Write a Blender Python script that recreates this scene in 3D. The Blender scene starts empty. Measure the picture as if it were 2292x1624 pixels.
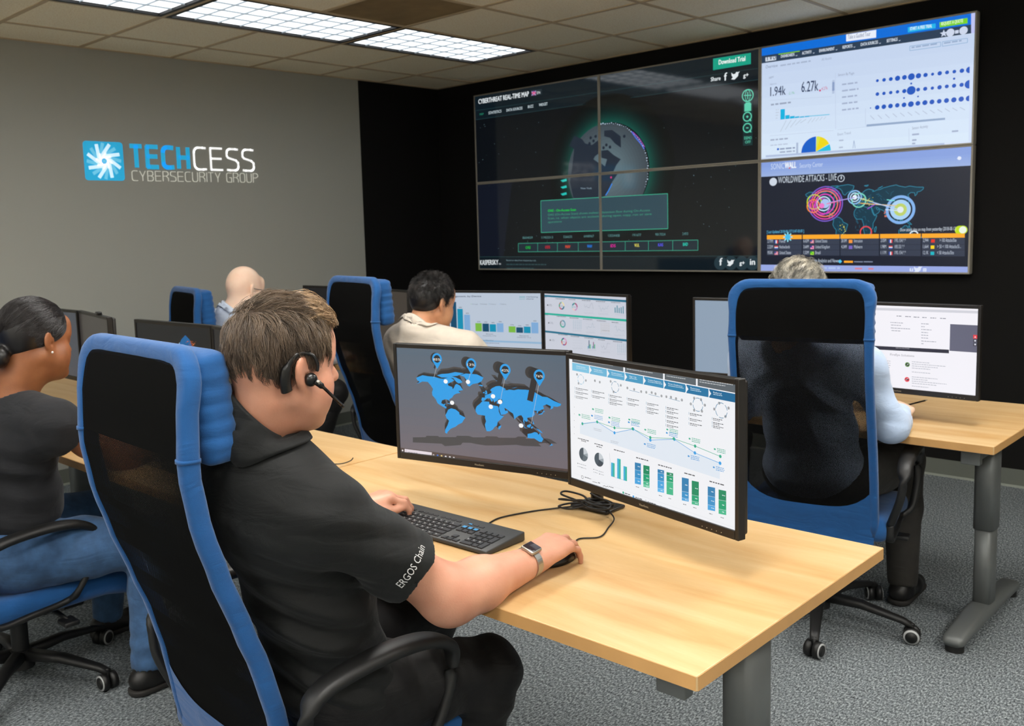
import bpy, bmesh, math, random
import numpy as np
from mathutils import Vector, Matrix, Euler
from mathutils.geometry import tessellate_polygon

SC = bpy.context.scene
COL = SC.collection
PI = math.pi

# ------------------------------------------------------------------ camera
cam_data = bpy.data.cameras.new('camera')
cam = bpy.data.objects.new('camera', cam_data)
COL.objects.link(cam)
cam_data.sensor_width = 36.0
cam_data.lens = 36.0 * 2099.6 / 2292.0
cam_data.shift_x = (1146.0 - 1032.0) / 2292.0
cam_data.shift_y = (754.6 - 812.0) / 2292.0
cam_data.clip_start = 0.05
cam.matrix_world = (Matrix.Translation((5.813, -5.722, 1.505)) @ Matrix.Rotation(0.777, 4, 'Z')
                    @ Matrix.Rotation(1.457, 4, 'X') @ Matrix.Rotation(-0.032, 4, 'Z'))
SURVEY = cam.matrix_world.copy()      # fixed viewpoint from which positions on the screens were read off
cam_data.dof.use_dof = True
cam_data.dof.focus_distance = 1.95
cam_data.dof.aperture_fstop = 9.0
SC.camera = cam

# ------------------------------------------------------------------ world, exposure
world = bpy.data.worlds.new('world')
SC.world = world
world.use_nodes = True
world.node_tree.nodes['Background'].inputs[0].default_value = (0.6, 0.6, 0.62, 1)
world.node_tree.nodes['Background'].inputs[1].default_value = 0.05
SC.view_settings.view_transform = 'Standard'
SC.view_settings.look = 'None'
SC.view_settings.exposure = 0.0
SC.view_settings.gamma = 1.0
SC.view_settings.use_curve_mapping = False
UNSEEN_PANEL_LIGHT = 22.5        # radiance of the ceiling panels added out of view, the room's main light

ROW_LIGHT = 2.0          # the dimmer row along the grey wall

# room: x = 0 left wall, y = 0 black back wall (camera looks towards -x +y), z up
H = 2.695
X1, Y1 = 8.6, -9.2
T = 0.6096
CX0, CY0 = 0.427, -0.648

# ------------------------------------------------------------------ colours and materials
def lin(c):
    c = c / 255.0
    return c / 12.92 if c <= 0.04045 else ((c + 0.055) / 1.055) ** 2.4
def rgb(r, g, b):
    return (lin(r), lin(g), lin(b), 1.0)

def new_mat(name):
    m = bpy.data.materials.new(name)
    m.use_nodes = True
    return m, m.node_tree.nodes, m.node_tree.links, m.node_tree.nodes['Principled BSDF']

def simple(name, col, rough=0.5, metal=0.0, spec=0.5, bump=0.0, bscale=200.0, sheen=0.0, var=0.0, vscale=8.0):
    m, n, l, b = new_mat(name)
    b.inputs['Base Color'].default_value = col
    b.inputs['Roughness'].default_value = rough
    b.inputs['Metallic'].default_value = metal
    b.inputs['Specular IOR Level'].default_value = spec
    if sheen:
        b.inputs['Sheen Weight'].default_value = sheen
        b.inputs['Sheen Roughness'].default_value = 0.5
    tc = n.new('ShaderNodeTexCoord')
    if var:
        t = n.new('ShaderNodeTexNoise'); t.inputs['Scale'].default_value = vscale; t.inputs['Detail'].default_value = 5
        l.new(tc.outputs['Object'], t.inputs['Vector'])
        r = n.new('ShaderNodeValToRGB')
        r.color_ramp.elements[0].position = 0.3; r.color_ramp.elements[1].position = 0.7
        r.color_ramp.elements[0].color = tuple(c * (1 - var) for c in col[:3]) + (1,)
        r.color_ramp.elements[1].color = tuple(min(1, c * (1 + var)) for c in col[:3]) + (1,)
        l.new(t.outputs['Fac'], r.inputs['Fac']); l.new(r.outputs['Color'], b.inputs['Base Color'])
    if bump:
        t2 = n.new('ShaderNodeTexNoise'); t2.inputs['Scale'].default_value = bscale; t2.inputs['Detail'].default_value = 4
        l.new(tc.outputs['Object'], t2.inputs['Vector'])
        bp = n.new('ShaderNodeBump'); bp.inputs['Strength'].default_value = bump; bp.inputs['Distance'].default_value = 0.002
        l.new(t2.outputs['Fac'], bp.inputs['Height']); l.new(bp.outputs['Normal'], b.inputs['Normal'])
    return m

def skin_mat(name, col, dark):
    m, n, l, b = new_mat(name)
    tc = n.new('ShaderNodeTexCoord')
    t = n.new('ShaderNodeTexNoise'); t.inputs['Scale'].default_value = 14; t.inputs['Detail'].default_value = 6
    l.new(tc.outputs['Object'], t.inputs['Vector'])
    r = n.new('ShaderNodeValToRGB')
    r.color_ramp.elements[0].position = 0.25; r.color_ramp.elements[1].position = 0.75
    r.color_ramp.elements[0].color = dark; r.color_ramp.elements[1].color = col
    l.new(t.outputs['Fac'], r.inputs['Fac']); l.new(r.outputs['Color'], b.inputs['Base Color'])
    b.inputs['Roughness'].default_value = 0.48
    b.inputs['Subsurface Weight'].default_value = 0.15
    b.inputs['Subsurface Radius'].default_value = (0.012, 0.005, 0.003)
    b.inputs['Subsurface Scale'].default_value = 1.0
    t2 = n.new('ShaderNodeTexNoise'); t2.inputs['Scale'].default_value = 260; t2.inputs['Detail'].default_value = 3
    l.new(tc.outputs['Object'], t2.inputs['Vector'])
    bp = n.new('ShaderNodeBump'); bp.inputs['Strength'].default_value = 0.25; bp.inputs['Distance'].default_value = 0.001
    l.new(t2.outputs['Fac'], bp.inputs['Height']); l.new(bp.outputs['Normal'], b.inputs['Normal'])
    return m

def cloth_mat(name, col, rough=0.85, var=0.12, sheen=0.3, weave=900.0, stripe=False, bump=0.35):
    m, n, l, b = new_mat(name)
    tc = n.new('ShaderNodeTexCoord')
    t = n.new('ShaderNodeTexNoise'); t.inputs['Scale'].default_value = 22; t.inputs['Detail'].default_value = 8
    l.new(tc.outputs['Object'], t.inputs['Vector'])
    r = n.new('ShaderNodeValToRGB')
    r.color_ramp.elements[0].position = 0.3; r.color_ramp.elements[1].position = 0.7
    r.color_ramp.elements[0].color = tuple(c * (1 - var) for c in col[:3]) + (1,)
    r.color_ramp.elements[1].color = tuple(min(1, c * (1 + var)) for c in col[:3]) + (1,)
    l.new(t.outputs['Fac'], r.inputs['Fac']); l.new(r.outputs['Color'], b.inputs['Base Color'])
    b.inputs['Roughness'].default_value = rough
    b.inputs['Specular IOR Level'].default_value = 0.3
    b.inputs['Sheen Weight'].default_value = sheen
    w = n.new('ShaderNodeTexNoise'); w.inputs['Scale'].default_value = weave; w.inputs['Detail'].default_value = 2
    l.new(tc.outputs['Object'], w.inputs['Vector'])
    bp = n.new('ShaderNodeBump'); bp.inputs['Strength'].default_value = bump; bp.inputs['Distance'].default_value = 0.001
    l.new(w.outputs['Fac'], bp.inputs['Height'])
    # soft creases
    c = n.new('ShaderNodeTexNoise'); c.inputs['Scale'].default_value = 9; c.inputs['Detail'].default_value = 3; c.inputs['Distortion'].default_value = 1.2
    mp = n.new('ShaderNodeMapping'); mp.inputs['Scale'].default_value = (1.0, 0.8, 2.4); mp.inputs['Rotation'].default_value = (0.4, 0.2, 0)
    l.new(tc.outputs['Object'], mp.inputs['Vector']); l.new(mp.outputs['Vector'], c.inputs['Vector'])
    bp2 = n.new('ShaderNodeBump'); bp2.inputs['Strength'].default_value = 0.35; bp2.inputs['Distance'].default_value = 0.012
    l.new(c.outputs['Fac'], bp2.inputs['Height']); l.new(bp.outputs['Normal'], bp2.inputs['Normal'])
    l.new(bp2.outputs['Normal'], b.inputs['Normal'])
    return m

def hair_mat(name):
    m, n, l, b = new_mat(name)
    a = n.new('ShaderNodeAttribute'); a.attribute_name = 'tint'
    l.new(a.outputs['Color'], b.inputs['Base Color'])
    b.inputs['Roughness'].default_value = 0.38
    b.inputs['Specular IOR Level'].default_value = 0.55
    return m

_em = {}
def screen_col(r, g, b, k=1.0, gloss=0.22):
    key = (r, g, b, k, gloss)
    if key not in _em:
        m, n, l, bs = new_mat('lit_pixels_%02x%02x%02x' % (r, g, b))
        bs.inputs['Base Color'].default_value = (0.004, 0.004, 0.004, 1)
        bs.inputs['Emission Color'].default_value = rgb(r, g, b)
        bs.inputs['Emission Strength'].default_value = k
        bs.inputs['Roughness'].default_value = gloss
        bs.inputs['Specular IOR Level'].default_value = 0.5 if gloss > .1 else 0.8
        _em[key] = m
    return _em[key]

M = {}
def build_materials():
    # grey painted wall, with a soft roller texture
    M['wall_grey'] = simple('grey_wall_paint', rgb(168, 169, 161), 0.8, bump=0.15, bscale=90, spec=0.2)
    M['wall_white'] = simple('white_wall_paint', rgb(232, 228, 218), 0.8, bump=0.1, bscale=90, spec=0.2)
    M['wall_black'] = simple('black_wall_paint', rgb(15, 14, 13), 0.75, bump=0.15, bscale=90, spec=0.2)
    M['baseboard'] = simple('grey_vinyl_baseboard', rgb(98, 102, 94), 0.6)
    M['base_lip'] = simple('pale_baseboard_lip', rgb(150, 156, 146), 0.6)
    # ceiling tile: pin-holed mineral board
    m, n, l, b = new_mat('ceiling_tile_board'); M['tile'] = m
    tc = n.new('ShaderNodeTexCoord'); t = n.new('ShaderNodeTexNoise'); t.inputs['Scale'].default_value = 120; t.inputs['Detail'].default_value = 6
    l.new(tc.outputs['Object'], t.inputs['Vector'])
    r = n.new('ShaderNodeValToRGB'); r.color_ramp.elements[0].position = 0.34; r.color_ramp.elements[1].position = 0.5
    r.color_ramp.elements[0].color = rgb(240, 226, 196); r.color_ramp.elements[1].color = rgb(255, 248, 224)
    l.new(t.outputs['Fac'], r.inputs['Fac']); l.new(r.outputs['Color'], b.inputs['Base Color']); b.inputs['Roughness'].default_value = 0.95
    bp = n.new('ShaderNodeBump'); bp.inputs['Strength'].default_value = 0.5; bp.inputs['Distance'].default_value = 0.003
    l.new(t.outputs['Fac'], bp.inputs['Height']); l.new(bp.outputs['Normal'], b.inputs['Normal'])
    M['tile_stained'] = simple('stained_ceiling_tile', rgb(138, 118, 84), 0.95, var=0.22, vscale=5)
    M['tbar'] = simple('ceiling_grid_metal', rgb(196, 178, 146), 0.6)
    M['troffer'] = simple('black_light_trim', rgb(14, 13, 12), 0.5)
    M['lens_rib'] = simple('lens_rib_plastic', rgb(165, 176, 184), 0.5)
    m, n, l, b = new_mat('added_fluorescent_lens'); M['lens'] = m
    b.inputs['Base Color'].default_value = (0.8, 0.8, 0.8, 1)
    b.inputs['Emission Color'].default_value = (1.0, 0.97, 0.925, 1); b.inputs['Emission Strength'].default_value = UNSEEN_PANEL_LIGHT
    M['lens_dim'] = m.copy(); M['lens_dim'].name = 'fluorescent_lens_dimmed'; M['lens_dim'].node_tree.nodes['Principled BSDF'].inputs['Emission Strength'].default_value = ROW_LIGHT; M['lens_dim'].node_tree.nodes['Principled BSDF'].inputs['Emission Color'].default_value = (0.93, 0.965, 1.0, 1)
    # carpet
    m, n, l, b = new_mat('grey_loop_carpet'); M['carpet'] = m
    tc = n.new('ShaderNodeTexCoord')
    t = n.new('ShaderNodeTexNoise'); t.inputs['Scale'].default_value = 175; t.inputs['Detail'].default_value = 5; t.inputs['Roughness'].default_value = 0.78
    mp = n.new('ShaderNodeMapping'); mp.inputs['Scale'].default_value = (1.0, 0.45, 1.0)
    l.new(tc.outputs['Object'], mp.inputs['Vector']); l.new(mp.outputs['Vector'], t.inputs['Vector'])
    r = n.new('ShaderNodeValToRGB')
    e = r.color_ramp.elements
    e[0].position = 0.36; e[0].color = rgb(44, 47, 50); e[1].position = 0.66; e[1].color = rgb(198, 205, 207)
    k = e.new(0.5); k.color = rgb(112, 119, 122)
    l.new(t.outputs['Fac'], r.inputs['Fac']); l.new(r.outputs['Color'], b.inputs['Base Color'])
    b.inputs['Roughness'].default_value = 1.0; b.inputs['Specular IOR Level'].default_value = 0.1
    bp = n.new('ShaderNodeBump'); bp.inputs['Strength'].default_value = 0.9; bp.inputs['Distance'].default_value = 0.006
    l.new(t.outputs['Fac'], bp.inputs['Height']); l.new(bp.outputs['Normal'], b.inputs['Normal'])
    # birch veneer
    m, n, l, b = new_mat('birch_veneer'); M['birch'] = m
    tc = n.new('ShaderNodeTexCoord'); mp = n.new('ShaderNodeMapping'); mp.inputs['Scale'].default_value = (0.7, 4.5, 1.0)
    l.new(tc.outputs['Object'], mp.inputs['Vector'])
    t = n.new('ShaderNodeTexNoise'); t.inputs['Scale'].default_value = 2.6; t.inputs['Detail'].default_value = 6; t.inputs['Distortion'].default_value = 0.6
    l.new(mp.outputs['Vector'], t.inputs['Vector'])
    t3 = n.new('ShaderNodeTexNoise'); t3.inputs['Scale'].default_value = 60; t3.inputs['Detail'].default_value = 3
    l.new(mp.outputs['Vector'], t3.inputs['Vector'])
    r = n.new('ShaderNodeValToRGB'); e = r.color_ramp.elements
    e[0].position = 0.30; e[0].color = rgb(190, 147, 91); e[1].position = 0.66; e[1].color = rgb(208, 177, 129)
    l.new(t.outputs['Fac'], r.inputs['Fac'])
    mx = n.new('ShaderNodeMixRGB'); mx.blend_type = 'MULTIPLY'; mx.inputs[0].default_value = 0.12
    l.new(r.outputs['Color'], mx.inputs[1]); l.new(t3.outputs['Fac'], mx.inputs[2])
    l.new(mx.outputs['Color'], b.inputs['Base Color']); b.inputs['Roughness'].default_value = 0.42; b.inputs['Specular IOR Level'].default_value = 0.35
    M['birch_edge'] = simple('birch_edge_band', rgb(196, 150, 92), 0.5, var=0.1)
    M['desk_metal'] = simple('grey_desk_metal', rgb(104, 107, 106), 0.45, metal=0.3)
    M['black_foot'] = simple('black_glide', rgb(16, 16, 16), 0.6)
    M['blue'] = cloth_mat('blue_chair_fabric', rgb(22, 80, 138), sheen=0.2, var=0.06, bump=0.5)
    M['blackplastic'] = simple('black_chair_plastic', rgb(18, 18, 18), 0.5)
    M['caster_ring'] = simple('grey_caster_ring', rgb(170, 172, 172), 0.4)
    # black open mesh: holes in a hexagonal pattern through real geometry coordinates
    m, n, l, b = new_mat('black_open_mesh'); M['mesh'] = m
    b.inputs['Base Color'].default_value = rgb(11, 11, 11); b.inputs['Roughness'].default_value = 0.9; b.inputs['Specular IOR Level'].default_value = 0.08
    uv = n.new('ShaderNodeUVMap'); uv.uv_map = 'UVMap'
    def hexset(off):
        mp = n.new('ShaderNodeMapping'); mp.inputs['Scale'].default_value = (1 / 0.0046, 1 / 0.0050, 1); mp.inputs['Location'].default_value = (off, off, 0)
        l.new(uv.outputs['UV'], mp.inputs['Vector'])
        fr = n.new('ShaderNodeVectorMath'); fr.operation = 'FRACTION'; l.new(mp.outputs['Vector'], fr.inputs[0])
        sb = n.new('ShaderNodeVectorMath'); sb.operation = 'SUBTRACT'; sb.inputs[1].default_value = (0.5, 0.5, 0); l.new(fr.outputs['Vector'], sb.inputs[0])
        ln = n.new('ShaderNodeVectorMath'); ln.operation = 'LENGTH'; l.new(sb.outputs['Vector'], ln.inputs[0])
        lt = n.new('ShaderNodeMath'); lt.operation = 'LESS_THAN'; lt.inputs[1].default_value = 0.18; l.new(ln.outputs['Value'], lt.inputs[0])
        return lt
    a1, a2 = hexset(0.0), hexset(0.5)
    ad = n.new('ShaderNodeMath'); ad.operation = 'MAXIMUM'; l.new(a1.outputs[0], ad.inputs[0]); l.new(a2.outputs[0], ad.inputs[1])
    inv = n.new('ShaderNodeMath'); inv.operation = 'SUBTRACT'; inv.inputs[0].default_value = 1.0; l.new(ad.outputs[0], inv.inputs[1])
    l.new(inv.outputs[0], b.inputs['Alpha'])
    M['meshsolid'] = simple('black_mesh_backing', rgb(13, 13, 13), 0.9, spec=0.08)
    # electronics
    M['bezel'] = simple('black_monitor_plastic', rgb(26, 23, 20), 0.38)
    M['silver'] = simple('silver_bezel', rgb(150, 148, 140), 0.32, metal=0.7)
    M['wallbezel'] = simple('thin_grey_display_bezel', rgb(165, 160, 148), 0.4, metal=0.2)
    M['kb_body'] = simple('dark_keyboard_plastic', rgb(52, 52, 51), 0.5)
    M['key'] = simple('black_keycap', rgb(30, 30, 31), 0.45)
    M['key_print'] = simple('pale_key_legend', rgb(170, 170, 168), 0.6)
    M['key_blue'] = simple('blue_key_legend', rgb(50, 130, 180), 0.6)
    M['cable'] = simple('black_cable', rgb(14, 13, 13), 0.45)
    M['logo_print'] = simple('pale_logo_print', rgb(176, 164, 140), 0.5)
    M['steel'] = simple('brushed_steel', rgb(178, 172, 162), 0.3, metal=0.9)
    M['watch_glass'] = simple('watch_glass', rgb(42, 34, 38), 0.12)
    M['white'] = simple('white_vinyl', rgb(250, 250, 250), 0.5)
    M['logo_grey'] = simple('pale_grey_vinyl', rgb(205, 205, 195), 0.5)
    M['logo_blue'] = simple('bright_blue_vinyl', rgb(38, 180, 232), 0.5)
    M['logo_lt'] = simple('light_blue_vinyl', rgb(110, 205, 245), 0.5)
    M['logo_lt2'] = simple('pale_blue_vinyl', rgb(205, 236, 250), 0.5)
    for k_, st_ in (('white', .75), ('logo_grey', .50), ('logo_blue', .42), ('logo_lt', .50), ('logo_lt2', .70)):      # glow added to the vinyl so the wall sign reads bright
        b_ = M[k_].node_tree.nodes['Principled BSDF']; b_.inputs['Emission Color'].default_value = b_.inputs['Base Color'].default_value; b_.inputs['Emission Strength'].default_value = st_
    M['embroid'] = simple('white_embroidery', rgb(205, 205, 205), 0.8)
    # people
    M['skin_fair'] = skin_mat('fair_skin', rgb(204, 150, 124), rgb(186, 128, 102))
    M['skin_pale'] = skin_mat('pale_skin', rgb(248, 218, 194), rgb(240, 200, 174))
    M['skin_tan'] = skin_mat('tan_skin', rgb(210, 156, 116), rgb(188, 130, 94))
    M['skin_brown'] = skin_mat('brown_skin', rgb(158, 100, 62), rgb(126, 76, 46))
    M['polo'] = cloth_mat('black_polo_knit', rgb(15, 17, 17), sheen=0.06, rough=0.7)
    M['tee'] = cloth_mat('charcoal_cotton', rgb(27, 28, 31), sheen=0.06)
    M['denim'] = cloth_mat('blue_denim', rgb(56, 86, 122), sheen=0.1, var=0.3, weave=700)
    M['blacktrouser'] = cloth_mat('black_trouser_cloth', rgb(15, 14, 15), rough=0.6, sheen=0.04)
    M['cream'] = cloth_mat('cream_shirt_cloth', rgb(200, 190, 176), sheen=0.1, var=0.05)
    M['paleblue'] = cloth_mat('pale_blue_shirt_cloth', rgb(206, 218, 236), sheen=0.1, var=0.05)
    M['lightblue'] = cloth_mat('light_blue_shirt_cloth', rgb(178, 196, 222), sheen=0.1, var=0.05)
    M['greypants'] = cloth_mat('grey_trouser_cloth', rgb(52, 50, 47), sheen=0.05)
    M['shoe'] = simple('black_shoe_leather', rgb(18, 17, 17), 0.45)
    M['sole'] = simple('dark_rubber_sole', rgb(38, 36, 34), 0.7)
    M['hair'] = hair_mat('hair_strands')
    M['headset'] = simple('black_headset_plastic', rgb(12, 12, 12), 0.3)
    M['eye'] = simple('eye_white', rgb(225, 215, 205), 0.2)
    M['pearl'] = simple('white_pearl', rgb(230, 225, 220), 0.2)

# ------------------------------------------------------------------ object helpers
def tag(o, label=None, cat=None, group=None, kind=None):
    if label: o['label'] = label
    if cat: o['category'] = cat
    if group: o['group'] = group
    if kind: o['kind'] = kind
    return o

def empty(name, loc=(0, 0, 0), rotz=0.0, label=None, cat=None, group=None):
    o = bpy.data.objects.new(name, None)
    COL.objects.link(o)
    o.location = loc; o.rotation_euler = (0, 0, rotz); o.empty_display_size = 0.1
    return tag(o, label, cat, group)

def copy_tree(o, parent=None):
    c = o.copy(); COL.objects.link(c); c.parent = parent
    for ch in list(o.children):
        copy_tree(ch, c)
    return c

class MB:
    """collects shapes into one mesh; each shape has a material key"""
    def __init__(self):
        self.v = []; self.f = []; self.m = []; self.s = []; self.mats = []
    def mi(self, mat):
        if mat not in self.mats: self.mats.append(mat)
        return self.mats.index(mat)
    def add(self, vs, fs, mat, smooth=False):
        o = len(self.v); k = self.mi(mat)
        self.v += [tuple(p) for p in vs]
        for f in fs:
            self.f.append(tuple(i + o for i in f)); self.m.append(k); self.s.append(smooth)
        return self
    def box(self, x0, x1, y0, y1, z0, z1, mat, xf=None):
        vs = [Vector((x, y, z)) for z in (z0, z1) for y in (y0, y1) for x in (x0, x1)]
        if xf is not None: vs = [xf @ p for p in vs]
        return self.add(vs, [(0, 2, 3, 1), (4, 5, 7, 6), (0, 1, 5, 4), (2, 6, 7, 3), (0, 4, 6, 2), (1, 3, 7, 5)], mat)
    def rbox(self, x0, x1, y0, y1, z0, z1, mat, r=0.01, seg=3, xf=None, smooth=True):
        bm = bmesh.new()
        bmesh.ops.create_cube(bm, size=1.0)
        for v in bm.verts:
            v.co = Vector(((x0 + x1) / 2 + v.co.x * (x1 - x0), (y0 + y1) / 2 + v.co.y * (y1 - y0), (z0 + z1) / 2 + v.co.z * (z1 - z0)))
        bmesh.ops.bevel(bm, geom=bm.edges[:], offset=r, segments=seg, profile=0.5, affect='EDGES')
        self.bm(bm, mat, xf, smooth)
        return self
    def bm(self, bm, mat, xf=None, smooth=True):
        bm.verts.index_update()
        vs = [(xf @ v.co) if xf is not None else v.co.copy() for v in bm.verts]
        self.add(vs, [tuple(v.index for v in f.verts) for f in bm.faces], mat, smooth)
        bm.free()
    def sweep(self, path, rx, ry=None, n=10, mat=None, closed=False, up=(0, 0, 1), cap=True, power=2.0):
        """tube along path; section is a superellipse rx (sideways) x ry (along up)"""
        ry = ry if ry is not None else rx
        P = [Vector(p) for p in path]; N = len(P)
        U0 = Vector(up).normalized(); vs = []
        for i, p in enumerate(P):
            a = P[(i - 1) % N] if (closed or i > 0) else p
            b = P[(i + 1) % N] if (closed or i < N - 1) else p
            t = (b - a).normalized()
            s = t.cross(U0)
            if s.length < 1e-4: s = t.cross(Vector((1, 0, 0)))
            s.normalize(); u = s.cross(t).normalized()
            kx = rx[i] if hasattr(rx, '__len__') else rx
            ky = ry[i] if hasattr(ry, '__len__') else ry
            for j in range(n):
                an = 2 * PI * j / n
                c, q = math.cos(an), math.sin(an)
                c = math.copysign(abs(c) ** (2 / power), c); q = math.copysign(abs(q) ** (2 / power), q)
                vs.append(p + s * c * kx + u * q * ky)
        fs = []
        for i in range(N if closed else N - 1):
            for j in range(n):
                a0 = i * n + j; a1 = i * n + (j + 1) % n; b0 = ((i + 1) % N) * n + j; b1 = ((i + 1) % N) * n + (j + 1) % n
                fs.append((a0, a1, b1, b0))
        if not closed and cap:
            fs.append(tuple(reversed(range(n)))); fs.append(tuple((N - 1) * n + j for j in range(n)))
        return self.add(vs, fs, mat, True)
    def cyl(self, c, r, h, mat, n=20, axis='z', r2=None, smooth=True):
        r2 = r if r2 is None else r2
        vs = []
        for (z, rr) in ((0, r), (h, r2)):
            for j in range(n):
                a = 2 * PI * j / n
                p = (rr * math.cos(a), rr * math.sin(a), z)
                if axis == 'x': p = (p[2], p[0], p[1])
                if axis == 'y': p = (p[0], p[2], p[1])
                vs.append((c[0] + p[0], c[1] + p[1], c[2] + p[2]))
        fs = [(j, (j + 1) % n, n + (j + 1) % n, n + j) for j in range(n)]
        o = len(self.v)
        self.add(vs, fs, mat, smooth)
        self.add([vs[j] for j in range(n)], [tuple(reversed(range(n)))], mat)
        self.add([vs[n + j] for j in range(n)], [tuple(range(n))], mat)
        return self
    def build(self, name, parent=None, **kw):
        me = bpy.data.meshes.new(name)
        me.from_pydata(self.v, [], self.f)
        for m in self.mats: me.materials.append(m)
        me.polygons.foreach_set('material_index', self.m)
        me.polygons.foreach_set('use_smooth', self.s)
        me.update()
        bm = bmesh.new(); bm.from_mesh(me)
        bmesh.ops.recalc_face_normals(bm, faces=bm.faces[:])
        bm.to_mesh(me); bm.free()
        o = bpy.data.objects.new(name, me); COL.objects.link(o)
        if parent is not None: o.parent = parent
        return tag(o, kw.get('label'), kw.get('cat'), kw.get('group'), kw.get('kind'))

def crspline(pts, n=8):
    P = [Vector(p) for p in pts]; out = []
    for i in range(len(P) - 1):
        p0 = P[max(i - 1, 0)]; p1 = P[i]; p2 = P[i + 1]; p3 = P[min(i + 2, len(P) - 1)]
        for k in range(n):
            t = k / n
            out.append(0.5 * ((2 * p1) + (p2 - p0) * t + (2 * p0 - 5 * p1 + 4 * p2 - p3) * t * t + (3 * p1 - p0 - 3 * p2 + p3) * t ** 3))
    out.append(P[-1]); return out

build_materials()
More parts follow.
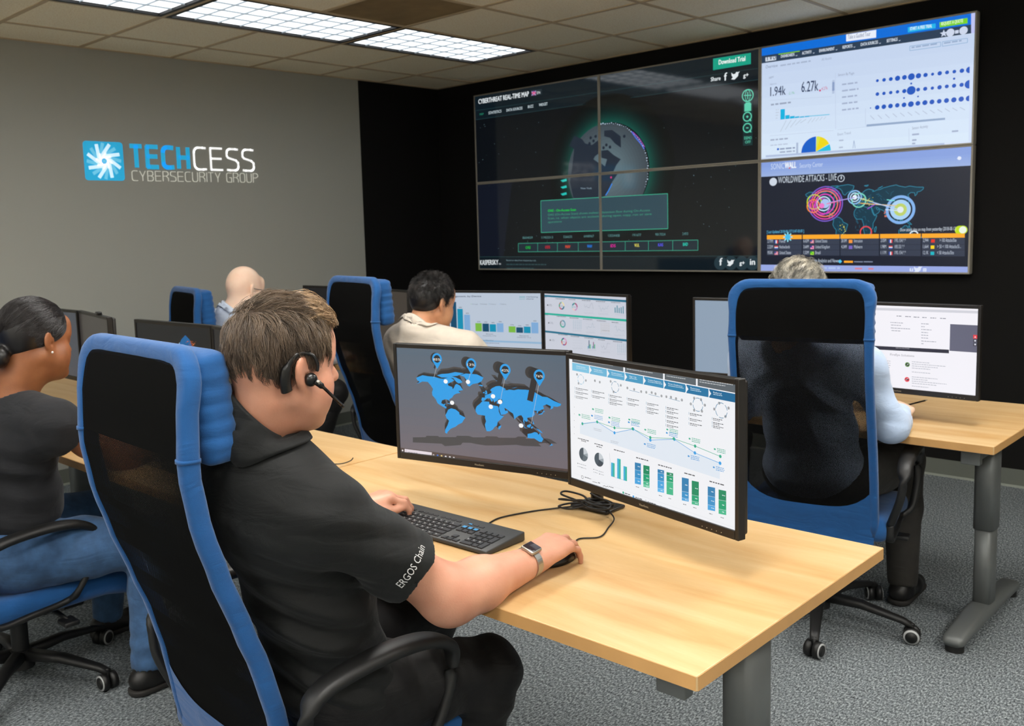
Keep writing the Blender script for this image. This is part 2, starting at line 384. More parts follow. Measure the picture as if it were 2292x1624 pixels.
# ------------------------------------------------------------------ room shell
def build_room():
    MB().box(-0.1, X1 + 0.1, Y1 - 0.1, 0.1, -0.1, 0, M['carpet']).build('floor', kind='structure')
    # ceiling: tiles between T-bars; the holes of the lights are real
    lights = []   # (i0, j0): 2 wide in y (j..j+2), 1 wide in x
    for j in (0, 2, 4, 6, 8, 10, 12): lights.append((1, j))
    for j in (4, 8, 12): lights.append((4, j))  # this row and those below are unseen, added to light the room
    for j in (2, 6, 10): lights.append((7, j))
    for j in (2, 6, 10): lights.append((10, j))
    lit = {}
    for k, (i, j) in enumerate(lights):
        lit[(i, j)] = k; lit[(i, j + 1)] = k
    c = MB(); g = MB()
    xs = [0.0] + [CX0 + T * i for i in range(0, 14)]; xs = [x for x in xs if x < X1] + [X1]
    ys = [0.0] + [CY0 - T * j for j in range(0, 15)]; ys = [y for y in ys if y > Y1] + [Y1]
    for a in range(len(xs) - 1):
        for b in range(len(ys) - 1):
            i, j = a - 1, b - 1
            if (i, j) in lit or (i, j) == (2, 2): continue
            c.box(xs[a] + 0.003, xs[a + 1] - 0.003, ys[b + 1] + 0.003, ys[b] - 0.003, H + 0.004, H + 0.02, M['tile'])
    for x in xs[1:-1]:
        g.box(x - 0.012, x + 0.012, Y1, 0, H - 0.001, H + 0.006, M['tbar'])
    for y in ys[1:-1]:
        for a in range(len(xs) - 1):     # cross tees leave out the middle of a light
            i = a - 1; j = round((CY0 - y) / T)
            if (i, j) in lit and lit.get((i, j - 1)) == lit[(i, j)]: continue
            g.box(xs[a] + 0.012, xs[a + 1] - 0.012, y - 0.012, y + 0.012, H - 0.001, H + 0.006, M['tbar'])
    for (x0, x1, y0, y1) in ((0, X1, -0.022, 0), (0, 0.022, Y1, 0), (X1 - 0.022, X1, Y1, 0), (0, X1, Y1, Y1 + 0.022)):
        g.box(x0, x1, y0, y1, H - 0.001, H + 0.005, M['tbar'])
    c.box(-0.1, X1 + 0.1, Y1 - 0.1, 0.1, H + 0.14, H + 0.2, M['tile'])
    c.build('ceiling', kind='structure')
    g.build('trim_1', kind='structure')
    x0, y1 = CX0 + 2 * T, CY0 - 2 * T
    MB().box(x0 + 0.004, x0 + T - 0.004, y1 - T + 0.004, y1 - 0.004, H + 0.004, H + 0.02, M['tile_stained']).build(
        'ceiling_tile', label='brown stained ceiling tile beside the rows of bright ceiling lights', cat='ceiling tile')
    # walls
    w = MB(); w.box(-0.1, 0, Y1, -0.873, 0, H + 0.14, M['wall_grey']); w.box(-0.1, 0, -0.873, 0.1, 0, H + 0.14, M['wall_black'])
    w.build('wall_left', kind='structure')
    MB().box(0, X1 + 0.1, 0, 0.1, 0, H + 0.14, M['wall_black']).build('wall_back', kind='structure')
    MB().box(X1, X1 + 0.1, Y1, 0, 0, H + 0.14, M['wall_white']).build('wall_right', kind='structure')
    MB().box(-0.1, X1 + 0.1, Y1 - 0.1, Y1, 0, H + 0.14, M['wall_white']).build('wall_front', kind='structure')
    def baseb(name, x0, x1, y0, y1, dx, dy):
        b = MB(); b.box(x0, x1, y0, y1, 0, 0.10, M['baseboard'])
        b.box(x0 - (0.004 if dx < 0 else 0), x1 + (0.006 if dx > 0 else 0), y0 - (0.006 if dy < 0 else 0), y1, 0, 0.012, M['base_lip'])
        b.build(name, kind='structure')
    baseb('baseboard_left', 0, 0.008, Y1, 0, 1, 0)
    baseb('baseboard_back', 0.008, X1, -0.008, 0, 0, -1)
    # lights
    names = {(1, 0): 'square-gridded ceiling light nearest the black wall',
             (1, 2): 'long ceiling light in the middle of the row, beside the stained tile',
             (1, 4): 'ceiling light cut off by the top left edge of the photo'}
    proto = None; bright = None
    for (i, j) in lights:
        cx = CX0 + T * (i + 0.5); cy = CY0 - T * (j + 1)
        if proto is None:
            o = proto = empty('ceiling_light', (cx, cy, H))
            f = MB(); wx, wy = T / 2 - 0.013, T - 0.013
            for (a0, a1, b0, b1) in ((-wx, wx, -wy, -wy + 0.022), (-wx, wx, wy - 0.022, wy), (-wx, -wx + 0.022, -wy, wy), (wx - 0.022, wx, -wy, wy)):
                f.box(a0, a1, b0, b1, -0.002, 0.05, M['troffer'])
            f.box(-wx, wx, -wy, wy, 0.09, 0.10, M['troffer'])
            f.build('frame', o)
            d = MB(); ix, iy = wx - 0.022, wy - 0.022
            d.box(-ix, ix, -iy, iy, 0.012, 0.016, M['lens_dim'])
            nx, ny = 4, 8
            for k in range(1, nx): d.box(-ix + 2 * ix * k / nx - 0.0015, -ix + 2 * ix * k / nx + 0.0015, -iy, iy, 0.004, 0.012, M['lens_rib'])
            for k in range(1, ny): d.box(-ix, ix, -iy + 2 * iy * k / ny - 0.0015, -iy + 2 * iy * k / ny + 0.0015, 0.004, 0.012, M['lens_rib'])
            dd = d.build('diffuser', o)
        else:
            o = copy_tree(proto)
        if i > 1:
            for c_ in o.children:
                if c_.name.startswith('diffuser'):
                    if bright is None:
                        bright = c_.data.copy(); bright.materials[0] = M['lens']
                    c_.data = bright
        o.location = (cx, cy, H)
        tag(o, names.get((i, j), 'unseen ceiling light added to light the room'), 'ceiling light', 'fluorescent ceiling lights')

def stroke(mb, pts, w, mat, y0, y1, closed=False):
    """flat polyline of width w in the x,z plane with thickness y0..y1, square joints"""
    for a, b in zip(pts[:-1] + ([pts[-1]] if closed else []), pts[1:] + ([pts[0]] if closed else [])):
        a = Vector((a[0], 0, a[1])); b = Vector((b[0], 0, b[1])); d = b - a
        if d.length < 1e-9: continue
        d.normalize(); n = Vector((-d.z, 0, d.x)) * w / 2; e = d * w * 0.5 * 0.42
        q = [a - e + n, a - e - n, b + e - n, b + e + n]
        vs = [Vector((p.x, yy, p.z)) for yy in (y0, y1) for p in q]
        mb.add(vs, [(0, 1, 2, 3), (7, 6, 5, 4), (0, 4, 5, 1), (1, 5, 6, 2), (2, 6, 7, 3), (3, 7, 4, 0)], mat)

def arcp(cx, cz, r, a0, a1, n=6):
    return [(cx + r * math.cos(math.radians(a0 + (a1 - a0) * k / n)), cz + r * math.sin(math.radians(a0 + (a1 - a0) * k / n))) for k in range(n + 1)]

def glyph(ch, w, h, r):
    """strokes of squarish technical capitals in a w x h box"""
    bl = arcp(r, r, r, 270, 180); br = arcp(w - r, r, r, 0, -90); tl = arcp(r, h - r, r, 180, 90); tr = arcp(w - r, h - r, r, 90, 0)
    m = h * 0.52
    if ch == 'T': return [[(0, h), (w, h)], [(w / 2, h), (w / 2, 0)]]
    if ch == 'E': return [[(w, h), (0, h), (0, 0), (w, 0)], [(0, m), (w * 0.92, m)]]
    if ch == 'C': return [[(w, h * 0.985)] + [(w - r * 0.7, h)] + list(reversed(tl)) + list(reversed(bl)) + [(w - r * 0.7, 0), (w, h * 0.015)]]
    if ch == 'H': return [[(0, 0), (0, h)], [(w, 0), (w, h)], [(0, m), (w, m)]]
    if ch == 'S':
        q = r * 0.8
        return [[(w, h * 0.985), (w - r * 0.6, h)] + list(reversed(arcp(q, h - q, q, 180, 90))) + [(0, h * 0.66), (w * 0.12, h * 0.58), (w * 0.8, h * 0.47), (w, h * 0.36)] + arcp(w - q, q, q, 0, -90) + [(r * 0.6, 0), (0, h * 0.015)]]
    if ch == 'Y': return [[(0, h), (w / 2, h * 0.42), (w, h)], [(w / 2, h * 0.42), (w / 2, 0)]]
    if ch == 'B': return [[(0, 0), (0, h), (w - r, h)] + arcp(w - r, h - r * 0.9, r * 0.9, 90, 0)[1:] + [(w - 0.1 * r, m + r * 0.5), (w - r, m), (w, m - r * 0.6), (w, r)] + arcp(w - r, r, r, 0, -90)[1:] + [(0, 0)], [(0, m), (w - r, m)]]
    if ch in 'RP':
        s = [[(0, 0), (0, h), (w - r, h)] + tr[1:] + [(w, m + r * 0.7), (w - r, m), (0, m)]]
        if ch == 'R': s.append([(w - r, m), (w, m - r), (w, 0)])
        return s
    if ch == 'U': return [[(0, h)] + list(reversed(bl)) [0:0] + [(0, r)] + list(reversed(arcp(r, r, r, 270, 180)))[0:] + [(w - r, 0)] + list(reversed(br)) + [(w, h)]]
    if ch == 'I': return [[(w / 2, 0), (w / 2, h)]]
    if ch == 'G': return [[(w, h * 0.985), (w - r * 0.7, h)] + list(reversed(tl)) + list(reversed(bl)) + [(w - r * .5, 0), (w, 0), (w, m * 0.95), (w * 0.55, m * 0.95)]]
    if ch == 'O': return [[(r, h), (w - r, h)] + tr[1:] + [(w, r)] + br[1:] + [(r, 0)] + bl[1:] + [(0, h - r)] + tl[1:]]
    return []

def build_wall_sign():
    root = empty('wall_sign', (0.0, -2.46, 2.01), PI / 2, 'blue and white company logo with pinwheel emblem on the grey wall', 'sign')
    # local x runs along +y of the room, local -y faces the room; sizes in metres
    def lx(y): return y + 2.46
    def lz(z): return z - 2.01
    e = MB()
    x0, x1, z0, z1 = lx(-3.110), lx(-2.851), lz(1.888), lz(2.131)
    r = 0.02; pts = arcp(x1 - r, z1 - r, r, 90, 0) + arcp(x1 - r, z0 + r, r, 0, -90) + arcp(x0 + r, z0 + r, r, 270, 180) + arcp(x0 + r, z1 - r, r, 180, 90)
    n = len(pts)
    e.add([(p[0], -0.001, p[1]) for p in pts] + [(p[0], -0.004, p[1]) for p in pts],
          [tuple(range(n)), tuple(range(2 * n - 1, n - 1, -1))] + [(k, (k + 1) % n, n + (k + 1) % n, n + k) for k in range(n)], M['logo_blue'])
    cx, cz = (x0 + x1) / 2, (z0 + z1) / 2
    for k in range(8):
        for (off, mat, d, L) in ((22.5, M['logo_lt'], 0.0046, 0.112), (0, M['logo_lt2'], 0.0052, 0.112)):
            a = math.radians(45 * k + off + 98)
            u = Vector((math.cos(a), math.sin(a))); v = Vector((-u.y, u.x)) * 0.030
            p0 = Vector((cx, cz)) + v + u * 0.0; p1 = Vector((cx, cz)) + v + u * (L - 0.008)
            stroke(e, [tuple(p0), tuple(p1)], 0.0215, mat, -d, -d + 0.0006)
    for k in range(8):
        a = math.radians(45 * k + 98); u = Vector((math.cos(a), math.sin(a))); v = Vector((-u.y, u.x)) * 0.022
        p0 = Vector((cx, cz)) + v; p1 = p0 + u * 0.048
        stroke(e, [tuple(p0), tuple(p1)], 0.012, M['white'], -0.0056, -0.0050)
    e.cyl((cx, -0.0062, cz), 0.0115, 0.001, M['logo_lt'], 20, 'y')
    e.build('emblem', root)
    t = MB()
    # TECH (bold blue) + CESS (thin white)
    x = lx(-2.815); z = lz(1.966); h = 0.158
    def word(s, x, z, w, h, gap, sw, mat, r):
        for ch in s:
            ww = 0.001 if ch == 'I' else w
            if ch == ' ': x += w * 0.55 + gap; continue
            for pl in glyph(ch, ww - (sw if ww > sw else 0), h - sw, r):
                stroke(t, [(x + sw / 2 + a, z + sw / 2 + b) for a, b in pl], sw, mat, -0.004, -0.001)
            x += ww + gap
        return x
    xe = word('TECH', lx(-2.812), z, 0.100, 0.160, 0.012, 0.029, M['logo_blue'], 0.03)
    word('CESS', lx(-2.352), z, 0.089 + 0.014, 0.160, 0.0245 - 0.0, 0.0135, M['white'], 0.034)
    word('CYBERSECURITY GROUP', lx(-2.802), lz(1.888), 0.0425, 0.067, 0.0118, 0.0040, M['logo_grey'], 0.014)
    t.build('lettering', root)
# ------------------------------------------------------------------ desks
DESK_Z = 0.755
def build_desks():
    def make(root):
        W, D = 1.60, 0.82      # origin at floor, centre of the desk
        MBt = MB(); t0 = DESK_Z - 0.028
        MBt.rbox(-W / 2 + 0.0015, W / 2 - 0.0015, -D / 2, D / 2, t0, DESK_Z, M['birch'], r=0.0025, seg=2, smooth=False)
        # edge bands
        for (x0, x1, y0, y1) in ((-W / 2 + 0.0008, -W / 2 + 0.0016, -D / 2 + .003, D / 2 - .003), (W / 2 - 0.0016, W / 2 - 0.0008, -D / 2 + .003, D / 2 - .003),
                                 (-W / 2 + .004, W / 2 - .004, -D / 2 - 0.0006, -D / 2 + 0.0002), (-W / 2 + .004, W / 2 - .004, D / 2 - 0.0002, D / 2 + 0.0006)):
            MBt.box(x0, x1, y0, y1, t0 + 0.001, DESK_Z - 0.0015, M['birch_edge'])
        MBt.build('tabletop', root)
        f = MB()
        f.box(-W / 2 + 0.16, W / 2 - 0.16, -0.20, -0.16, t0 - 0.05, t0 - 0.002, M['desk_metal'])
        f.box(-W / 2 + 0.16, W / 2 - 0.16, 0.16, 0.20, t0 - 0.05, t0 - 0.002, M['desk_metal'])
        for s in (-1, 1):
            xx = s * (W / 2 - 0.085)
            f.rbox(xx - 0.022, xx + 0.022, -D / 2 + 0.06, D / 2 - 0.06, t0 - 0.045, t0 - 0.001, M['desk_metal'], r=0.004)
            f.rbox(xx - 0.03, xx + 0.03, -D / 2 + 0.05, -D / 2 + 0.08, t0 - 0.055, t0 - 0.001, M['desk_metal'], r=0.004)
            f.rbox(xx - 0.03, xx + 0.03, D / 2 - 0.08, D / 2 - 0.05, t0 - 0.055, t0 - 0.001, M['desk_metal'], r=0.004)
        f.build('under_frame', root)
        for s in (-1, 1):
            xx = s * (W / 2 - 0.125)
            l = MB()
            l.sweep([(xx, 0.0, 0.36), (xx, 0.0, t0 - 0.03)], 0.036, 0.055, n=20, mat=M['desk_metal'], up=(0, 1, 0), power=4)
            l.sweep([(xx, 0.0, 0.05), (xx, 0.0, 0.365)], 0.031, 0.050, n=20, mat=M['desk_metal'], up=(0, 1, 0), power=4)
            l.build('leg', root)
            ft = MB()
            ft.sweep([(xx, -0.36, 0.035), (xx, -0.34, 0.040), (xx, -0.12, 0.055), (xx, 0.12, 0.055), (xx, 0.34, 0.040), (xx, 0.36, 0.035)],
                     [0.026, 0.036, 0.040, 0.040, 0.036, 0.026], [0.012, 0.020, 0.030, 0.030, 0.020, 0.012], n=16, mat=M['desk_metal'], power=3)
            ft.cyl((xx, -0.325, 0.0), 0.03, 0.022, M['black_foot']); ft.cyl((xx, 0.325, 0.0), 0.03, 0.022, M['black_foot'])
            ft.build('foot', root)
    proto = empty('desk', (0, 0, 0)); make(proto)
    E1, C1 = 4.24, -3.99      # row of the camera side
    E2, C2 = 4.155, -2.00     # row in front of the video wall
    spots = [(E1, C1, 'birch desk nearest the camera, under the man in the black polo and his two monitors'),
             (E1 - 1.603, C1, 'birch desk in front of the woman in the charcoal T-shirt'),
             (E1 - 3.206, C1, 'birch desk at the far left, under the two dark grey monitors'),
             (E2, C2, 'birch desk at the right, in front of the grey haired man'),
             (E2 - 1.603, C2, 'birch desk in front of the dark haired man in cream'),
             (E2 - 3.206, C2, 'birch desk in front of the bald man')]
    for k, (x, y, lab) in enumerate(spots):
        o = proto if k == 0 else copy_tree(proto)
        o.location = (x, y, 0)
        tag(o, lab, 'desk', 'birch topped office desks')

# ------------------------------------------------------------------ chairs
PROF = [(1.305, -.325), (1.26, -.336), (1.2, -.345), (1.1, -.35), (1.0, -.335), (.9, -.305), (.8, -.268), (.7, -.232), (.6, -.207), (.5, -.19), (.42, -.175)]
def prof_y(z):
    P = PROF
    if z >= P[0][0]: return P[0][1]
    for (za, ya), (zb, yb) in zip(P[:-1], P[1:]):
        if zb <= z <= za:
            t = (z - zb) / (za - zb); t = t * t * (3 - 2 * t) * 0.35 + t * 0.65
            return yb + (ya - yb) * t
    return P[-1][1]

def make_chair(root, dz=0.0):
    """high back swivel chair, origin on the floor under the seat, facing +y"""
    WH = 0.235
    up = lambda p: (p[0], p[1], p[2] + dz)
    fr = MB(); R = 0.052; hw = WH - 0.016
    path = [(-hw, prof_y(z), z) for z in np.linspace(0.42, 1.29 - R, 22)]
    path += [(-hw + R - R * math.cos(a), prof_y(1.29 - R + R * math.sin(a)), 1.29 - R + R * math.sin(a)) for a in np.linspace(0.15, PI / 2, 7)]
    path += [(x, prof_y(1.29), 1.29) for x in np.linspace(-hw + R, hw - R, 6)[1:-1]]
    path += [(hw - R + R * math.sin(a), prof_y(1.29 - R + R * math.cos(a)), 1.29 - R + R * math.cos(a)) for a in np.linspace(0, PI / 2, 8)]
    path += [(hw, prof_y(z), z) for z in np.linspace(1.29 - R, 0.42, 22)[1:]]
    n = len(path)
    rxs = []
    for p in path:
        k = 0.0145 if p[2] < 1.20 else 0.0145 + 0.008 * min(1, (p[2] - 1.2) / 0.06)
        if abs(p[2] - 1.125) < 0.028 and abs(p[0]) > hw - 0.01: k += 0.0025
        rxs.append(k)
    fr.sweep([up(p) for p in path], rxs, [0.0185] * n, n=16, mat=M['blue'], up=(0, 1, 0), power=2.9)
    for s in (-1, 1):       # seam of the fabric sleeve
        fr.sweep([up((s * hw, prof_y(1.115), 1.115)), up((s * hw, prof_y(1.122), 1.122))], 0.0175, 0.0208, n=16, mat=M['blue'], up=(0, 1, 0), power=2.9)
    fr.build('back_frame', root)
    # net
    def sheet(z0, z1, mat, name, yo=0.0, xw=hw, uvs=True, nz=40, nx=12, curve=0.02, bottom=None):
        me_v, me_f, uv = [], [], []
        arc = 0; last = None; zs = np.linspace(z0, z1, nz)
        rows = []
        for z in zs:
            y = prof_y(z)
            if last is not None: arc += math.hypot(z - last[0], y - last[1])
            last = (z, y)
            for k in range(nx + 1):
                u = -1 + 2 * k / nx
                zz = z
                if bottom is not None: zz = z + (bottom(u) if z == z0 or True else 0) * (1 - (z - z0) / (z1 - z0))
                me_v.append(up((u * xw, prof_y(zz) - curve * (1 - u * u) + yo, zz))); uv.append((u * xw, zz if bottom is not None else arc))
        for a in range(nz - 1):
            for k in range(nx):
                i = a * (nx + 1) + k
                me_f.append((i, i + 1, i + nx + 2, i + nx + 1))
        me = bpy.data.meshes.new(name); me.from_pydata(me_v, [], me_f); me.materials.append(mat)
        ul = me.uv_layers.new(name='UVMap')
        for lp in me.loops: ul.data[lp.index].uv = uv[lp.vertex_index]
        for p in me.polygons: p.use_smooth = True
        o = bpy.data.objects.new(name, me); COL.objects.link(o); o.parent = root
        return o
    sheet(0.46, 1.285, M['mesh'], 'back_net', yo=-0.0135, curve=0.005)
    sheet(0.46, 1.285, M['mesh'], 'net_lining', yo=-0.0119, curve=0.005)
    sheet(1.12, 1.285, M['meshsolid'], 'net_backing', yo=-0.009, curve=0.005, nz=8)
    # blue fabric below the net, its top edge a shallow curve
    lc = MB(); vs = []; fs = []; nx = 16; nz = 8
    for a in range(nz + 1):
        for k in range(nx + 1):
            u = -1 + 2 * k / nx
            zt = 0.512 + 0.075 * (abs(u) ** 4)
            z = 0.37 + (zt - 0.37) * a / nz
            vs.append(up((u * hw, prof_y(z) - 0.005 * (1 - u * u) - 0.0155, z)))
    for a in range(nz):
        for k in range(nx):
            i = a * (nx + 1) + k; fs.append((i, i + 1, i + nx + 2, i + nx + 1))
    lc.add(vs, fs, M['blue'], True); lc.build('lower_back_cover', root)
    # headrest cushion in front of the net
    hr = MB(); bm = bmesh.new(); bmesh.ops.create_cube(bm, size=1.0)
    for v in bm.verts: v.co = Vector((v.co.x * 0.448, v.co.y * 0.078, v.co.z * 0.205))
    bmesh.ops.bevel(bm, geom=bm.edges[:], offset=0.030, segments=5, profile=0.5, affect='EDGES')
    bmesh.ops.subdivide_edges(bm, edges=[e for e in bm.edges if e.calc_length() > 0.05], cuts=14, use_grid_fill=True)
    for v in bm.verts:
        if abs(v.co.x) > 0.2 or abs(v.co.y) > .03: v.co += v.normal * 0.0022 * math.sin(v.co.z * 210 + v.co.x * 9)
    xf = Matrix.Translation(up((0, prof_y(1.2) + 0.058, 1.198))) @ Matrix.Rotation(0.09, 4, 'X')
    hr.bm(bm, M['blue'], xf, True); hr.build('headrest', root)
    # seat
    st = MB(); bm = bmesh.new(); bmesh.ops.create_cube(bm, size=1.0)
    for v in bm.verts: v.co = Vector((v.co.x * 0.53, v.co.y * 0.50, v.co.z * 0.085))
    bmesh.ops.bevel(bm, geom=bm.edges[:], offset=0.038, segments=5, profile=0.5, affect='EDGES')
    bmesh.ops.subdivide_edges(bm, edges=[e for e in bm.edges if e.calc_length() > 0.1], cuts=6, use_grid_fill=True)
    for v in bm.verts:
        f = max(0.0, (v.co.y - 0.13) / 0.12)
        v.co.z -= 0.030 * min(1.6, f) ** 2
    st.bm(bm, M['blue'], Matrix.Translation(up((0, 0.055, 0.435))), True); st.build('seat', root)
    # arms: closed black loops
    for s in (-1, 1):
        ar = MB(); x = s * 0.31
        pts = crspline([(x * 0.86, -0.17, 0.46), (x * 0.97, -0.205, 0.56), (x, -0.200, 0.635), (x, -0.175, 0.668), (x, -0.11, 0.686), (x, 0.0, 0.694), (x, 0.09, 0.684),
                        (x, 0.145, 0.655), (x, 0.150, 0.61), (x, 0.125, 0.53), (x * 0.96, 0.085, 0.455), (x * 0.86, 0.06, 0.425), (x * 0.86, -0.05, 0.412), (x * 0.86, -0.16, 0.405), (x * 0.86, -0.17, 0.46)], 6)
        w = []; hh = []
        for p in pts:
            k = max(0.0, min(1.0, (p.z - 0.60) / 0.1)); w.append(0.013 + 0.016 * k); hh.append(0.010 + 0.005 * k)
        ar.sweep([up(p) for p in pts], w, hh, n=12, mat=M['blackplastic'], up=(0, 0.2, 1), power=2.8)
        ar.build('armrest', root)
    # mechanism and gas lift
    mc = MB()
    mc.rbox(-0.10, 0.10, -0.14, 0.14, 0.345 + dz, 0.395 + dz, M['blackplastic'], r=0.012)
    mc.sweep([up((0.09, 0.05, 0.37)), up((0.20, 0.06, 0.362)), up((0.26, 0.06, 0.355))], 0.008, n=8, mat=M['blackplastic'])
    mc.rbox(0.235, 0.30, 0.035, 0.085, 0.345 + dz, 0.362 + dz, M['blackplastic'], r=0.006)
    mc.cyl((0.02, 0.14, 0.335 + dz), 0.035, 0.07, M['blackplastic'], 18, 'y')
    mc.build('tilt_mechanism', root)
    gl = MB(); gl.cyl((0, 0, 0.075), 0.028, 0.20, M['blackplastic']); gl.cyl((0, 0, 0.26), 0.019, 0.10 + dz, M['blackplastic']); gl.cyl((0, 0, 0.055), 0.042, 0.065, M['blackplastic'], r2=0.034)
    gl.build('gas_lift', root)

def chair_legs(root, ang0):
    for k in range(5):
        a = ang0 + 2 * PI * k / 5
        c, s = math.cos(a), math.sin(a)
        lg = MB()
        lg.sweep([(0.03 * c, 0.03 * s, 0.100), (0.16 * c, 0.16 * s, 0.098), (0.30 * c, 0.30 * s, 0.074), (0.335 * c, 0.335 * s, 0.060)], [0.026, 0.022, 0.017, 0.015], [0.020, 0.015, 0.011, 0.009], n=10, mat=M['blackplastic'], power=3)
        lo = lg.build('leg', root)
        w = MB(); R = 0.029; cx, cy = 0.33 * c, 0.33 * s
        ca = a + 1.1 + 0.7 * k
        d = Vector((math.cos(ca), math.sin(ca), 0))
        for sg in (-1, 1):
            p0 = Vector((cx, cy, R)) + d * (0.006 * sg); p1 = p0 + d * (0.020 * sg)
            w.sweep([p0, p1], R, n=20, mat=M['blackplastic'])
            w.sweep([p1, p1 + d * 0.002 * sg], R * 0.92, n=20, mat=M['caster_ring'])
            w.sweep([p1 + d * 0.002 * sg, p1 + d * 0.0035 * sg], R * 0.70, n=20, mat=M['blackplastic'])
        w.sweep([(cx, cy, R), (cx, cy, 0.072)], 0.008, n=8, mat=M['blackplastic'])
        w.build('caster', lo)

def build_chairs():
    # (x, y, yaw of the width direction, dz, leg angle, label)
    spots = [(4.184, -4.580, -0.05, 0.012, 0.3, 'blue high-back chair with the man in the black polo, nearest the camera'),
             (2.53, -4.60, 0.02, -0.085, 0.55, 'blue chair of the woman in jeans, armrest and wheeled base in view'),
             (2.545, -2.69, -0.20, 0.0, 0.4, 'blue high-back chair with see-through net behind the man in cream'),
             (4.368, -2.375, 0.20, -0.005, -1.2, 'dark blue high-back chair hiding the grey haired man, facing the video wall'),
             (1.365, -2.87, -0.22, -0.06, 0.2, 'blue chair behind the bald man, small and partly hidden by a dark monitor')]
    for (x, y, a, dz, la, lab) in spots:
        r = empty('swivel_chair', (x, y, 0), a, lab, 'chair', 'blue high-back swivel chairs')
        make_chair(r, dz); chair_legs(r, la - a)
# ------------------------------------------------------------------ lit screen pictures: flat coloured pieces lying on the glass of each screen
_txt = {}
def text_mesh(s):
    if s not in _txt:
        cu = bpy.data.curves.new('lettering_tmp', 'FONT'); cu.body = s; cu.resolution_u = 2; cu.size = 1.0
        ob = bpy.data.objects.new('lettering_tmp', cu); COL.objects.link(ob)
        dg = bpy.context.evaluated_depsgraph_get()
        me = bpy.data.meshes.new_from_object(ob.evaluated_get(dg))
        vs = [(v.co.x, v.co.y) for v in me.vertices]; fs = [tuple(p.vertices) for p in me.polygons]
        bpy.data.objects.remove(ob); bpy.data.curves.remove(cu); bpy.data.meshes.remove(me)
        tri = []
        for f in fs:
            for k in range(1, len(f) - 1): tri.append((f[0], f[k], f[k + 1]))
        x0 = min(v[0] for v in vs); x1 = max(v[0] for v in vs)
        _txt[s] = (vs, tri, x0, x1)
    return _txt[s]

def clip_poly(poly, x0, x1, z0, z1):
    for (ax, lim, sg) in ((0, x0, 1), (0, x1, -1), (1, z0, 1), (1, z1, -1)):
        out = []
        for i in range(len(poly)):
            a, b = poly[i - 1], poly[i]
            da, db = sg * (a[ax] - lim), sg * (b[ax] - lim)
            if (da >= 0) != (db >= 0):
                t = da / (da - db); out.append((a[0] + (b[0] - a[0]) * t, a[1] + (b[1] - a[1]) * t))
            if db >= 0: out.append(b)
        poly = out
        if len(poly) < 3: return []
    return poly

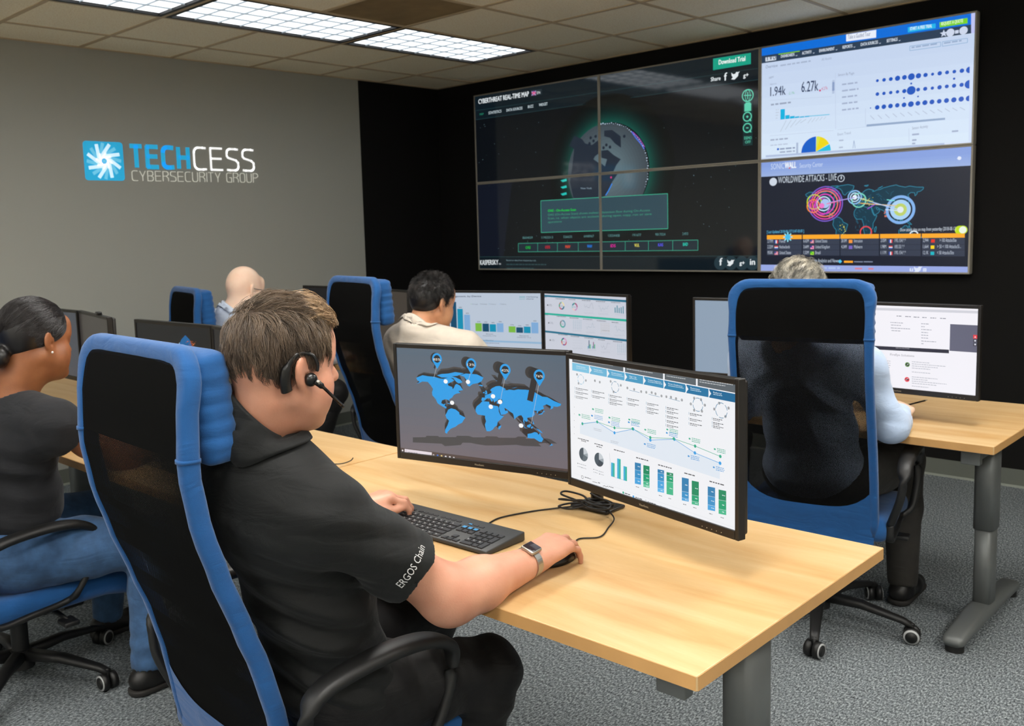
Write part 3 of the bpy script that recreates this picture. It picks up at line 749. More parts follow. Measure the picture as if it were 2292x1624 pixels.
class Screen:
    """draws on one or several coplanar rectangles; xf: matrix of the plane (local x right, z up, -y towards the viewer)"""
    def __init__(self, xf, rects, step=0.0001, k=1.0, gloss=0.22):
        self.xf = xf; self.inv = xf.inverted(); self.rects = rects; self.mb = [MB() for _ in rects]
        self.step = step; self.k = k; self.gloss = gloss; self.map = lambda u, v: (u, v)
        self.cp = self.inv @ SURVEY.translation
    def crop(self, x0, y0, s):
        self.map = lambda u, v: (x0 + u * s, y0 + v * s)
    def P(self, u, v):
        """point of the picture as read off the photo -> coordinates on the screen plane"""
        px, py = self.map(u, v)
        d = Vector(((px - 1032.0) / 2099.6, -(py - 754.6) / 2099.6, -1.0))
        d = self.inv.to_3x3() @ (SURVEY.to_3x3() @ d)
        t = -self.cp.y / d.y
        return (self.cp.x + d.x * t, self.cp.z + d.z * t)
    def col(self, c): return screen_col(c[0], c[1], c[2], self.k, self.gloss)
    def face(self, poly, c, L):
        for (x0, x1, z0, z1), mb in zip(self.rects, self.mb):
            if max(p[0] for p in poly) < x0 or min(p[0] for p in poly) > x1 or max(p[1] for p in poly) < z0 or min(p[1] for p in poly) > z1: continue
            q = clip_poly(list(poly), x0, x1, z0, z1)
            if len(q) >= 3: mb.add([(p[0], -L * self.step, p[1]) for p in q], [tuple(range(len(q)))], self.col(c))
    def fill(self, c, L=0):
        for (x0, x1, z0, z1), mb in zip(self.rects, self.mb):
            mb.add([(x0, -L * self.step, z0), (x1, -L * self.step, z0), (x1, -L * self.step, z1), (x0, -L * self.step, z1)], [(0, 1, 2, 3)], self.col(c))
    def poly(self, pts, c, L=1, raw=False):
        q = list(pts) if raw else [self.P(*p) for p in pts]
        if len(q) > 4:
            tr = tessellate_polygon([[Vector((a, b, 0)) for a, b in q]])
            for t in tr: self.face([q[i] for i in t], c, L)
        else: self.face(q, c, L)
    def rect(self, u0, v0, u1, v1, c, L=1):
        """upright rectangle between two photo points"""
        a, b = self.P(u0, v0), self.P(u1, v1)
        self.face([(a[0], b[1]), (b[0], b[1]), (b[0], a[1]), (a[0], a[1])], c, L)
    def line(self, pts, w, c, L=2, raw=False, closed=False):
        q = list(pts) if raw else [self.P(*p) for p in pts]
        if closed: q.append(q[0])
        for a, b in zip(q[:-1], q[1:]):
            dx, dz = b[0] - a[0], b[1] - a[1]; ln = math.hypot(dx, dz)
            if ln < 1e-6: continue
            nx, nz = -dz / ln * w / 2, dx / ln * w / 2
            self.face([(a[0] - nx, a[1] - nz), (b[0] - nx, b[1] - nz), (b[0] + nx, b[1] + nz), (a[0] + nx, a[1] + nz)], c, L)
    def disc(self, u, v, r, c, L=2, a0=0, a1=360, r0=0.0, n=28, raw=False, xs=1.0):
        cx, cz = (u, v) if raw else self.P(u, v)
        m = max(3, int(n * abs(a1 - a0) / 360))
        A = [math.radians(a0 + (a1 - a0) * k / m) for k in range(m + 1)]
        for p, q in zip(A[:-1], A[1:]):
            o = [(cx + r * xs * math.cos(p), cz + r * math.sin(p)), (cx + r * xs * math.cos(q), cz + r * math.sin(q))]
            i = [(cx + r0 * xs * math.cos(q), cz + r0 * math.sin(q)), (cx + r0 * xs * math.cos(p), cz + r0 * math.sin(p))] if r0 else [(cx, cz)]
            self.face(o + i, c, L)
    def text(self, s, u0, v0, u1, v1, c, L=3, h=None, bold=0.0):
        """lettering with its baseline from one photo point to another; h: optional cap height in metres"""
        vs, tr, x0, x1 = text_mesh(s)
        a, b = self.P(u0, v0), self.P(u1, v1)
        w = b[0] - a[0]; sx = w / (x1 - x0); sz = (h / 0.70) if h else sx
        for t in tr:
            self.face([(a[0] + (vs[i][0] - x0) * sx, a[1] + vs[i][1] * sz + (b[1] - a[1]) * (vs[i][0] - x0) / (x1 - x0)) for i in t], c, L)
        if bold:
            for t in tr:
                self.face([(a[0] + bold + (vs[i][0] - x0) * sx, a[1] + bold * .6 + vs[i][1] * sz + (b[1] - a[1]) * (vs[i][0] - x0) / (x1 - x0)) for i in t], c, L)
    def dashes(self, u0, v0, u1, v1, h, c, L=3, seed=0):
        """a line of print too small to read: word-long dashes"""
        rnd = random.Random(seed + int(u0 * 7 + v0 * 13))
        a, b = self.P(u0, v0), self.P(u1, v1)
        x = a[0]
        while x < b[0] - h:
            w = h * rnd.uniform(1.5, 4.5); x2 = min(x + w, b[0])
            z = a[1]
            self.face([(x, z), (x2, z), (x2, z + h), (x, z + h)], c, L); x = x2 + h * 0.8
    def build(self, parents, name='screen'):
        out = []
        for mb, pr in zip(self.mb, parents):
            out.append(mb.build(name, pr))
        return out

# coarse coastlines, longitude/latitude
LAND = {
 'north_america': [(-168,66),(-156,71),(-141,70),(-128,70),(-115,68),(-108,68),(-95,72),(-85,69),(-82,67),(-94,60),(-92,57),(-82,55),(-80,51),(-78,54),(-77,60),(-74,62),(-65,59),(-60,55),(-56,52),(-66,49),(-60,46),(-70,43),(-74,40),(-76,35),(-81,31),(-80,26),(-83,29),(-90,30),(-97,27),(-97,21),(-91,19),(-87,21),(-88,16),(-83,14),(-83,10),(-78,8),(-85,11),(-92,14),(-99,17),(-105,20),(-109,25),(-113,31),(-112,27),(-115,31),(-121,35),(-124,41),(-124,48),(-131,54),(-140,60),(-152,60),(-158,57),(-164,55),(-158,59),(-165,62)],
 'arctic_islands': [(-124,73),(-115,76),(-100,78),(-85,82),(-65,82),(-78,76),(-90,74),(-80,73),(-68,70),(-62,66),(-70,63),(-76,65),(-85,71),(-100,71),(-112,70)],
 'greenland': [(-73,78),(-60,82),(-35,83.5),(-18,80),(-20,73),(-26,69),(-38,65.5),(-44,60),(-50,62),(-53,67),(-55,71),(-62,76)],
 'south_america': [(-78,8),(-72,12),(-62,10.5),(-52,5),(-50,0),(-44,-2.5),(-35,-6),(-38,-13),(-40,-20),(-48,-26),(-53,-33),(-58,-36),(-62,-39),(-65,-44),(-68,-50),(-68,-55),(-73,-52),(-74,-43),(-71,-30),(-70,-18),(-77,-12),(-81,-5),(-79,2)],
 'africa': [(-6,36),(10,37),(11,33),(20,31),(32,31),(35,27),(37,20),(43,12),(51,12),(46,3),(40,-5),(40,-15),(35,-20),(32,-28),(26,-34),(19,-35),(15,-27),(12,-17),(13,-8),(9,0),(8,5),(-5,5),(-9,5),(-15,11),(-17,16),(-16,23),(-10,30)],
 'madagascar': [(49,-12),(50,-16),(47,-25),(44,-23),(44,-17)],
 'eurasia': [(-9,37),(-9,43),(-2,44),(-4,48),(2,51),(8,54),(10,57),(8,58),(5,60),(8,64),(16,69),(25,71),(35,69),(41,67),(36,65),(44,66),(48,68),(60,69),(68,72),(75,73),(87,75),(104,77),(113,74),(130,71),(142,73),(160,70),(180,69),(179,65),(172,61),(162,59),(163,56),(157,51),(156,58),(145,59),(137,54),(141,49),(133,43),(128,39),(129,36),(126,35),(125,40),(118,39),(122,31),(119,25),(110,21),(106,19),(109,12),(105,9),(100,13),(103,2),(98,9),(97,16),(91,22),(86,20),(80,14),(77,8),(73,18),(70,22),(61,25),(57,27),(50,30),(48,29),(52,24),(56,26),(59,22),(54,17),(44,13),(39,21),(35,29),(36,36),(28,36),(27,40),(35,42),(41,41),(38,46),(30,46),(28,42),(24,40),(22,37),(19,41),(13,45),(18,40),(15,38),(9,44),(3,43),(-1,38),(-5,36)],
 'britain': [(-5,50),(1,51),(0,54),(-3,58),(-6,57),(-4,54)],
 'ireland': [(-10,52),(-6,52),(-6,55),(-9,54)],
 'iceland': [(-24,65),(-14,64),(-15,66.5),(-22,66.5)],
 'japan': [(130,32),(135,34),(140,36),(141,41),(145,43),(141,45),(139,39),(133,35)],
 'sumatra': [(95,5),(106,-6),(114,-8),(105,-7),(98,1)],
 'borneo': [(109,1),(117,7),(119,3),(116,-4),(110,-3)],
 'sulawesi': [(120,1),(125,1),(122,-5),(119,-4)],
 'new_guinea': [(131,-1),(141,-3),(150,-10),(143,-9),(137,-5)],
 'philippines': [(120,18),(122,14),(126,8),(122,8)],
 'australia': [(114,-22),(122,-18),(130,-12),(136,-12),(140,-17),(143,-11),(146,-19),(153,-26),(150,-37),(144,-38),(138,-35),(131,-31),(124,-33),(115,-34)],
 'new_zealand': [(173,-35),(178,-38),(174,-41),(168,-46),(172,-41)],
 'svalbard': [(12,79),(25,80),(20,77)],
 'novaya_zemlya': [(52,71),(66,76),(60,73)],
 'cuba': [(-84,22),(-75,20),(-80,23)],
}

PANEL_W, PANEL_H, PX0, PZ0, PY = 1.236, 0.703, 0.4914, 1.174, -0.080

def build_video_wall():
    names = {(0, 1): 'top left wall display, dark cyberthreat map title and left half of the globe',
             (1, 1): 'top middle wall display with the green download button',
             (2, 1): 'top right wall display, bright page with blue dots and bar chart',
             (0, 0): 'bottom left wall display with the green framed text box and white brand name below',
             (1, 0): 'bottom middle wall display with four round social icons in its corner',
             (2, 0): 'bottom right wall display with the live world attack map and orange table headings'}
    roots = {}; bz = 0.0095
    for (i, j), lab in names.items():
        x, z = PX0 + PANEL_W * i, PZ0 + PANEL_H * j
        r = empty('wall_display', (x + PANEL_W / 2, 0, z + PANEL_H / 2), 0, lab, 'display', 'displays of the video wall')
        f = MB(); a, b = PANEL_W / 2 - 0.0008, PANEL_H / 2 - 0.0008
        for (x0, x1, z0, z1) in ((-a, a, -b, -b + bz), (-a, a, b - bz, b), (-a, -a + bz, -b + bz, b - bz), (a - bz, a, -b + bz, b - bz)):
            f.rbox(x0, x1, PY, PY + 0.05, z0, z1, M['wallbezel'], r=0.0015, seg=2, smooth=False)
        f.build('bezel', r)
        h = MB(); h.box(-a + .004, a - .004, PY + 0.008, -0.0005, -b + .004, b - .004, M['bezel']); h.build('housing', r)
        roots[(i, j)] = r
    def scr(keys, k, gloss):
        # plane in world coordinates, then shifted to each display's own origin
        rects = [(PX0 + PANEL_W * i + bz, PX0 + PANEL_W * (i + 1) - bz, PZ0 + PANEL_H * j + bz, PZ0 + PANEL_H * (j + 1) - bz) for i, j in keys]
        return Screen(Matrix.Translation((0, PY + 0.006, 0)), rects, 0.00018, k, gloss)
    def finish(s, keys):
        for (i, j), mb in zip(keys, s.mb):
            r = roots[(i, j)]; o = r.location
            mb.v = [(v[0] - o.x, v[1] + PY + 0.006, v[2] - o.z) for v in mb.v]
            mb.build('screen', r)
    # ---- the four dark displays: one picture
    keys = [(0, 1), (1, 1), (0, 0), (1, 0)]
    s = scr(keys, 1.0, 0.07); s.crop(1050, 100, 670 / 2092)
    s.fill((10, 14, 19), 0)
    s.poly([(0, 335), (2060, 0), (2060, 238), (0, 531)], (14, 26, 33), 1)
    for a, b in (((0, 468), (2060, 158)), ((0, 531), (2060, 238))): s.line([a, b], 0.003, (34, 62, 66), 2)
    s.poly([(40, 965), (300, 950), (240, 1480), (52, 1480)], (16, 21, 33), 1)
    # halo: light falling off around the globe in rings
    gl = s.P(690, 820); gr = s.P(1250, 850); tp = s.P(960, 548)
    R = (gr[0] - gl[0]) / 2; cx = (gr[0] + gl[0]) / 2; cz = tp[1] - R
    for k in range(16):
        t = k / 15.0; f = t * t
        s.disc(cx + .02, cz + .01, R * (1.55 - 0.53 * t), (int(7 + 2 * f), int(11 + 62 * f), int(14 + 50 * f)), 2 + k * 0.15, r0=R * (1.55 - 0.53 * t) - R * 0.04, raw=True, n=56)
    s.disc(cx, cz, R, (62, 72, 80), 5, raw=True, n=64)
    for k in range(1, 10):
        s.disc(cx + 0.02 * k / 9, cz + 0.03 * k / 9, R * (1 - 0.075 * k), (62 + 3 * k, 72 + 4 * k, 80 + 4 * k), 5 + k * 0.1, raw=True, n=48)
    dk = (30, 40, 54)
    s.poly([(735, 635), (790, 660), (812, 690), (860, 700), (905, 665), (905, 760), (880, 780), (870, 800), (905, 825), (905, 1070), (730, 1070), (706, 960), (722, 850), (735, 730), (700, 705)], dk, 7)
    s.poly([(925, 740), (970, 735), (1010, 770), (1060, 800), (1030, 840), (1000, 905), (1040, 900), (1000, 960), (960, 1050), (925, 1068), (925, 830), (950, 850), (965, 800), (925, 790)], dk, 7)
    s.poly([(945, 600), (1000, 595), (1060, 640), (1062, 720), (1020, 690), (985, 650), (945, 640)], dk, 7)
    for pt in ((850, 650), (885, 640), (870, 672), (842, 690), (960, 700), (985, 715), (940, 720), (1085, 640)): s.disc(pt[0], pt[1], 0.012, dk, 7, n=7)
    rnd = random.Random(4)
    for a in range(-20, 100, 3):
        rr = R * rnd.uniform(0.985, 1.01); an = math.radians(a)
        s.disc(cx + rr * math.cos(an), cz + rr * math.sin(an), rnd.uniform(.002, .006), (185, 205, 225), 8, raw=True, n=6)
    s.line([(1135, 605), (1165, 650), (1200, 690), (1225, 730)], 0.008, (80, 110, 220), 8); s.line([(1145, 610), (1190, 655), (1228, 715)], 0.006, (150, 70, 170), 8.2)
    s.line([(1000, 970), (975, 1020), (955, 1052)], 0.008, (50, 130, 225), 8)
    s.disc(993, 927, 0.008, (200, 40, 120), 8, n=8)
    for v in (948, 994, 1042): s.poly([(640, v), (680, v - 12), (684, v + 4), (655, v + 12)], (30, 190, 180), 8)
    s.text('New York', 782, 1008, 858, 1008, (150, 175, 190), 8, h=0.012)
    for _ in range(70):
        s.disc(rnd.uniform(60, 2010), rnd.uniform(540, 1450), rnd.uniform(.0012, .003), (110, 140, 150), 2.2, n=5)
    T = 'text'
    wh = (225, 232, 235)
    s.text('CYBERTHREAT REAL-TIME MAP', 66, 415, 418, 360, wh, 9, h=0.037, bold=0.0018)
    s.poly([(432, 318), (508, 308), (510, 348), (434, 360)], (36, 48, 54), 8)
    s.rect(438, 325, 468, 352, (46, 60, 140), 9); s.line([(438, 338), (468, 336)], 0.008, (220, 80, 130), 10); s.line([(453, 324), (453, 354)], 0.008, (220, 80, 130), 10)
    s.line([(438, 327), (468, 352)], 0.004, (225, 200, 220), 9.5); s.line([(438, 355), (468, 323)], 0.004, (225, 200, 220), 9.5)
    s.text('EN', 475, 345, 497, 342, wh, 9)
    s.text('MAP', 75, 494, 102, 490, (40, 140, 110), 9)
    for t_, a, b, c_, d_ in (('STATISTICS', 137, 487, 226, 473), ('DATA SOURCES', 262, 468, 373, 452), ('BUZZ', 412, 444, 450, 438), ('WIDGET', 489, 431, 549, 422)):
        s.text(t_, a, b, c_, d_, (185, 200, 205), 9, h=0.021, bold=0.001)
    s.poly([(1706, 98), (1970, 57), (1970, 135), (1706, 178)], (20, 158, 132), 9)
    s.text('Download Trial', 1745, 140, 1930, 113, (240, 248, 246), 10, h=0.030, bold=0.0016)
    s.text('Share', 1690, 257, 1757, 247, wh, 9, h=0.026, bold=0.0014)
    s.text('f', 1782, 252, 1802, 250, wh, 9, bold=0.003); s.text('g+', 1916, 230, 1952, 224, wh, 9, bold=0.002)
    def bird(u, v, r, c):
        x, z = s.P(u, v)
        s.poly([(x - r, z - .6 * r), (x - .2 * r, z - .75 * r), (x + .6 * r, z - .1 * r), (x + .7 * r, z + .45 * r), (x + r, z + .8 * r), (x + .55 * r, z + .7 * r), (x + .2 * r, z + .8 * r), (x - .05 * r, z + .45 * r), (x - .5 * r, z + .4 * r), (x - .95 * r, z + .8 * r), (x - .85 * r, z + .1 * r), (x - .6 * r, z - .2 * r)], c, 10, raw=True)
    bird(1862, 218, 0.030, wh)
    tb = (92, 205, 172)
    for v in (355, 435, 508, 585, 666): s.rect(1915, v - 35, 1982, v + 35, (20, 48, 50), 8)
    s.disc(1948, 355, 0.040, tb, 9, r0=0.034); s.disc(1948, 355, 0.040, tb, 9, r0=0.033, xs=0.45); s.line([(1922, 355), (1974, 353)], 0.005, tb, 9); s.line([(1948, 330), (1948, 381)], 0.005, tb, 9)
    s.rect(1925, 414, 1972, 462, tb, 9); s.rect(1932, 405, 1966, 412, tb, 9)
    for v, plus in ((503, True), (581, False)):
        s.disc(1945, v, 0.031, tb, 9, r0=0.024); s.line([(1960, v + 15), (1971, v + 30)], 0.008, tb, 9); s.line([(1937, v), (1953, v)], 0.006, tb, 9)
        if plus: s.line([(1945, v - 9), (1945, v + 9)], 0.006, tb, 9)
    s.text('DEMO', 1924, 662, 1975, 660, tb, 9, h=0.018); s.text('OFF', 1930, 690, 1968, 688, tb, 9, h=0.018)
    q = [(502, 1090), (1388, 1040), (1390, 1285), (505, 1312)]
    s.poly(q, (44, 70, 82), 10); s.line(q, 0.004, (62, 176, 142), 11, closed=True)
    s.text('OAS - On-Access Scan', 552, 1168, 747, 1160, (20, 205, 60), 12, h=0.018, bold=0.001)
    g2 = (62, 150, 122)
    s.text('OAS (On-Access Scan) shows malware detection flow during On-Access', 552, 1195, 1265, 1163, g2, 12, h=0.016)
    s.text('Scan, i.e. when objects are accessed during open, copy, run or save', 552, 1220, 1277, 1189, g2, 12, h=0.016)
    s.text('operations', 552, 1246, 648, 1241, g2, 12, h=0.016)
    for u, v, t_ in ((410, 1356, '8604039'), (547, 1354, '11453313'), (690, 1350, '526633'), (838, 1346, '6448967'), (1013, 1342, '13554408'), (1173, 1338, '191677'), (1337, 1334, '9817024'), (1511, 1330, '2493')):
        w = len(t_) * 5.0; s.text(t_, u - w, v, u + w, v - 1, (90, 140, 140), 9, h=0.018); s.line([(u, 1366), (u, 1386)], 0.002, (60, 110, 100), 9)
    def ty(u): return 1388 + (1364 - 1388) * (u - 345) / 1255.0
    def by(u): return 1447 + (1436 - 1447) * (u - 345) / 1255.0
    bx = [345, 480, 618, 764, 922, 1092, 1254, 1424, 1600]
    for a, b, t_, c_ in zip(bx[:-1], bx[1:], ('OAS', 'ODS', 'MAV', 'WAV', 'IDS', 'VUL', 'KAS', 'BAD'), ((20, 180, 60), (190, 35, 50), (215, 75, 50), (30, 120, 220), (210, 30, 150), (215, 205, 90), (85, 80, 225), (30, 190, 170))):
        pg = [(a, ty(a)), (b, ty(b)), (b, by(b)), (a, by(a))]
        s.poly(pg, (26, 40, 50), 9); s.line(pg, 0.0035, (58, 160, 132), 10, closed=True)
        m_ = (a + b) / 2; s.text(t_, m_ - 17, ty(m_) + 40, m_ + 17, ty(m_) + 39, c_, 11, h=0.022, bold=0.0016)
    s.poly([(40, 1482), (2060, 1475), (2060, 1600), (40, 1600)], (13, 24, 31), 8.5); s.line([(40, 1482), (2060, 1475)], 0.002, (50, 84, 86), 9)
    s.text('KASPERSKY', 78, 1538, 205, 1536, wh, 9.5, h=0.040, bold=0.001); s.text('lab', 210, 1536, 224, 1536, wh, 9.5)
    s.text('Based on data from Kaspersky Lab.', 262, 1510, 470, 1512, (120, 150, 158), 9.5, h=0.011); s.dashes(262, 1538, 540, 1538, .008, (44, 72, 76), 9.5); s.dashes(264, 1565, 460, 1565, .008, (44, 72, 76), 9.5)
    for u, t_ in ((1757, 'f'), (1830, ''), (1907, 'g+'), (1980, 'in')):
        s.disc(u, 1525, 0.046, (38, 56, 64), 9.5)
        if t_ == 'f': s.text('f', u - 8, 1542, u + 11, 1542, wh, 10.5, bold=0.004)
        elif t_: s.text(t_, u - 17, 1538, u + 17, 1538, wh, 10.5, bold=0.003)
        else: bird(u, 1525, 0.027, wh)
    finish(s, keys)
    # ---- bright dashboard page
    s = scr([(2, 1)], 1.0, 0.3); s.crop(1690, 20, 510 / 2292)
    s.fill((200, 216, 240), 0)
    for k in range(8):
        u = k / 8.0; s.poly([(60, 545 + 950 * u), (2220, 248 + 1125 * u), (2220, 248 + 1125 * (u + .13)), (60, 545 + 950 * (u + .13))], (int(196 + 22 * u), int(212 + 22 * u), int(238 + 12 * u)), 1)
    s.poly([(60, 300), (2220, -40), (2220, 150), (60, 474)], (0, 108, 216), 2)
    s.poly([(60, 474), (2220, 150), (2220, 238), (60, 549)], (40, 60, 84), 2)
    s.poly([(2174, 20), (2240, 10), (2240, 240), (2174, 245)], (190, 195, 240), 2.5)
    s.poly([(917, 258), (1220, 210), (1218, 288), (917, 328)], (232, 238, 250), 3); s.text('Take a Guided Tour', 935, 303, 1160, 269, (90, 104, 140), 4, h=0.024)
    s.poly([(1537, 185), (1817, 145), (1817, 193), (1537, 237)], (30, 178, 232), 3); s.text('START A FREE TRIAL', 1558, 217, 1780, 186, (215, 240, 252), 4, h=0.018, bold=.001)
    s.poly([(1855, 135), (2138, 90), (2138, 145), (1857, 187)], (118, 208, 40), 3); s.text('REQUEST A QUOTE', 1872, 168, 2092, 134, (225, 248, 205), 4, h=0.018, bold=.001)
    s.poly([(105, 488), (212, 473), (212, 514), (105, 530)], (205, 214, 226), 3)
    for k, c_ in enumerate('TVO'): s.text(c_, 111 + 35 * k, 520 - 5 * k, 136 + 35 * k, 517 - 5 * k, (40, 60, 84), 4, h=0.024, bold=.002)
    for t_, a, b, c_, d_ in (('DASHBOARDS', 260, 493, 395, 472), ('ACTIVITY', 472, 461, 568, 447), ('ENVIRONMENT', 645, 437, 798, 414), ('REPORTS', 880, 402, 978, 387), ('DATA SOURCES', 1063, 375, 1235, 349), ('SETTINGS', 1323, 338, 1432, 321)):
        s.text(t_, a, b, c_, d_, (205, 215, 228), 3, h=0.018, bold=.0012)
        s.line([(c_ + 14, d_ - 6), (c_ + 22, d_ + 1), (c_ + 30, d_ - 9)], 0.003, (180, 192, 210), 3)
    s.poly([(235, 452), (450, 420), (450, 429), (235, 461)], (130, 205, 60), 3)
    for u, v in ((1965, 238), (2097, 217)): s.disc(u, v, 0.021, (205, 215, 235), 3)
    s.rect(2012, 216, 2048, 244, (205, 215, 235), 3)
    x, z = s.P(1898, 247); s.poly([(x + (0.021 if k % 2 == 0 else 0.009) * math.sin(PI * k / 5), z + (0.021 if k % 2 == 0 else 0.009) * math.cos(PI * k / 5)) for k in range(10)], (205, 215, 235), 3, raw=True)
    s.text('Overview', 107, 600, 228, 582, (120, 136, 165), 3, h=0.020); s.dashes(255, 577, 560, 535, .009, (165, 180, 206), 3); s.text('All Assets', 670, 522, 770, 505, (150, 164, 192), 3, h=.016)
    for pg in ([(1557, 375), (1868, 333), (1868, 376), (1557, 420)], [(1885, 330), (2137, 295), (2137, 338), (1885, 376)]): s.line(pg, 0.0025, (120, 165, 205), 3, closed=True)
    s.dashes(1575, 396, 1850, 360, .008, (150, 172, 205), 3); s.dashes(1900, 352, 2080, 330, .008, (150, 172, 205), 3)
    s.text('SIEM', 140, 703, 185, 692, (130, 142, 168), 3); s.text('Alarms', 150, 768, 215, 756, (150, 162, 186), 3)
    s.text('1.94k', 153, 878, 307, 862, (42, 58, 92), 3, h=0.056, bold=0.0012); s.text('6.27k', 466, 838, 635, 820, (42, 58, 92), 3, h=0.062, bold=0.0012)
    s.text('-2.19k', 335, 862, 398, 854, (120, 190, 160), 3, h=.016); s.disc(654, 820, 0.006, (205, 60, 110), 3); s.text('4.27k', 668, 818, 731, 808, (205, 80, 125), 3, h=.018)
    s.rect(777, 716, 799, 850, (178, 194, 222), 2.5); s.rect(777, 736, 799, 822, (138, 158, 196), 3)
    s.dashes(160, 972, 360, 950, .010, (150, 162, 186), 3)
    for a, b, c_, d_ in ((256, 1010, 300, 1108), (305, 1070, 348, 1103), (352, 1080, 398, 1098), (402, 1083, 445, 1093), (449, 1083, 496, 1089), (500, 1078, 545, 1084)): s.rect(a, b, c_, d_, (0, 176, 222), 3)
    s.line([(545, 1078), (750, 1061)], 0.004, (60, 190, 225), 3)
    for k in range(5): s.line([(315 + 50 * k, 1120 - 3 * k), (255 + 50 * k, 1235 - 22 * k)], 0.003, (176, 190, 208), 3)
    for k in range(5): s.line([(570 + 36 * k, 1096 - 3 * k), (530 + 40 * k, 1150 - 10 * k)], 0.003, (182, 196, 212), 3)
    for k in range(4): s.dashes(208, 1020 + 28 * k, 240, 1018 + 28 * k, .006, (190, 202, 222), 3)
    for (a, b, c_, d_) in ((150, 920, 770, 882), (150, 1276, 790, 1222), (830, 1214, 1540, 1142)): s.line([(a, b), (c_, d_)], 0.002, (188, 202, 226), 2.5)
    for (a, b, c_, d_) in ((808, 640, 812, 1210), (1110, 1000, 1112, 1180), (1548, 1200, 1550, 1340)): s.line([(a, b), (c_, d_)], 0.002, (186, 200, 226), 2.5)
    cx, cz = s.P(612, 1436); r = (s.P(762, 1436)[0] - s.P(465, 1436)[0]) / 2
    for a0, a1, c_ in ((90, 180, (5, 92, 200)), (72, 88, (218, 226, 70)), (27, 72, (238, 214, 10)), (0, 25, (30, 190, 225))): s.disc(cx, cz, r, c_, 3, a0, a1, raw=True)
    s.text('Sensors By Plugin', 835, 676, 998, 657, (140, 152, 178), 3, h=.015)
    for k in range(5): s.dashes(875, 768 + 64 * k, 1030 + 12 * (k % 3), 750 + 66 * k, .009, (162, 176, 204), 3)
    s.text('Event Trend', 830, 1275, 962, 1258, (150, 162, 188), 3, h=.016); s.text('Sensor Activity', 1580, 1213, 1740, 1192, (140, 152, 178), 3, h=.016)
    s.line([(985, 1400), (996, 1322), (1008, 1400)], 0.003, (150, 170, 205), 3); s.dashes(845, 1330, 905, 1324, .008, (172, 186, 210), 3); s.dashes(845, 1400, 905, 1394, .008, (172, 186, 210), 3)
    for u, v, w in ((1580, 1272, 1650), (1580, 1328, 1625), (1980, 1240, 2050), (1580, 1362, 1612)): s.dashes(u, v, w, v - 8, .009, (160, 174, 202), 3)
    s.dashes(155, 1326, 330, 1306, .009, (160, 172, 196), 3); s.dashes(155, 1378, 330, 1360, .007, (185, 198, 220), 3)
    s.disc(231, 1410, 0.007, (5, 92, 200), 3); s.dashes(250, 1416, 402, 1398, .009, (140, 154, 184), 3); s.dashes(250, 1448, 402, 1430, .009, (160, 174, 200), 3)
    s.rect(415, 1345, 434, 1450, (170, 186, 214), 3)
    dots = [(1231, 721, 12), (1298, 713, 15), (1366, 705, 16), (1434, 697, 21), (1503, 688, 19), (1573, 681, 27), (1644, 672, 21), (1715, 664, 17), (1786, 656, 12), (1858, 647, 17), (1932, 638, 15), (2005, 630, 14), (2081, 621, 17), (2157, 612, 25),
            (1231, 856, 15), (1297, 849, 14), (1365, 841, 14), (1433, 833, 14), (1502, 826, 17), (1571, 819, 35), (1641, 811, 15), (1712, 803, 16), (1784, 796, 13), (1856, 788, 17), (1929, 779, 15), (2002, 772, 16), (2078, 763, 16), (2154, 757, 33),
            (1229, 990, 19), (1296, 983, 19), (1363, 976, 19), (1431, 969, 18), (1499, 964, 19), (1568, 957, 23), (1638, 949, 19), (1709, 942, 20), (1780, 935, 19), (1853, 928, 18), (1926, 921, 19), (2000, 914, 20), (2074, 906, 20), (2150, 899, 22),
            (1571, 750, 8), (2003, 701, 9), (1499, 895, 7), (1640, 880, 7), (1162, 996, 5)]
    for u, v, rr in dots: s.disc(u, v, rr * 0.00068, (10, 82, 188), 3, n=20)
    s.poly([(2160, 560), (2240, 550), (2240, 1340), (2148, 1350)], (206, 220, 244), 4)
    for k in range(13): s.line([(1160 + 75 * k, 1072 - 7 * k), (1200 + 76 * k, 1112 - 8 * k)], 0.004, (180, 194, 218), 3)
    s.poly([(1122, 1162), (1912, 1094), (1912, 1114), (1122, 1184)], (146, 168, 200), 3)
    s.poly([(108, 1472), (1905, 1347), (1905, 1368), (108, 1492)], (176, 192, 222), 5); s.poly([(1905, 1347), (2160, 1330), (2160, 1350), (1905, 1368)], (214, 226, 246), 5)
    finish(s, [(2, 1)])
    # ---- live attack map
    s = scr([(2, 0)], 1.0, 0.25); s.crop(1690, 320, 510 / 2292)
    s.fill((24, 30, 46), 0)
    s.poly([(60, 170), (2220, 30), (2220, 222), (60, 337)], (134, 160, 222), 1)
    for k in range(4): s.poly([(60, 250 + 22 * k), (2220, 110 + 28 * k), (2220, 140 + 28 * k), (60, 274 + 22 * k)], (138 + 5 * k, 164 + 4 * k, 224), 1.2 + .1 * k)
    s.text('SONIC', 160, 266, 294, 257, (205, 220, 245), 3, h=0.036); s.text('WALL', 298, 257, 412, 250, (240, 245, 252), 3, h=0.038, bold=.003)
    s.poly([(336, 258), (348, 240), (358, 257)], (215, 90, 80), 4); s.text('Security Center', 448, 250, 683, 234, (205, 220, 245), 3, h=0.028)
    s.line([(2035, 160), (2048, 135), (2060, 158)], .004, (225, 232, 250), 3); s.disc(2056, 152, .010, (225, 232, 250), 3)
    s.disc(183, 390, 0.025, (205, 215, 228), 3); s.text('WORLDWIDE ATTACKS - LIVE', 232, 404, 820, 374, (205, 216, 228), 3, h=0.040); s.disc(866, 355, 0.021, (205, 216, 228), 3, r0=.017); s.text('i', 861, 363, 871, 363, (205, 216, 228), 3, h=.02, bold=.002)
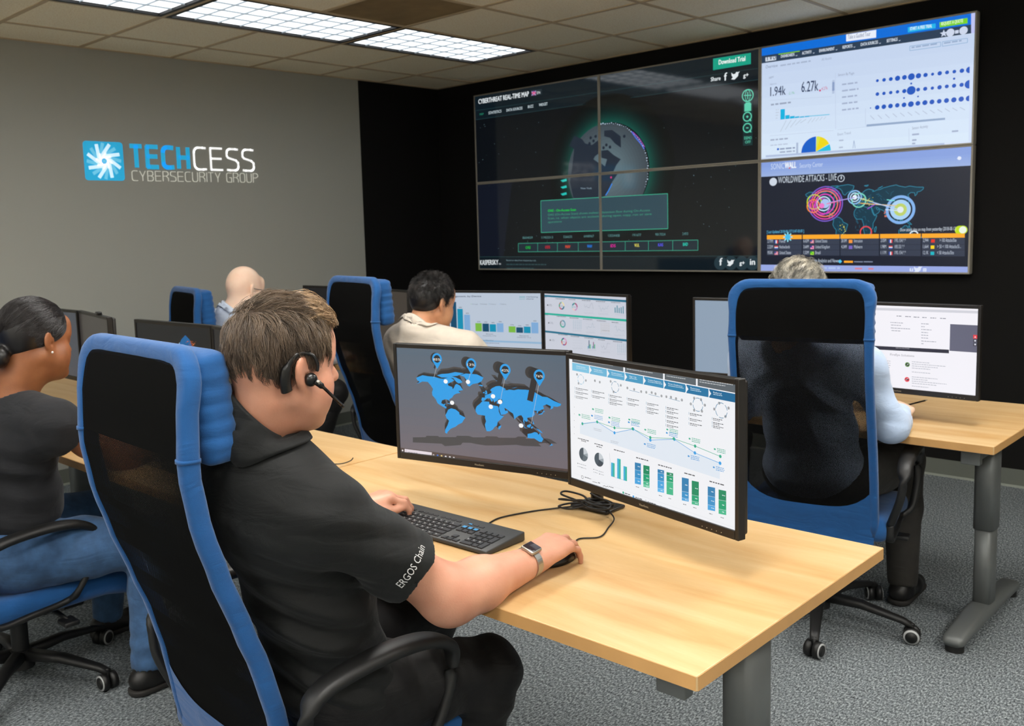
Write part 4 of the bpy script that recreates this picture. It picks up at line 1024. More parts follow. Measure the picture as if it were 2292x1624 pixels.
    A = s.P(508, 560); B = s.P(1553, 590); zt = s.P(1000, 470)[1]; zb = s.P(1000, 1035)[1]
    def ll(lo, la): return (A[0] + (lo + 168) / 310.0 * (B[0] - A[0]), zt + (la - 71) / 126.0 * (zt - zb))
    for nme, pl in LAND.items():
        q = [ll(*p) for p in pl]; s.poly(q, (8, 54, 74), 2, raw=True); s.line(q, 0.0035, (44, 132, 160), 3, raw=True, closed=True)
    rnd = random.Random(9)
    for (x0, x1, y0, y1, n_) in ((-12, 40, -20, 30, 26), (30, 130, 25, 60, 30), (-120, -80, 30, 55, 10), (-70, -45, -25, 0, 10), (0, 30, 42, 55, 14)):
        for _ in range(n_):
            a = (rnd.uniform(x0, x1), rnd.uniform(y0, y1)); b = (a[0] + rnd.uniform(-9, 9), a[1] + rnd.uniform(-7, 7)); s.line([ll(*a), ll(*b)], 0.002, (32, 104, 132), 3, raw=True)
    for (x0, x1, y0, y1, n_, c_) in ((72, 84, 8, 28, 16, (225, 110, 80)), (108, 125, 28, 42, 14, (225, 60, 60)), (-60, -40, -30, -5, 14, (210, 205, 90)), (-5, 40, 34, 52, 18, (210, 205, 90)), (-95, -80, 12, 22, 10, (210, 150, 60))):
        for _ in range(n_): p = ll(rnd.uniform(x0, x1), rnd.uniform(y0, y1)); s.disc(p[0], p[1], rnd.uniform(.002, .004), c_, 3.5, raw=True, n=5)
    for (u, v, rs, c_) in ((708, 612, .107, (120, 90, 200)), (708, 612, .094, (225, 70, 170)), (705, 610, .080, (240, 120, 110)), (700, 612, .062, (225, 70, 190)), (690, 610, .045, (200, 225, 250)), (672, 640, .052, (190, 70, 190)), (595, 592, .047, (190, 215, 50)), (586, 634, .042, (245, 140, 50)), (590, 630, .028, (230, 70, 150)),
                           (1003, 545, .042, (140, 190, 240)), (1003, 545, .028, (190, 220, 245)), (1045, 575, .044, (120, 215, 190)), (1115, 895, .036, (225, 70, 80)), (1598, 925, .026, (220, 235, 245))):
        s.disc(u, v, rs, c_, 4, r0=rs - .007, n=36)
    s.disc(705, 608, .028, (170, 195, 240), 4.2); s.disc(672, 630, .016, (235, 120, 200), 4.3); s.disc(1003, 545, .014, (230, 240, 250), 4.3)
    s.disc(1462, 670, .082, (130, 178, 236), 4, r0=.066, n=36); s.disc(1462, 670, .057, (170, 210, 245), 4, r0=.034, n=36); s.disc(1462, 670, .036, (190, 210, 110), 4.1, n=24); s.disc(1462, 670, .018, (225, 235, 240), 4.3)
    for pts, c_ in (([(740, 600), (860, 575), (1000, 548)], (170, 150, 230)), ([(720, 612), (820, 590)], (235, 110, 150)), ([(1020, 540), (1200, 600), (1430, 665)], (185, 205, 245)), ([(1060, 560), (1180, 590)], (200, 220, 70)), ([(1060, 605), (1240, 618), (1430, 630)], (235, 190, 110)), ([(1310, 668), (1440, 680)], (210, 225, 245)), ([(1325, 570), (1405, 580)], (120, 230, 225)), ([(1130, 662), (1215, 612)], (160, 80, 210)), ([(1200, 612), (1300, 625), (1420, 630)], (160, 200, 230))):
        s.line(pts, 0.005, c_, 4.5)
    s.text('[ Last Updated 2018-08-13T13:47-05:00 ]', 120, 907, 492, 897, (96, 190, 232), 5, h=.018)
    s.text('Show attack sites on map from yesterday (2018-08-12)', 1460, 888, 2025, 876, (205, 214, 226), 5, h=.020)
    a, b = s.P(2055, 874), s.P(2094, 873); s.face([(a[0], a[1] - .023), (b[0], b[1] - .023), (b[0], b[1] + .023), (a[0], a[1] + .023)], (190, 222, 20), 5)
    s.disc(2055, 874, .023, (190, 222, 20), 5); s.disc(2092, 873, .023, (190, 222, 20), 5); s.disc(2090, 873, .019, (235, 245, 225), 5.2)
    cols = [(120, 470), (480, 850), (860, 1247), (1258, 1667), (1678, 2110)]
    def yo(u): return -20.0 * (u - 120) / 1990.0
    for (a, b) in cols:
        s.poly([(a, 968 + yo(a) * .9), (b, 968 + yo(b) * .9), (b, 1128 + yo(b) * -.55), (a, 1128 + yo(a) * -.55)], (52, 60, 78), 4.8)
        s.poly([(a, 926 + yo(a)), (b, 926 + yo(b)), (b, 968 + yo(b) * .9), (a, 968 + yo(a) * .9)], (252, 170, 42), 5)
        for v in (1020, 1076): s.line([(a, v + 1), (b, v)], .002, (34, 40, 58), 5)
    x, z = s.P(330, 945)
    for k in range(4): an = PI * k / 4; s.line([(x - .03 * math.cos(an), z - .03 * math.sin(an)), (x + .03 * math.cos(an), z + .03 * math.sin(an))], .008, (150, 225, 240), 6, raw=True)
    s.disc(330, 945, .018, (70, 190, 235), 6.2)
    def flag(u, v, kind):
        f = {'fr': ((40, 70, 170), (230, 230, 235), (215, 50, 60)), 'nl': ((205, 50, 60), (230, 230, 235), (50, 80, 170)), 'us': ((70, 80, 150), (215, 130, 150), (225, 190, 205)), 'gb': ((60, 60, 150), (225, 150, 190), (215, 60, 110)), 'br': ((70, 190, 40), (160, 215, 60), (70, 190, 40))}[kind]
        if kind == 'nl':
            for k in range(3): s.rect(u - 18, v - 16 + 11 * k, u + 18, v - 5 + 11 * k, f[k], 6)
        elif kind in ('us', 'gb', 'br'):
            s.rect(u - 18, v - 16, u + 18, v + 17, f[1], 6); s.rect(u - 18, v - 16, u - 1, v + 1, f[0], 6.2); s.rect(u - 3, v - 3, u + 10, v + 8, f[2], 6.1)
        else:
            for k in range(3): s.rect(u - 18 + 12 * k, v - 16, u - 6 + 12 * k, v + 17, f[k], 6)
    def row(u, v, num, fl, txt, wtxt, du=70, dt=110):
        s.text(num, u, v + 11, u + 54, v + 11, (190, 200, 216), 6, h=.020)
        if isinstance(fl, str): flag(u + du + 18, v + 2, fl)
        elif fl: s.rect(u + du, v - 15, u + du + 36, v + 18, fl, 6)
        s.text(txt, u + dt + 10, v + 12, u + dt + 10 + wtxt, v + 11, (190, 200, 216), 6, h=.020)
    row(126, 990, '2.77M', 'fr', 'France', 58); row(126, 1047, '2.22M', 'nl', 'Netherlands', 104); row(126, 1105, '955K', 'us', 'United States', 116)
    row(487, 988, '6.65M', 'us', 'United States', 120); row(487, 1047, '3.64M', 'gb', 'United Kingdom', 145); row(487, 1105, '1.53M', 'br', 'Brazil', 52)
    row(868, 987, '20.0M', (240, 150, 60), 'Intrusion', 85, 76, 118); row(868, 1047, '4.24M', (120, 100, 190), 'Malware', 84, 76, 118)
    row(1265, 984, '2.05M', 'fr', '195.154.*.*', 112, 82, 130); row(1265, 1046, '1.98M', 'nl', '185.53.*.*', 98, 82, 130); row(1265, 1106, '1.11M', 'fr', '195.154.*.*', 112, 82, 130)
    row(1690, 982, '2,944', (225, 52, 40), '> 100 Attacks/Site', 168, 82, 158); row(1690, 1045, '1,664', (250, 215, 20), '> 50 < 100 Attacks/Si...', 240, 78, 132); row(1690, 1107, '12.1K', (20, 180, 195), '< 50 Attacks/Site', 168, 76, 132)
    s.text('Security Analytics and Newer', 545, 1197, 850, 1200, (190, 205, 222), 5, h=.022); s.disc(856, 1190, .012, (80, 200, 240), 6, n=4)
    for a, c_ in ((895, (252, 170, 42)), (996, (130, 142, 165)), (1094, (130, 142, 165))): s.line([(a, 1193), (a + 90, 1194)], .012 if a < 900 else .006, c_, 5)
    s.poly([(40, 1222), (2220, 1244), (2220, 1330), (40, 1290)], (152, 168, 226), 2)
    s.dashes(690, 1266, 855, 1268, .012, (176, 196, 236), 5); s.dashes(1005, 1270, 1080, 1271, .010, (214, 132, 150), 5); s.dashes(1140, 1272, 1192, 1272, .010, (214, 132, 150), 5)
    s.rect(1557, 1257, 1590, 1290, (222, 230, 250), 5); s.text('f', 1566, 1286, 1582, 1286, (152, 168, 226), 6, bold=.003); bird(1640, 1274, .024, (222, 230, 250)); s.rect(1690, 1259, 1724, 1291, (222, 230, 250), 5); s.text('in', 1696, 1285, 1718, 1285, (152, 168, 226), 6)
    finish(s, [(2, 0)])

# ------------------------------------------------------------------ desk monitors
MW, MH = 0.562, 0.340
def make_monitor(x, y, yaw, label, paint=None, fillc=(40, 42, 46), stand=True, brand=True, k=1.0, gloss=0.3):
    zc = 1.016
    r = empty('monitor', (x, y, DESK_Z), yaw, label, 'monitor', 'desk monitors in pairs')
    z0, z1 = zc - MH / 2 - DESK_Z, zc + MH / 2 - DESK_Z
    bx, bt, bb = 0.0105, 0.0125, 0.0205
    f = MB()
    for (a0, a1, c0, c1) in ((-MW / 2, -MW / 2 + bx, z0, z1), (MW / 2 - bx, MW / 2, z0, z1), (-MW / 2 + bx, MW / 2 - bx, z1 - bt, z1), (-MW / 2 + bx, MW / 2 - bx, z0, z0 + bb)):
        f.rbox(a0, a1, -0.008, 0.014, c0, c1, M['bezel'], r=0.002, seg=2, smooth=False)
    f.box(-MW / 2 + 0.004, MW / 2 - 0.004, 0.002, 0.012, z0 + .004, z1 - .004, M['bezel'])
    f.build('bezel', r)
    b = MB(); b.rbox(-MW / 2 + 0.006, MW / 2 - 0.006, 0.0125, 0.030, z0 + 0.006, z1 - 0.006, M['bezel'], r=0.006)
    b.rbox(-0.15, 0.15, 0.022, 0.048, z0 + 0.05, z1 - 0.06, M['bezel'], r=0.012)
    b.build('housing', r)
    xf = Matrix.Translation((x, y, 0)) @ Matrix.Rotation(yaw, 4, 'Z') @ Matrix.Translation((0, -0.0042, 0))
    Z = DESK_Z
    s = Screen(xf, [(-MW / 2 + bx, MW / 2 - bx, z0 + bb + Z, z1 - bt + Z)], 0.00012, k, gloss)
    s.fill(fillc, 0)
    if paint: paint(s)
    s.mb[0].v = [(v[0], v[1] - 0.0042, v[2] - Z) for v in s.mb[0].v]
    s.mb[0].build('screen', r)
    if brand:
        t = MB(); vs, tr, x0, x1 = text_mesh('ViewSonic'); sc = 0.031 / (x1 - x0)
        t.add([((v[0] - x0) * sc - 0.0155, -0.0084, z0 + 0.0075 + v[1] * sc) for v in vs], tr, M['logo_print'])
        for kx in range(5): t.cyl((MW / 2 - 0.10 + kx * 0.0135, -0.0088, z0 + 0.0075), 0.0009, 0.0008, M['logo_print'], 8, 'y')
        t.build('brand_print', r)
    return r

def paint_map(s):                    # grey-blue desktop with a solid world map
    s.crop(870, 760, 420 / 2132)
    for k in range(12):
        u = k / 12.0; c = (int(90 + 24 * u), int(104 + 2 * u), int(118 - 6 * u))
        s.poly([(60, 60 + 1180 * u), (2100, 150 + 1340 * u), (2100, 150 + 1340 * (u + .09)), (60, 60 + 1180 * (u + .09))], c, 1)
    dk = (46, 45, 46)
    s.poly([(275, 1108), (420, 1106), (430, 1090), (560, 1092), (575, 1104), (765, 1106), (775, 1090), (910, 1092), (960, 1108), (1090, 1108), (1110, 1094), (1230, 1098), (1250, 1112), (1440, 1114), (1470, 1098), (1560, 1102), (1560, 1125), (1800, 1120), (1840, 1132), (1915, 1178), (1770, 1172), (1700, 1180), (1735, 1212), (1530, 1205), (1450, 1192), (1250, 1200), (1100, 1200), (1000, 1185), (930, 1170), (840, 1168), (820, 1195), (640, 1208), (600, 1180), (275, 1165)], (74, 73, 75), 2)
    A = s.P(300, 425); B = s.P(1990, 735)
    sx = (B[0] - A[0]) / 348.0
    za = s.P(900, 500)[1]
    zS = s.P(665, 1070)[1]
    # fitted so that Alaska, Cape Horn, South Africa and Chukotka fall on the photo's places
    n_ = [(-168, 66, 305, 440), (-35, -6, 858, 870), (-68, -55, 665, 1070), (20, -35, 1130, 1040), (-9, 37, 1035, 700), (180, 67, 1985, 740), (151, -30, 1750, 1120), (115, -30, 1570, 1115), (-40, 80, 1000, 400), (80, 10, 1430, 900), (-81, 27, 700, 680), (105, 76, 1600, 585), (40, 12, 1290, 870)]
    G = []
    tgt = []
    for lo, la, u, v in n_:
        G.append([1, lo, la, lo * la / 100, lo * lo / 1e4, la * la / 1e3]); tgt.append(s.P(u, v))
    G = np.array(G); W_, _, _, _ = np.linalg.lstsq(G, np.array(tgt), rcond=None)
    def ll(lo, la):
        q = np.array([1, lo, la, lo * la / 100, lo * lo / 1e4, la * la / 1e3]) @ W_
        return (float(q[0]), float(q[1]))
    ctr = s.P(600, 640)
    for nme, pl in LAND.items():
        q = [ll(*p) for p in pl]
        for k in range(9, 0, -1):
            t = k / 9.0 * 0.085
            qq = [(p[0] - (p[0] - ctr[0]) * t * 1.0, p[1] + (0.016 * k / 9.0 if p[0] > ctr[0] else 0.010 * k / 9.0) + (ctr[1] - p[1]) * t * .2) for p in q]
            s.poly(qq, dk if k < 7 else (72, 68, 66), 3 + (9 - k) * .1, raw=True)
    for nme, pl in LAND.items():
        s.poly([ll(*p) for p in pl], (44, 156, 228), 5, raw=True)
    pins = [(550, 225, 515, 430, '85%', -0.006), (938, 285, 905, 470, '13%', -0.016), (1325, 350, 1272, 685, '42%', -0.022), (1712, 415, 1622, 950, '76%', -0.026)]
    for (u, v, fu, fv, t_, sh) in pins:
        x, z = s.P(u, v - 8); R = 0.0165
        fx, fz = s.P(fu, fv)
        for k in range(8, 0, -1):
            o = sh * k / 8.0
            s.disc(x + o, z - o * .28, R * .98, (58, 55, 54) if k > 5 else dk, 5.5 + (8 - k) * .02, raw=True)
        s.poly([(x + sh * 0.9, z - 0.006), (x + sh * .2, z - 0.010), ((x * .45 + fx * .55) + sh * .25, (z * .45 + fz * .55)), ((x * .45 + fx * .55) + sh * .9, (z * .45 + fz * .55) + .004)], dk, 5.6, raw=True)
        s.line([(x, z - R), (fx, fz)], 0.0009, (200, 200, 200), 6, raw=True)
        s.disc(x, z, R, (44, 156, 228), 6.2, raw=True); s.poly([(x - R * .9, z - R * .4), (x + R * .9, z - R * .4), (x, z - R * 1.75)], (44, 156, 228), 6.2, raw=True)
        s.disc(x, z, R * .66, (40, 40, 42), 6.5, raw=True)
        s.text(t_, u - 43, v + 10, u + 43, v + 14, (222, 216, 206), 7, h=.0066, bold=.0004)
    for (u, v) in ((649, 473), (902, 478), (722, 715), (1187, 641), (1267, 705), (1162, 760), (1505, 974)): s.disc(u, v, .0060, (245, 245, 245), 7, xs=1.15)
    s.poly([(60, 1215), (2100, 1478), (2100, 1580), (60, 1330)], (80, 68, 66), 7.2)
    s.poly([(183, 1238), (492, 1278), (492, 1326), (183, 1286)], (226, 216, 224), 7.6); s.dashes(222, 1278, 330, 1290, .002, (170, 160, 168), 8)
    s.disc(160, 1256, .0026, (235, 232, 235), 8, n=10); s.disc(202, 1262, .0026, (170, 165, 172), 8, r0=.0019, n=12)
    for u, v, c in ((512, 1308, (180, 170, 170)), (558, 1314, (60, 110, 200)), (603, 1320, (235, 205, 130)), (650, 1327, (235, 232, 235)), (697, 1333, (235, 232, 235)), (742, 1340, (215, 212, 215))): s.disc(u, v, .0030, c, 8, n=10)
    for a in (540, 725): s.line([(a, 1336 + (a - 540) * .13), (a + 36, 1341 + (a - 540) * .13)], .0008, (150, 190, 230), 8)
    for u, v in ((1812, 1488), (1850, 1494), (1880, 1498), (1905, 1500)): s.disc(u, v, .0020, (220, 215, 215), 8, n=6)
    s.dashes(1930, 1502, 1982, 1506, .0022, (215, 210, 210), 8); s.dashes(1925, 1524, 1986, 1528, .0022, (215, 210, 210), 8); s.rect(2004, 1500, 2026, 1522, (225, 222, 222), 8)

def paint_infographic(s):            # customer journey sheet
    s.crop(1270, 780, 410 / 1513)
    gy = (92, 100, 106)
    def top(u): return 52 + (u - 40) * 0.178
    for a, b in ((40, 462), (476, 790), (804, 1062), (1076, 1392)):
        s.poly([(a, top(a) - 20), (b, top(b) - 20), (b, top(b) + 57 + (b - 40) * .012), (a, top(a) + 57 + (a - 40) * .012)], gy, 1)
        for k in range(2): s.dashes(a + 16, top(a) + 18 + 18 * k + 4, b - 26 - 60 * k, top(b) + 18 + 18 * k, .0016, (196, 200, 203), 2, seed=k)
    ch = [(40, 178), (186, 324), (332, 470), (478, 626), (632, 792), (800, 972), (984, 1164), (1172, 1386)]
    cc = [(128, 196, 226), (112, 182, 216), (92, 168, 206), (74, 154, 194), (58, 140, 184), (46, 128, 172), (36, 116, 162), (28, 104, 150)]
    heads = ['Awareness', 'Interest', 'Evaluation', 'Sign Up', 'Complete Registration', 'First Delivery', 'Retention', 'Referral']
    def cy(u): return 114 + (u - 40) * 0.193
    for (a, b), c, hd in zip(ch, cc, heads):
        h = 64 + (a - 40) * .006
        nb = 16 if b < 1380 else 0
        s.poly([(a, cy(a)), (b, cy(b)), (b + nb, cy(b + nb) + h / 2), (b, cy(b) + h), (a, cy(a) + h)], c, 1)
        if a > 60: s.poly([(a - 6, cy(a - 6) - 1), (a + 16, cy(a + 16) + h / 2), (a - 6, cy(a - 6) + h + 1)], (238, 240, 244), 2)
        w = min(b - a - 50, len(hd) * 8.4)
        s.text(hd, a + 34, cy(a + 34) + 27, a + 34 + w, cy(a + 34 + w) + 27, (226, 238, 244), 3, h=.0036)
        s.dashes(a + 34, cy(a + 34) + 40, a + 34 + w + 12, cy(a) + 50, .0014, (200, 222, 234), 3)
    bl = (36, 120, 160); k_ = (50, 54, 58)
    for u, v, r in ((112, 254, .0125), (395, 316, .0135), (1078, 462, .0150), (1272, 510, .0165)):
        for a in range(0, 360, 60): s.disc(u, v, r, (110, 180, 210) if u < 300 else bl, 2, a + 8, a + 52, r0=r - .0012, n=40)
    for u, v in ((80, 212), (153, 262), (93, 286), (228, 264), (268, 276), (358, 270), (442, 302), (382, 356), (496, 324), (552, 336), (610, 354), (652, 360), (697, 362), (728, 372), (778, 390), (818, 396), (856, 400), (898, 412), (946, 424), (1048, 408), (1104, 420), (1020, 456), (1136, 466), (1048, 508), (1112, 516), (1254, 450), (1332, 490), (1214, 498), (1306, 560)):
        s.disc(u, v, .0030, k_, 2, r0=.0021, n=9); s.disc(u, v, .0013, k_, 2, n=6)
    for p in ([(512, 342), (596, 362)], [(672, 376), (762, 398)], [(840, 410), (930, 434)]): s.line(p, .0008, bl, 2)
    for cx_, rows in ((62, (320, 352, 388)), (200, (346, 384)), (342, (380, 412, 440)), (492, (408, 446)), (652, (446, 484, 514)), (814, (482, 514, 552, 590, 626)), (1004, (530, 574, 612)), (1196, (572, 606, 634))):
        for v in rows:
            s.line([(cx_, v - 8), (cx_, v + 14)], .0008, (90, 150, 180), 2)
            s.dashes(cx_ + 8, v + 6, cx_ + 92 + (cx_ % 23), v + 4 + 18, .0016, (84, 88, 94), 2); s.dashes(cx_ + 8, v + 18, cx_ + 66, v + 22, .0014, (110, 114, 120), 2)
    gp = [(125, 620), (247, 604), (390, 653), (540, 661), (686, 733), (880, 743), (1056, 804), (1264, 889)]
    bp = [(125, 618), (247, 604), (390, 694), (545, 663), (686, 754), (884, 747), (1054, 860), (1262, 945)]
    s.poly([(104, 620), (247, 606), (390, 694), (545, 663), (686, 754), (884, 747), (1054, 860), (1262, 945), (1258, 1076), (104, 700)], (222, 231, 241), 1)
    s.line(gp, .0011, (62, 176, 142), 3); s.line(bp, .0011, (64, 158, 222), 3.2)
    for u, v in bp: s.disc(u, v, .0038, (58, 160, 226), 3.6, n=14)
    for u, v in gp: s.disc(u, v, .0036, (50, 172, 138), 3.8, n=14)
    for u, v, c in ((100, 545, 1), (212, 498, 1), (204, 552, 0), (348, 568, 1), (344, 606, 0), (512, 584, 1), (508, 606, 0), (644, 668, 1), (640, 786, 0), (826, 666, 1), (822, 694, 0), (1010, 742, 1), (1002, 886, 0), (1218, 828, 1), (1210, 978, 0)):
        cc_ = (60, 176, 142) if c else (64, 150, 214)
        s.poly([(u - 6, v - 8), (u + 8, v - 2), (u + 6, v + 10), (u - 8, v + 4)], cc_, 2)
        for q in range(3): s.dashes(u + 18, v - 2 + 13 * q, u + 88, v + 6 + 13 * q, .0014, cc_, 2)
    for u, v in ((208, 658), (348, 760)):
        for q in range(2): s.dashes(u + 10, v + 12 * q, u + 74, v + 8 + 12 * q, .0012, (176, 180, 190), 2)
    for k in range(5): s.disc(57, 482 + 52 * k + 3 * k, .0009, (90, 94, 100), 2, n=6)
    for (u, v) in ((134, 873), (262, 916)):
        for a0, a1, c in ((90, 250, (66, 84, 96)), (250, 345, (92, 108, 118)), (345, 380, (150, 162, 170)), (20, 90, (196, 204, 210))): s.disc(u, v, .0172, c, 3, a0, a1, n=30)
    s.disc(262, 916, .0172, (56, 72, 84), 3.2, 250, 340); s.dashes(88, 742, 184, 762, .0022, (84, 88, 94), 2); s.dashes(116, 762, 156, 770, .0020, (84, 88, 94), 2); s.dashes(224, 786, 300, 806, .0022, (84, 88, 94), 2); s.dashes(240, 808, 284, 816, .0020, (84, 88, 94), 2)
    for u, v, c in ((86, 946, k_), (120, 956, (170, 176, 182)), (86, 970, (190, 196, 200)), (122, 982, (100, 110, 116)), (218, 996, k_), (264, 1012, (150, 158, 164)), (218, 1018, (190, 196, 200)), (266, 1034, k_)):
        s.disc(u, v, .0014, c, 2, n=8); s.dashes(u + 8, v + 4, u + 36, v + 10, .0012, (150, 154, 160), 2)
    s.line([(348, 862), (362, 1052), (492, 1092)], .0006, (160, 165, 172), 2)
    for (u, a, b) in ((362, 938, 1052), (412, 905, 1070), (464, 968, 1086)):
        s.poly([(u, a), (u + 15, a + 4), (u + 15, b + 4), (u, b)], (64, 176, 214), 3); s.poly([(u + 15, a + 4), (u + 29, a + 8), (u + 29, b + 8), (u + 15, b + 4)], (50, 180, 158), 3)
    s.dashes(384, 836, 472, 862, .0022, (84, 88, 94), 2)
    def stack(u, v0, v1, cuts, blue):
        cb = [(42, 128, 178), (52, 146, 200), (70, 164, 222), (96, 184, 236)] if blue else [(8, 138, 98), (18, 160, 116), (66, 184, 140), (104, 202, 160)]
        w = 50 + (u - 560) * .018; sl = .20
        c_ = [0] + cuts + [1]
        for k in range(len(c_) - 1):
            a = v0 + (v1 - v0) * c_[k]; b = v0 + (v1 - v0) * c_[k + 1]
            s.poly([(u, a), (u + w, a + w * sl), (u + w, b + w * sl), (u, b)], cb[min(k, 3)], 3)
            s.line([(u, b), (u + w, b + w * sl)], .0005, (225, 235, 240), 3.5); s.dashes(u + w * .48, (a + b) / 2 + w * .12, u + w * .86, (a + b) / 2 + w * .2, .0016, (225, 236, 240), 4)
    stack(558, 938, 1114, [.34, .72], True); stack(628, 960, 1140, [.40, .74, .9], False)
    stack(746, 994, 1180, [.16, .50, .84], True); stack(820, 1018, 1200, [.14, .42], False)
    stack(946, 1062, 1252, [.60, .88], True); stack(1028, 1088, 1284, [.60, .86], False)
    stack(1160, 1136, 1330, [.40, .78], True); stack(1250, 1162, 1362, [.42, .80], False)
    for a, b, c, d in ((568, 896, 668, 926), (750, 956, 870, 992), (966, 1024, 1062, 1054), (1174, 1092, 1302, 1130)): s.dashes(a, b + 6, c, d + 6, .0024, (84, 88, 94), 2)
    for u, v in ((566, 1136), (640, 1162), (756, 1208), (836, 1232), (956, 1280), (1040, 1308), (1172, 1358), (1266, 1390)): s.dashes(u, v + 4, u + 26, v + 10, .0014, (110, 114, 120), 2)
    s.line([(60, 1028), (1380, 1476)], .0003, (205, 208, 214), 1.5)
    s.disc(124, 1060, .0044, k_, 2, r0=.0034, n=18); s.dashes(144, 1062, 196, 1078, .0018, (84, 88, 94), 2)
    s.line([(208, 1096), (248, 1108)], .0010, k_, 2); s.dashes(254, 1108, 276, 1114, .0018, (84, 88, 94), 2)
    s.line([(294, 1134), (310, 1130), (318, 1142), (334, 1134), (338, 1146)], .0010, k_, 2); s.dashes(344, 1140, 384, 1150, .0018, (84, 88, 94), 2)
    s.disc(462, 1188, .0030, (50, 172, 138), 2, n=12); s.disc(546, 1221, .0030, (58, 160, 226), 2, n=12); s.disc(648, 1257, .0028, (160, 165, 172), 2, r0=.002, n=12)
    for a, b, c in ((474, 1196, 518), (562, 1230, 622), (664, 1268, 730), (766, 1304, 830), (856, 1334, 972), (1014, 1396, 1058), (1104, 1434, 1138), (1198, 1470, 1326)): s.dashes(a, b, c, b + 18, .0022, (90, 94, 100), 2)

def paint_bars(s):                   # engagement by device bar chart
    s.crop(1000, 630, 430 / 2292)
    s.text('Engagement, by Device', 30, 185, 410, 183, (38, 58, 84), 3, h=.0082, bold=.0006)
    s.text('marketing', 948, 187, 1087, 190, (70, 92, 118), 3, h=.0062, bold=.0004); s.text('charts', 948, 212, 1035, 213, (70, 92, 118), 3, h=.0062, bold=.0004)
    for k in range(5):
        for q in range(5):
            if (k * 3 + q) % 3: s.rect(868 + 14 * k, 165 + 10 * q, 876 + 14 * k, 172 + 10 * q, (60, 160, 170), 3)
    for u, t_, c in ((290, 'Average', (124, 184, 70)), (402, 'Mobile', (12, 72, 108)), (505, 'Onboard', (10, 140, 176)), (630, 'Desktop', (130, 176, 220))):
        s.disc(u, 266, .0018, c, 3, n=6); s.text(t_, u + 12, 272, u + 12 + 68, 274, (70, 86, 104), 3, h=.0042)
    g, n, t, l = (120, 182, 66), (10, 72, 104), (6, 140, 176), (124, 168, 212)
    def bar(a, b, v0, v1, c, lab=None):
        s.rect(a, v0, b, v1, c, 2)
        if lab: s.text(lab, (a + b) / 2 - 18, v0 - 12, (a + b) / 2 + 20, v0 - 11, (44, 62, 84), 3, h=.0052, bold=.0003)
    bar(40, 122, 240, 578, n); bar(125, 199, 324, 580, t, '60%'); bar(206, 282, 394, 582, l, '45%')
    bar(341, 420, 494, 592, g, '22%'); bar(426, 505, 499, 597, n, '22%'); bar(511, 589, 507, 599, t, '20%'); bar(596, 678, 495, 603, l, '24%')
    bar(738, 822, 532, 607, g, '17%'); bar(829, 910, 544, 611, n, '15%'); bar(918, 1001, 535, 615, t, '18%'); bar(1008, 1094, 486, 618, l, '30%')
    s.text('Glanced', 150, 628, 226, 632, (56, 70, 92), 3, h=.005); s.text('Skimmed', 468, 629, 553, 631, (56, 70, 92), 3, h=.0055); s.text('(Viewed for 3-7s)', 432, 650, 590, 652, (56, 70, 92), 3, h=.0052)
    s.text('Abandoned', 862, 650, 975, 653, (56, 70, 92), 3, h=.0055); s.text('(Viewed for <3 s)', 838, 668, 1003, 674, (56, 70, 92), 3, h=.0052)
    s.poly([(0, 678), (1140, 722), (1140, 744), (0, 700)], (142, 178, 208), 2); s.text('2017 | Data Source: Nexus Data', 300, 697, 556, 707, (32, 60, 92), 3, h=.005)
    s.dashes(300, 728, 626, 744, .003, (106, 128, 156), 3)

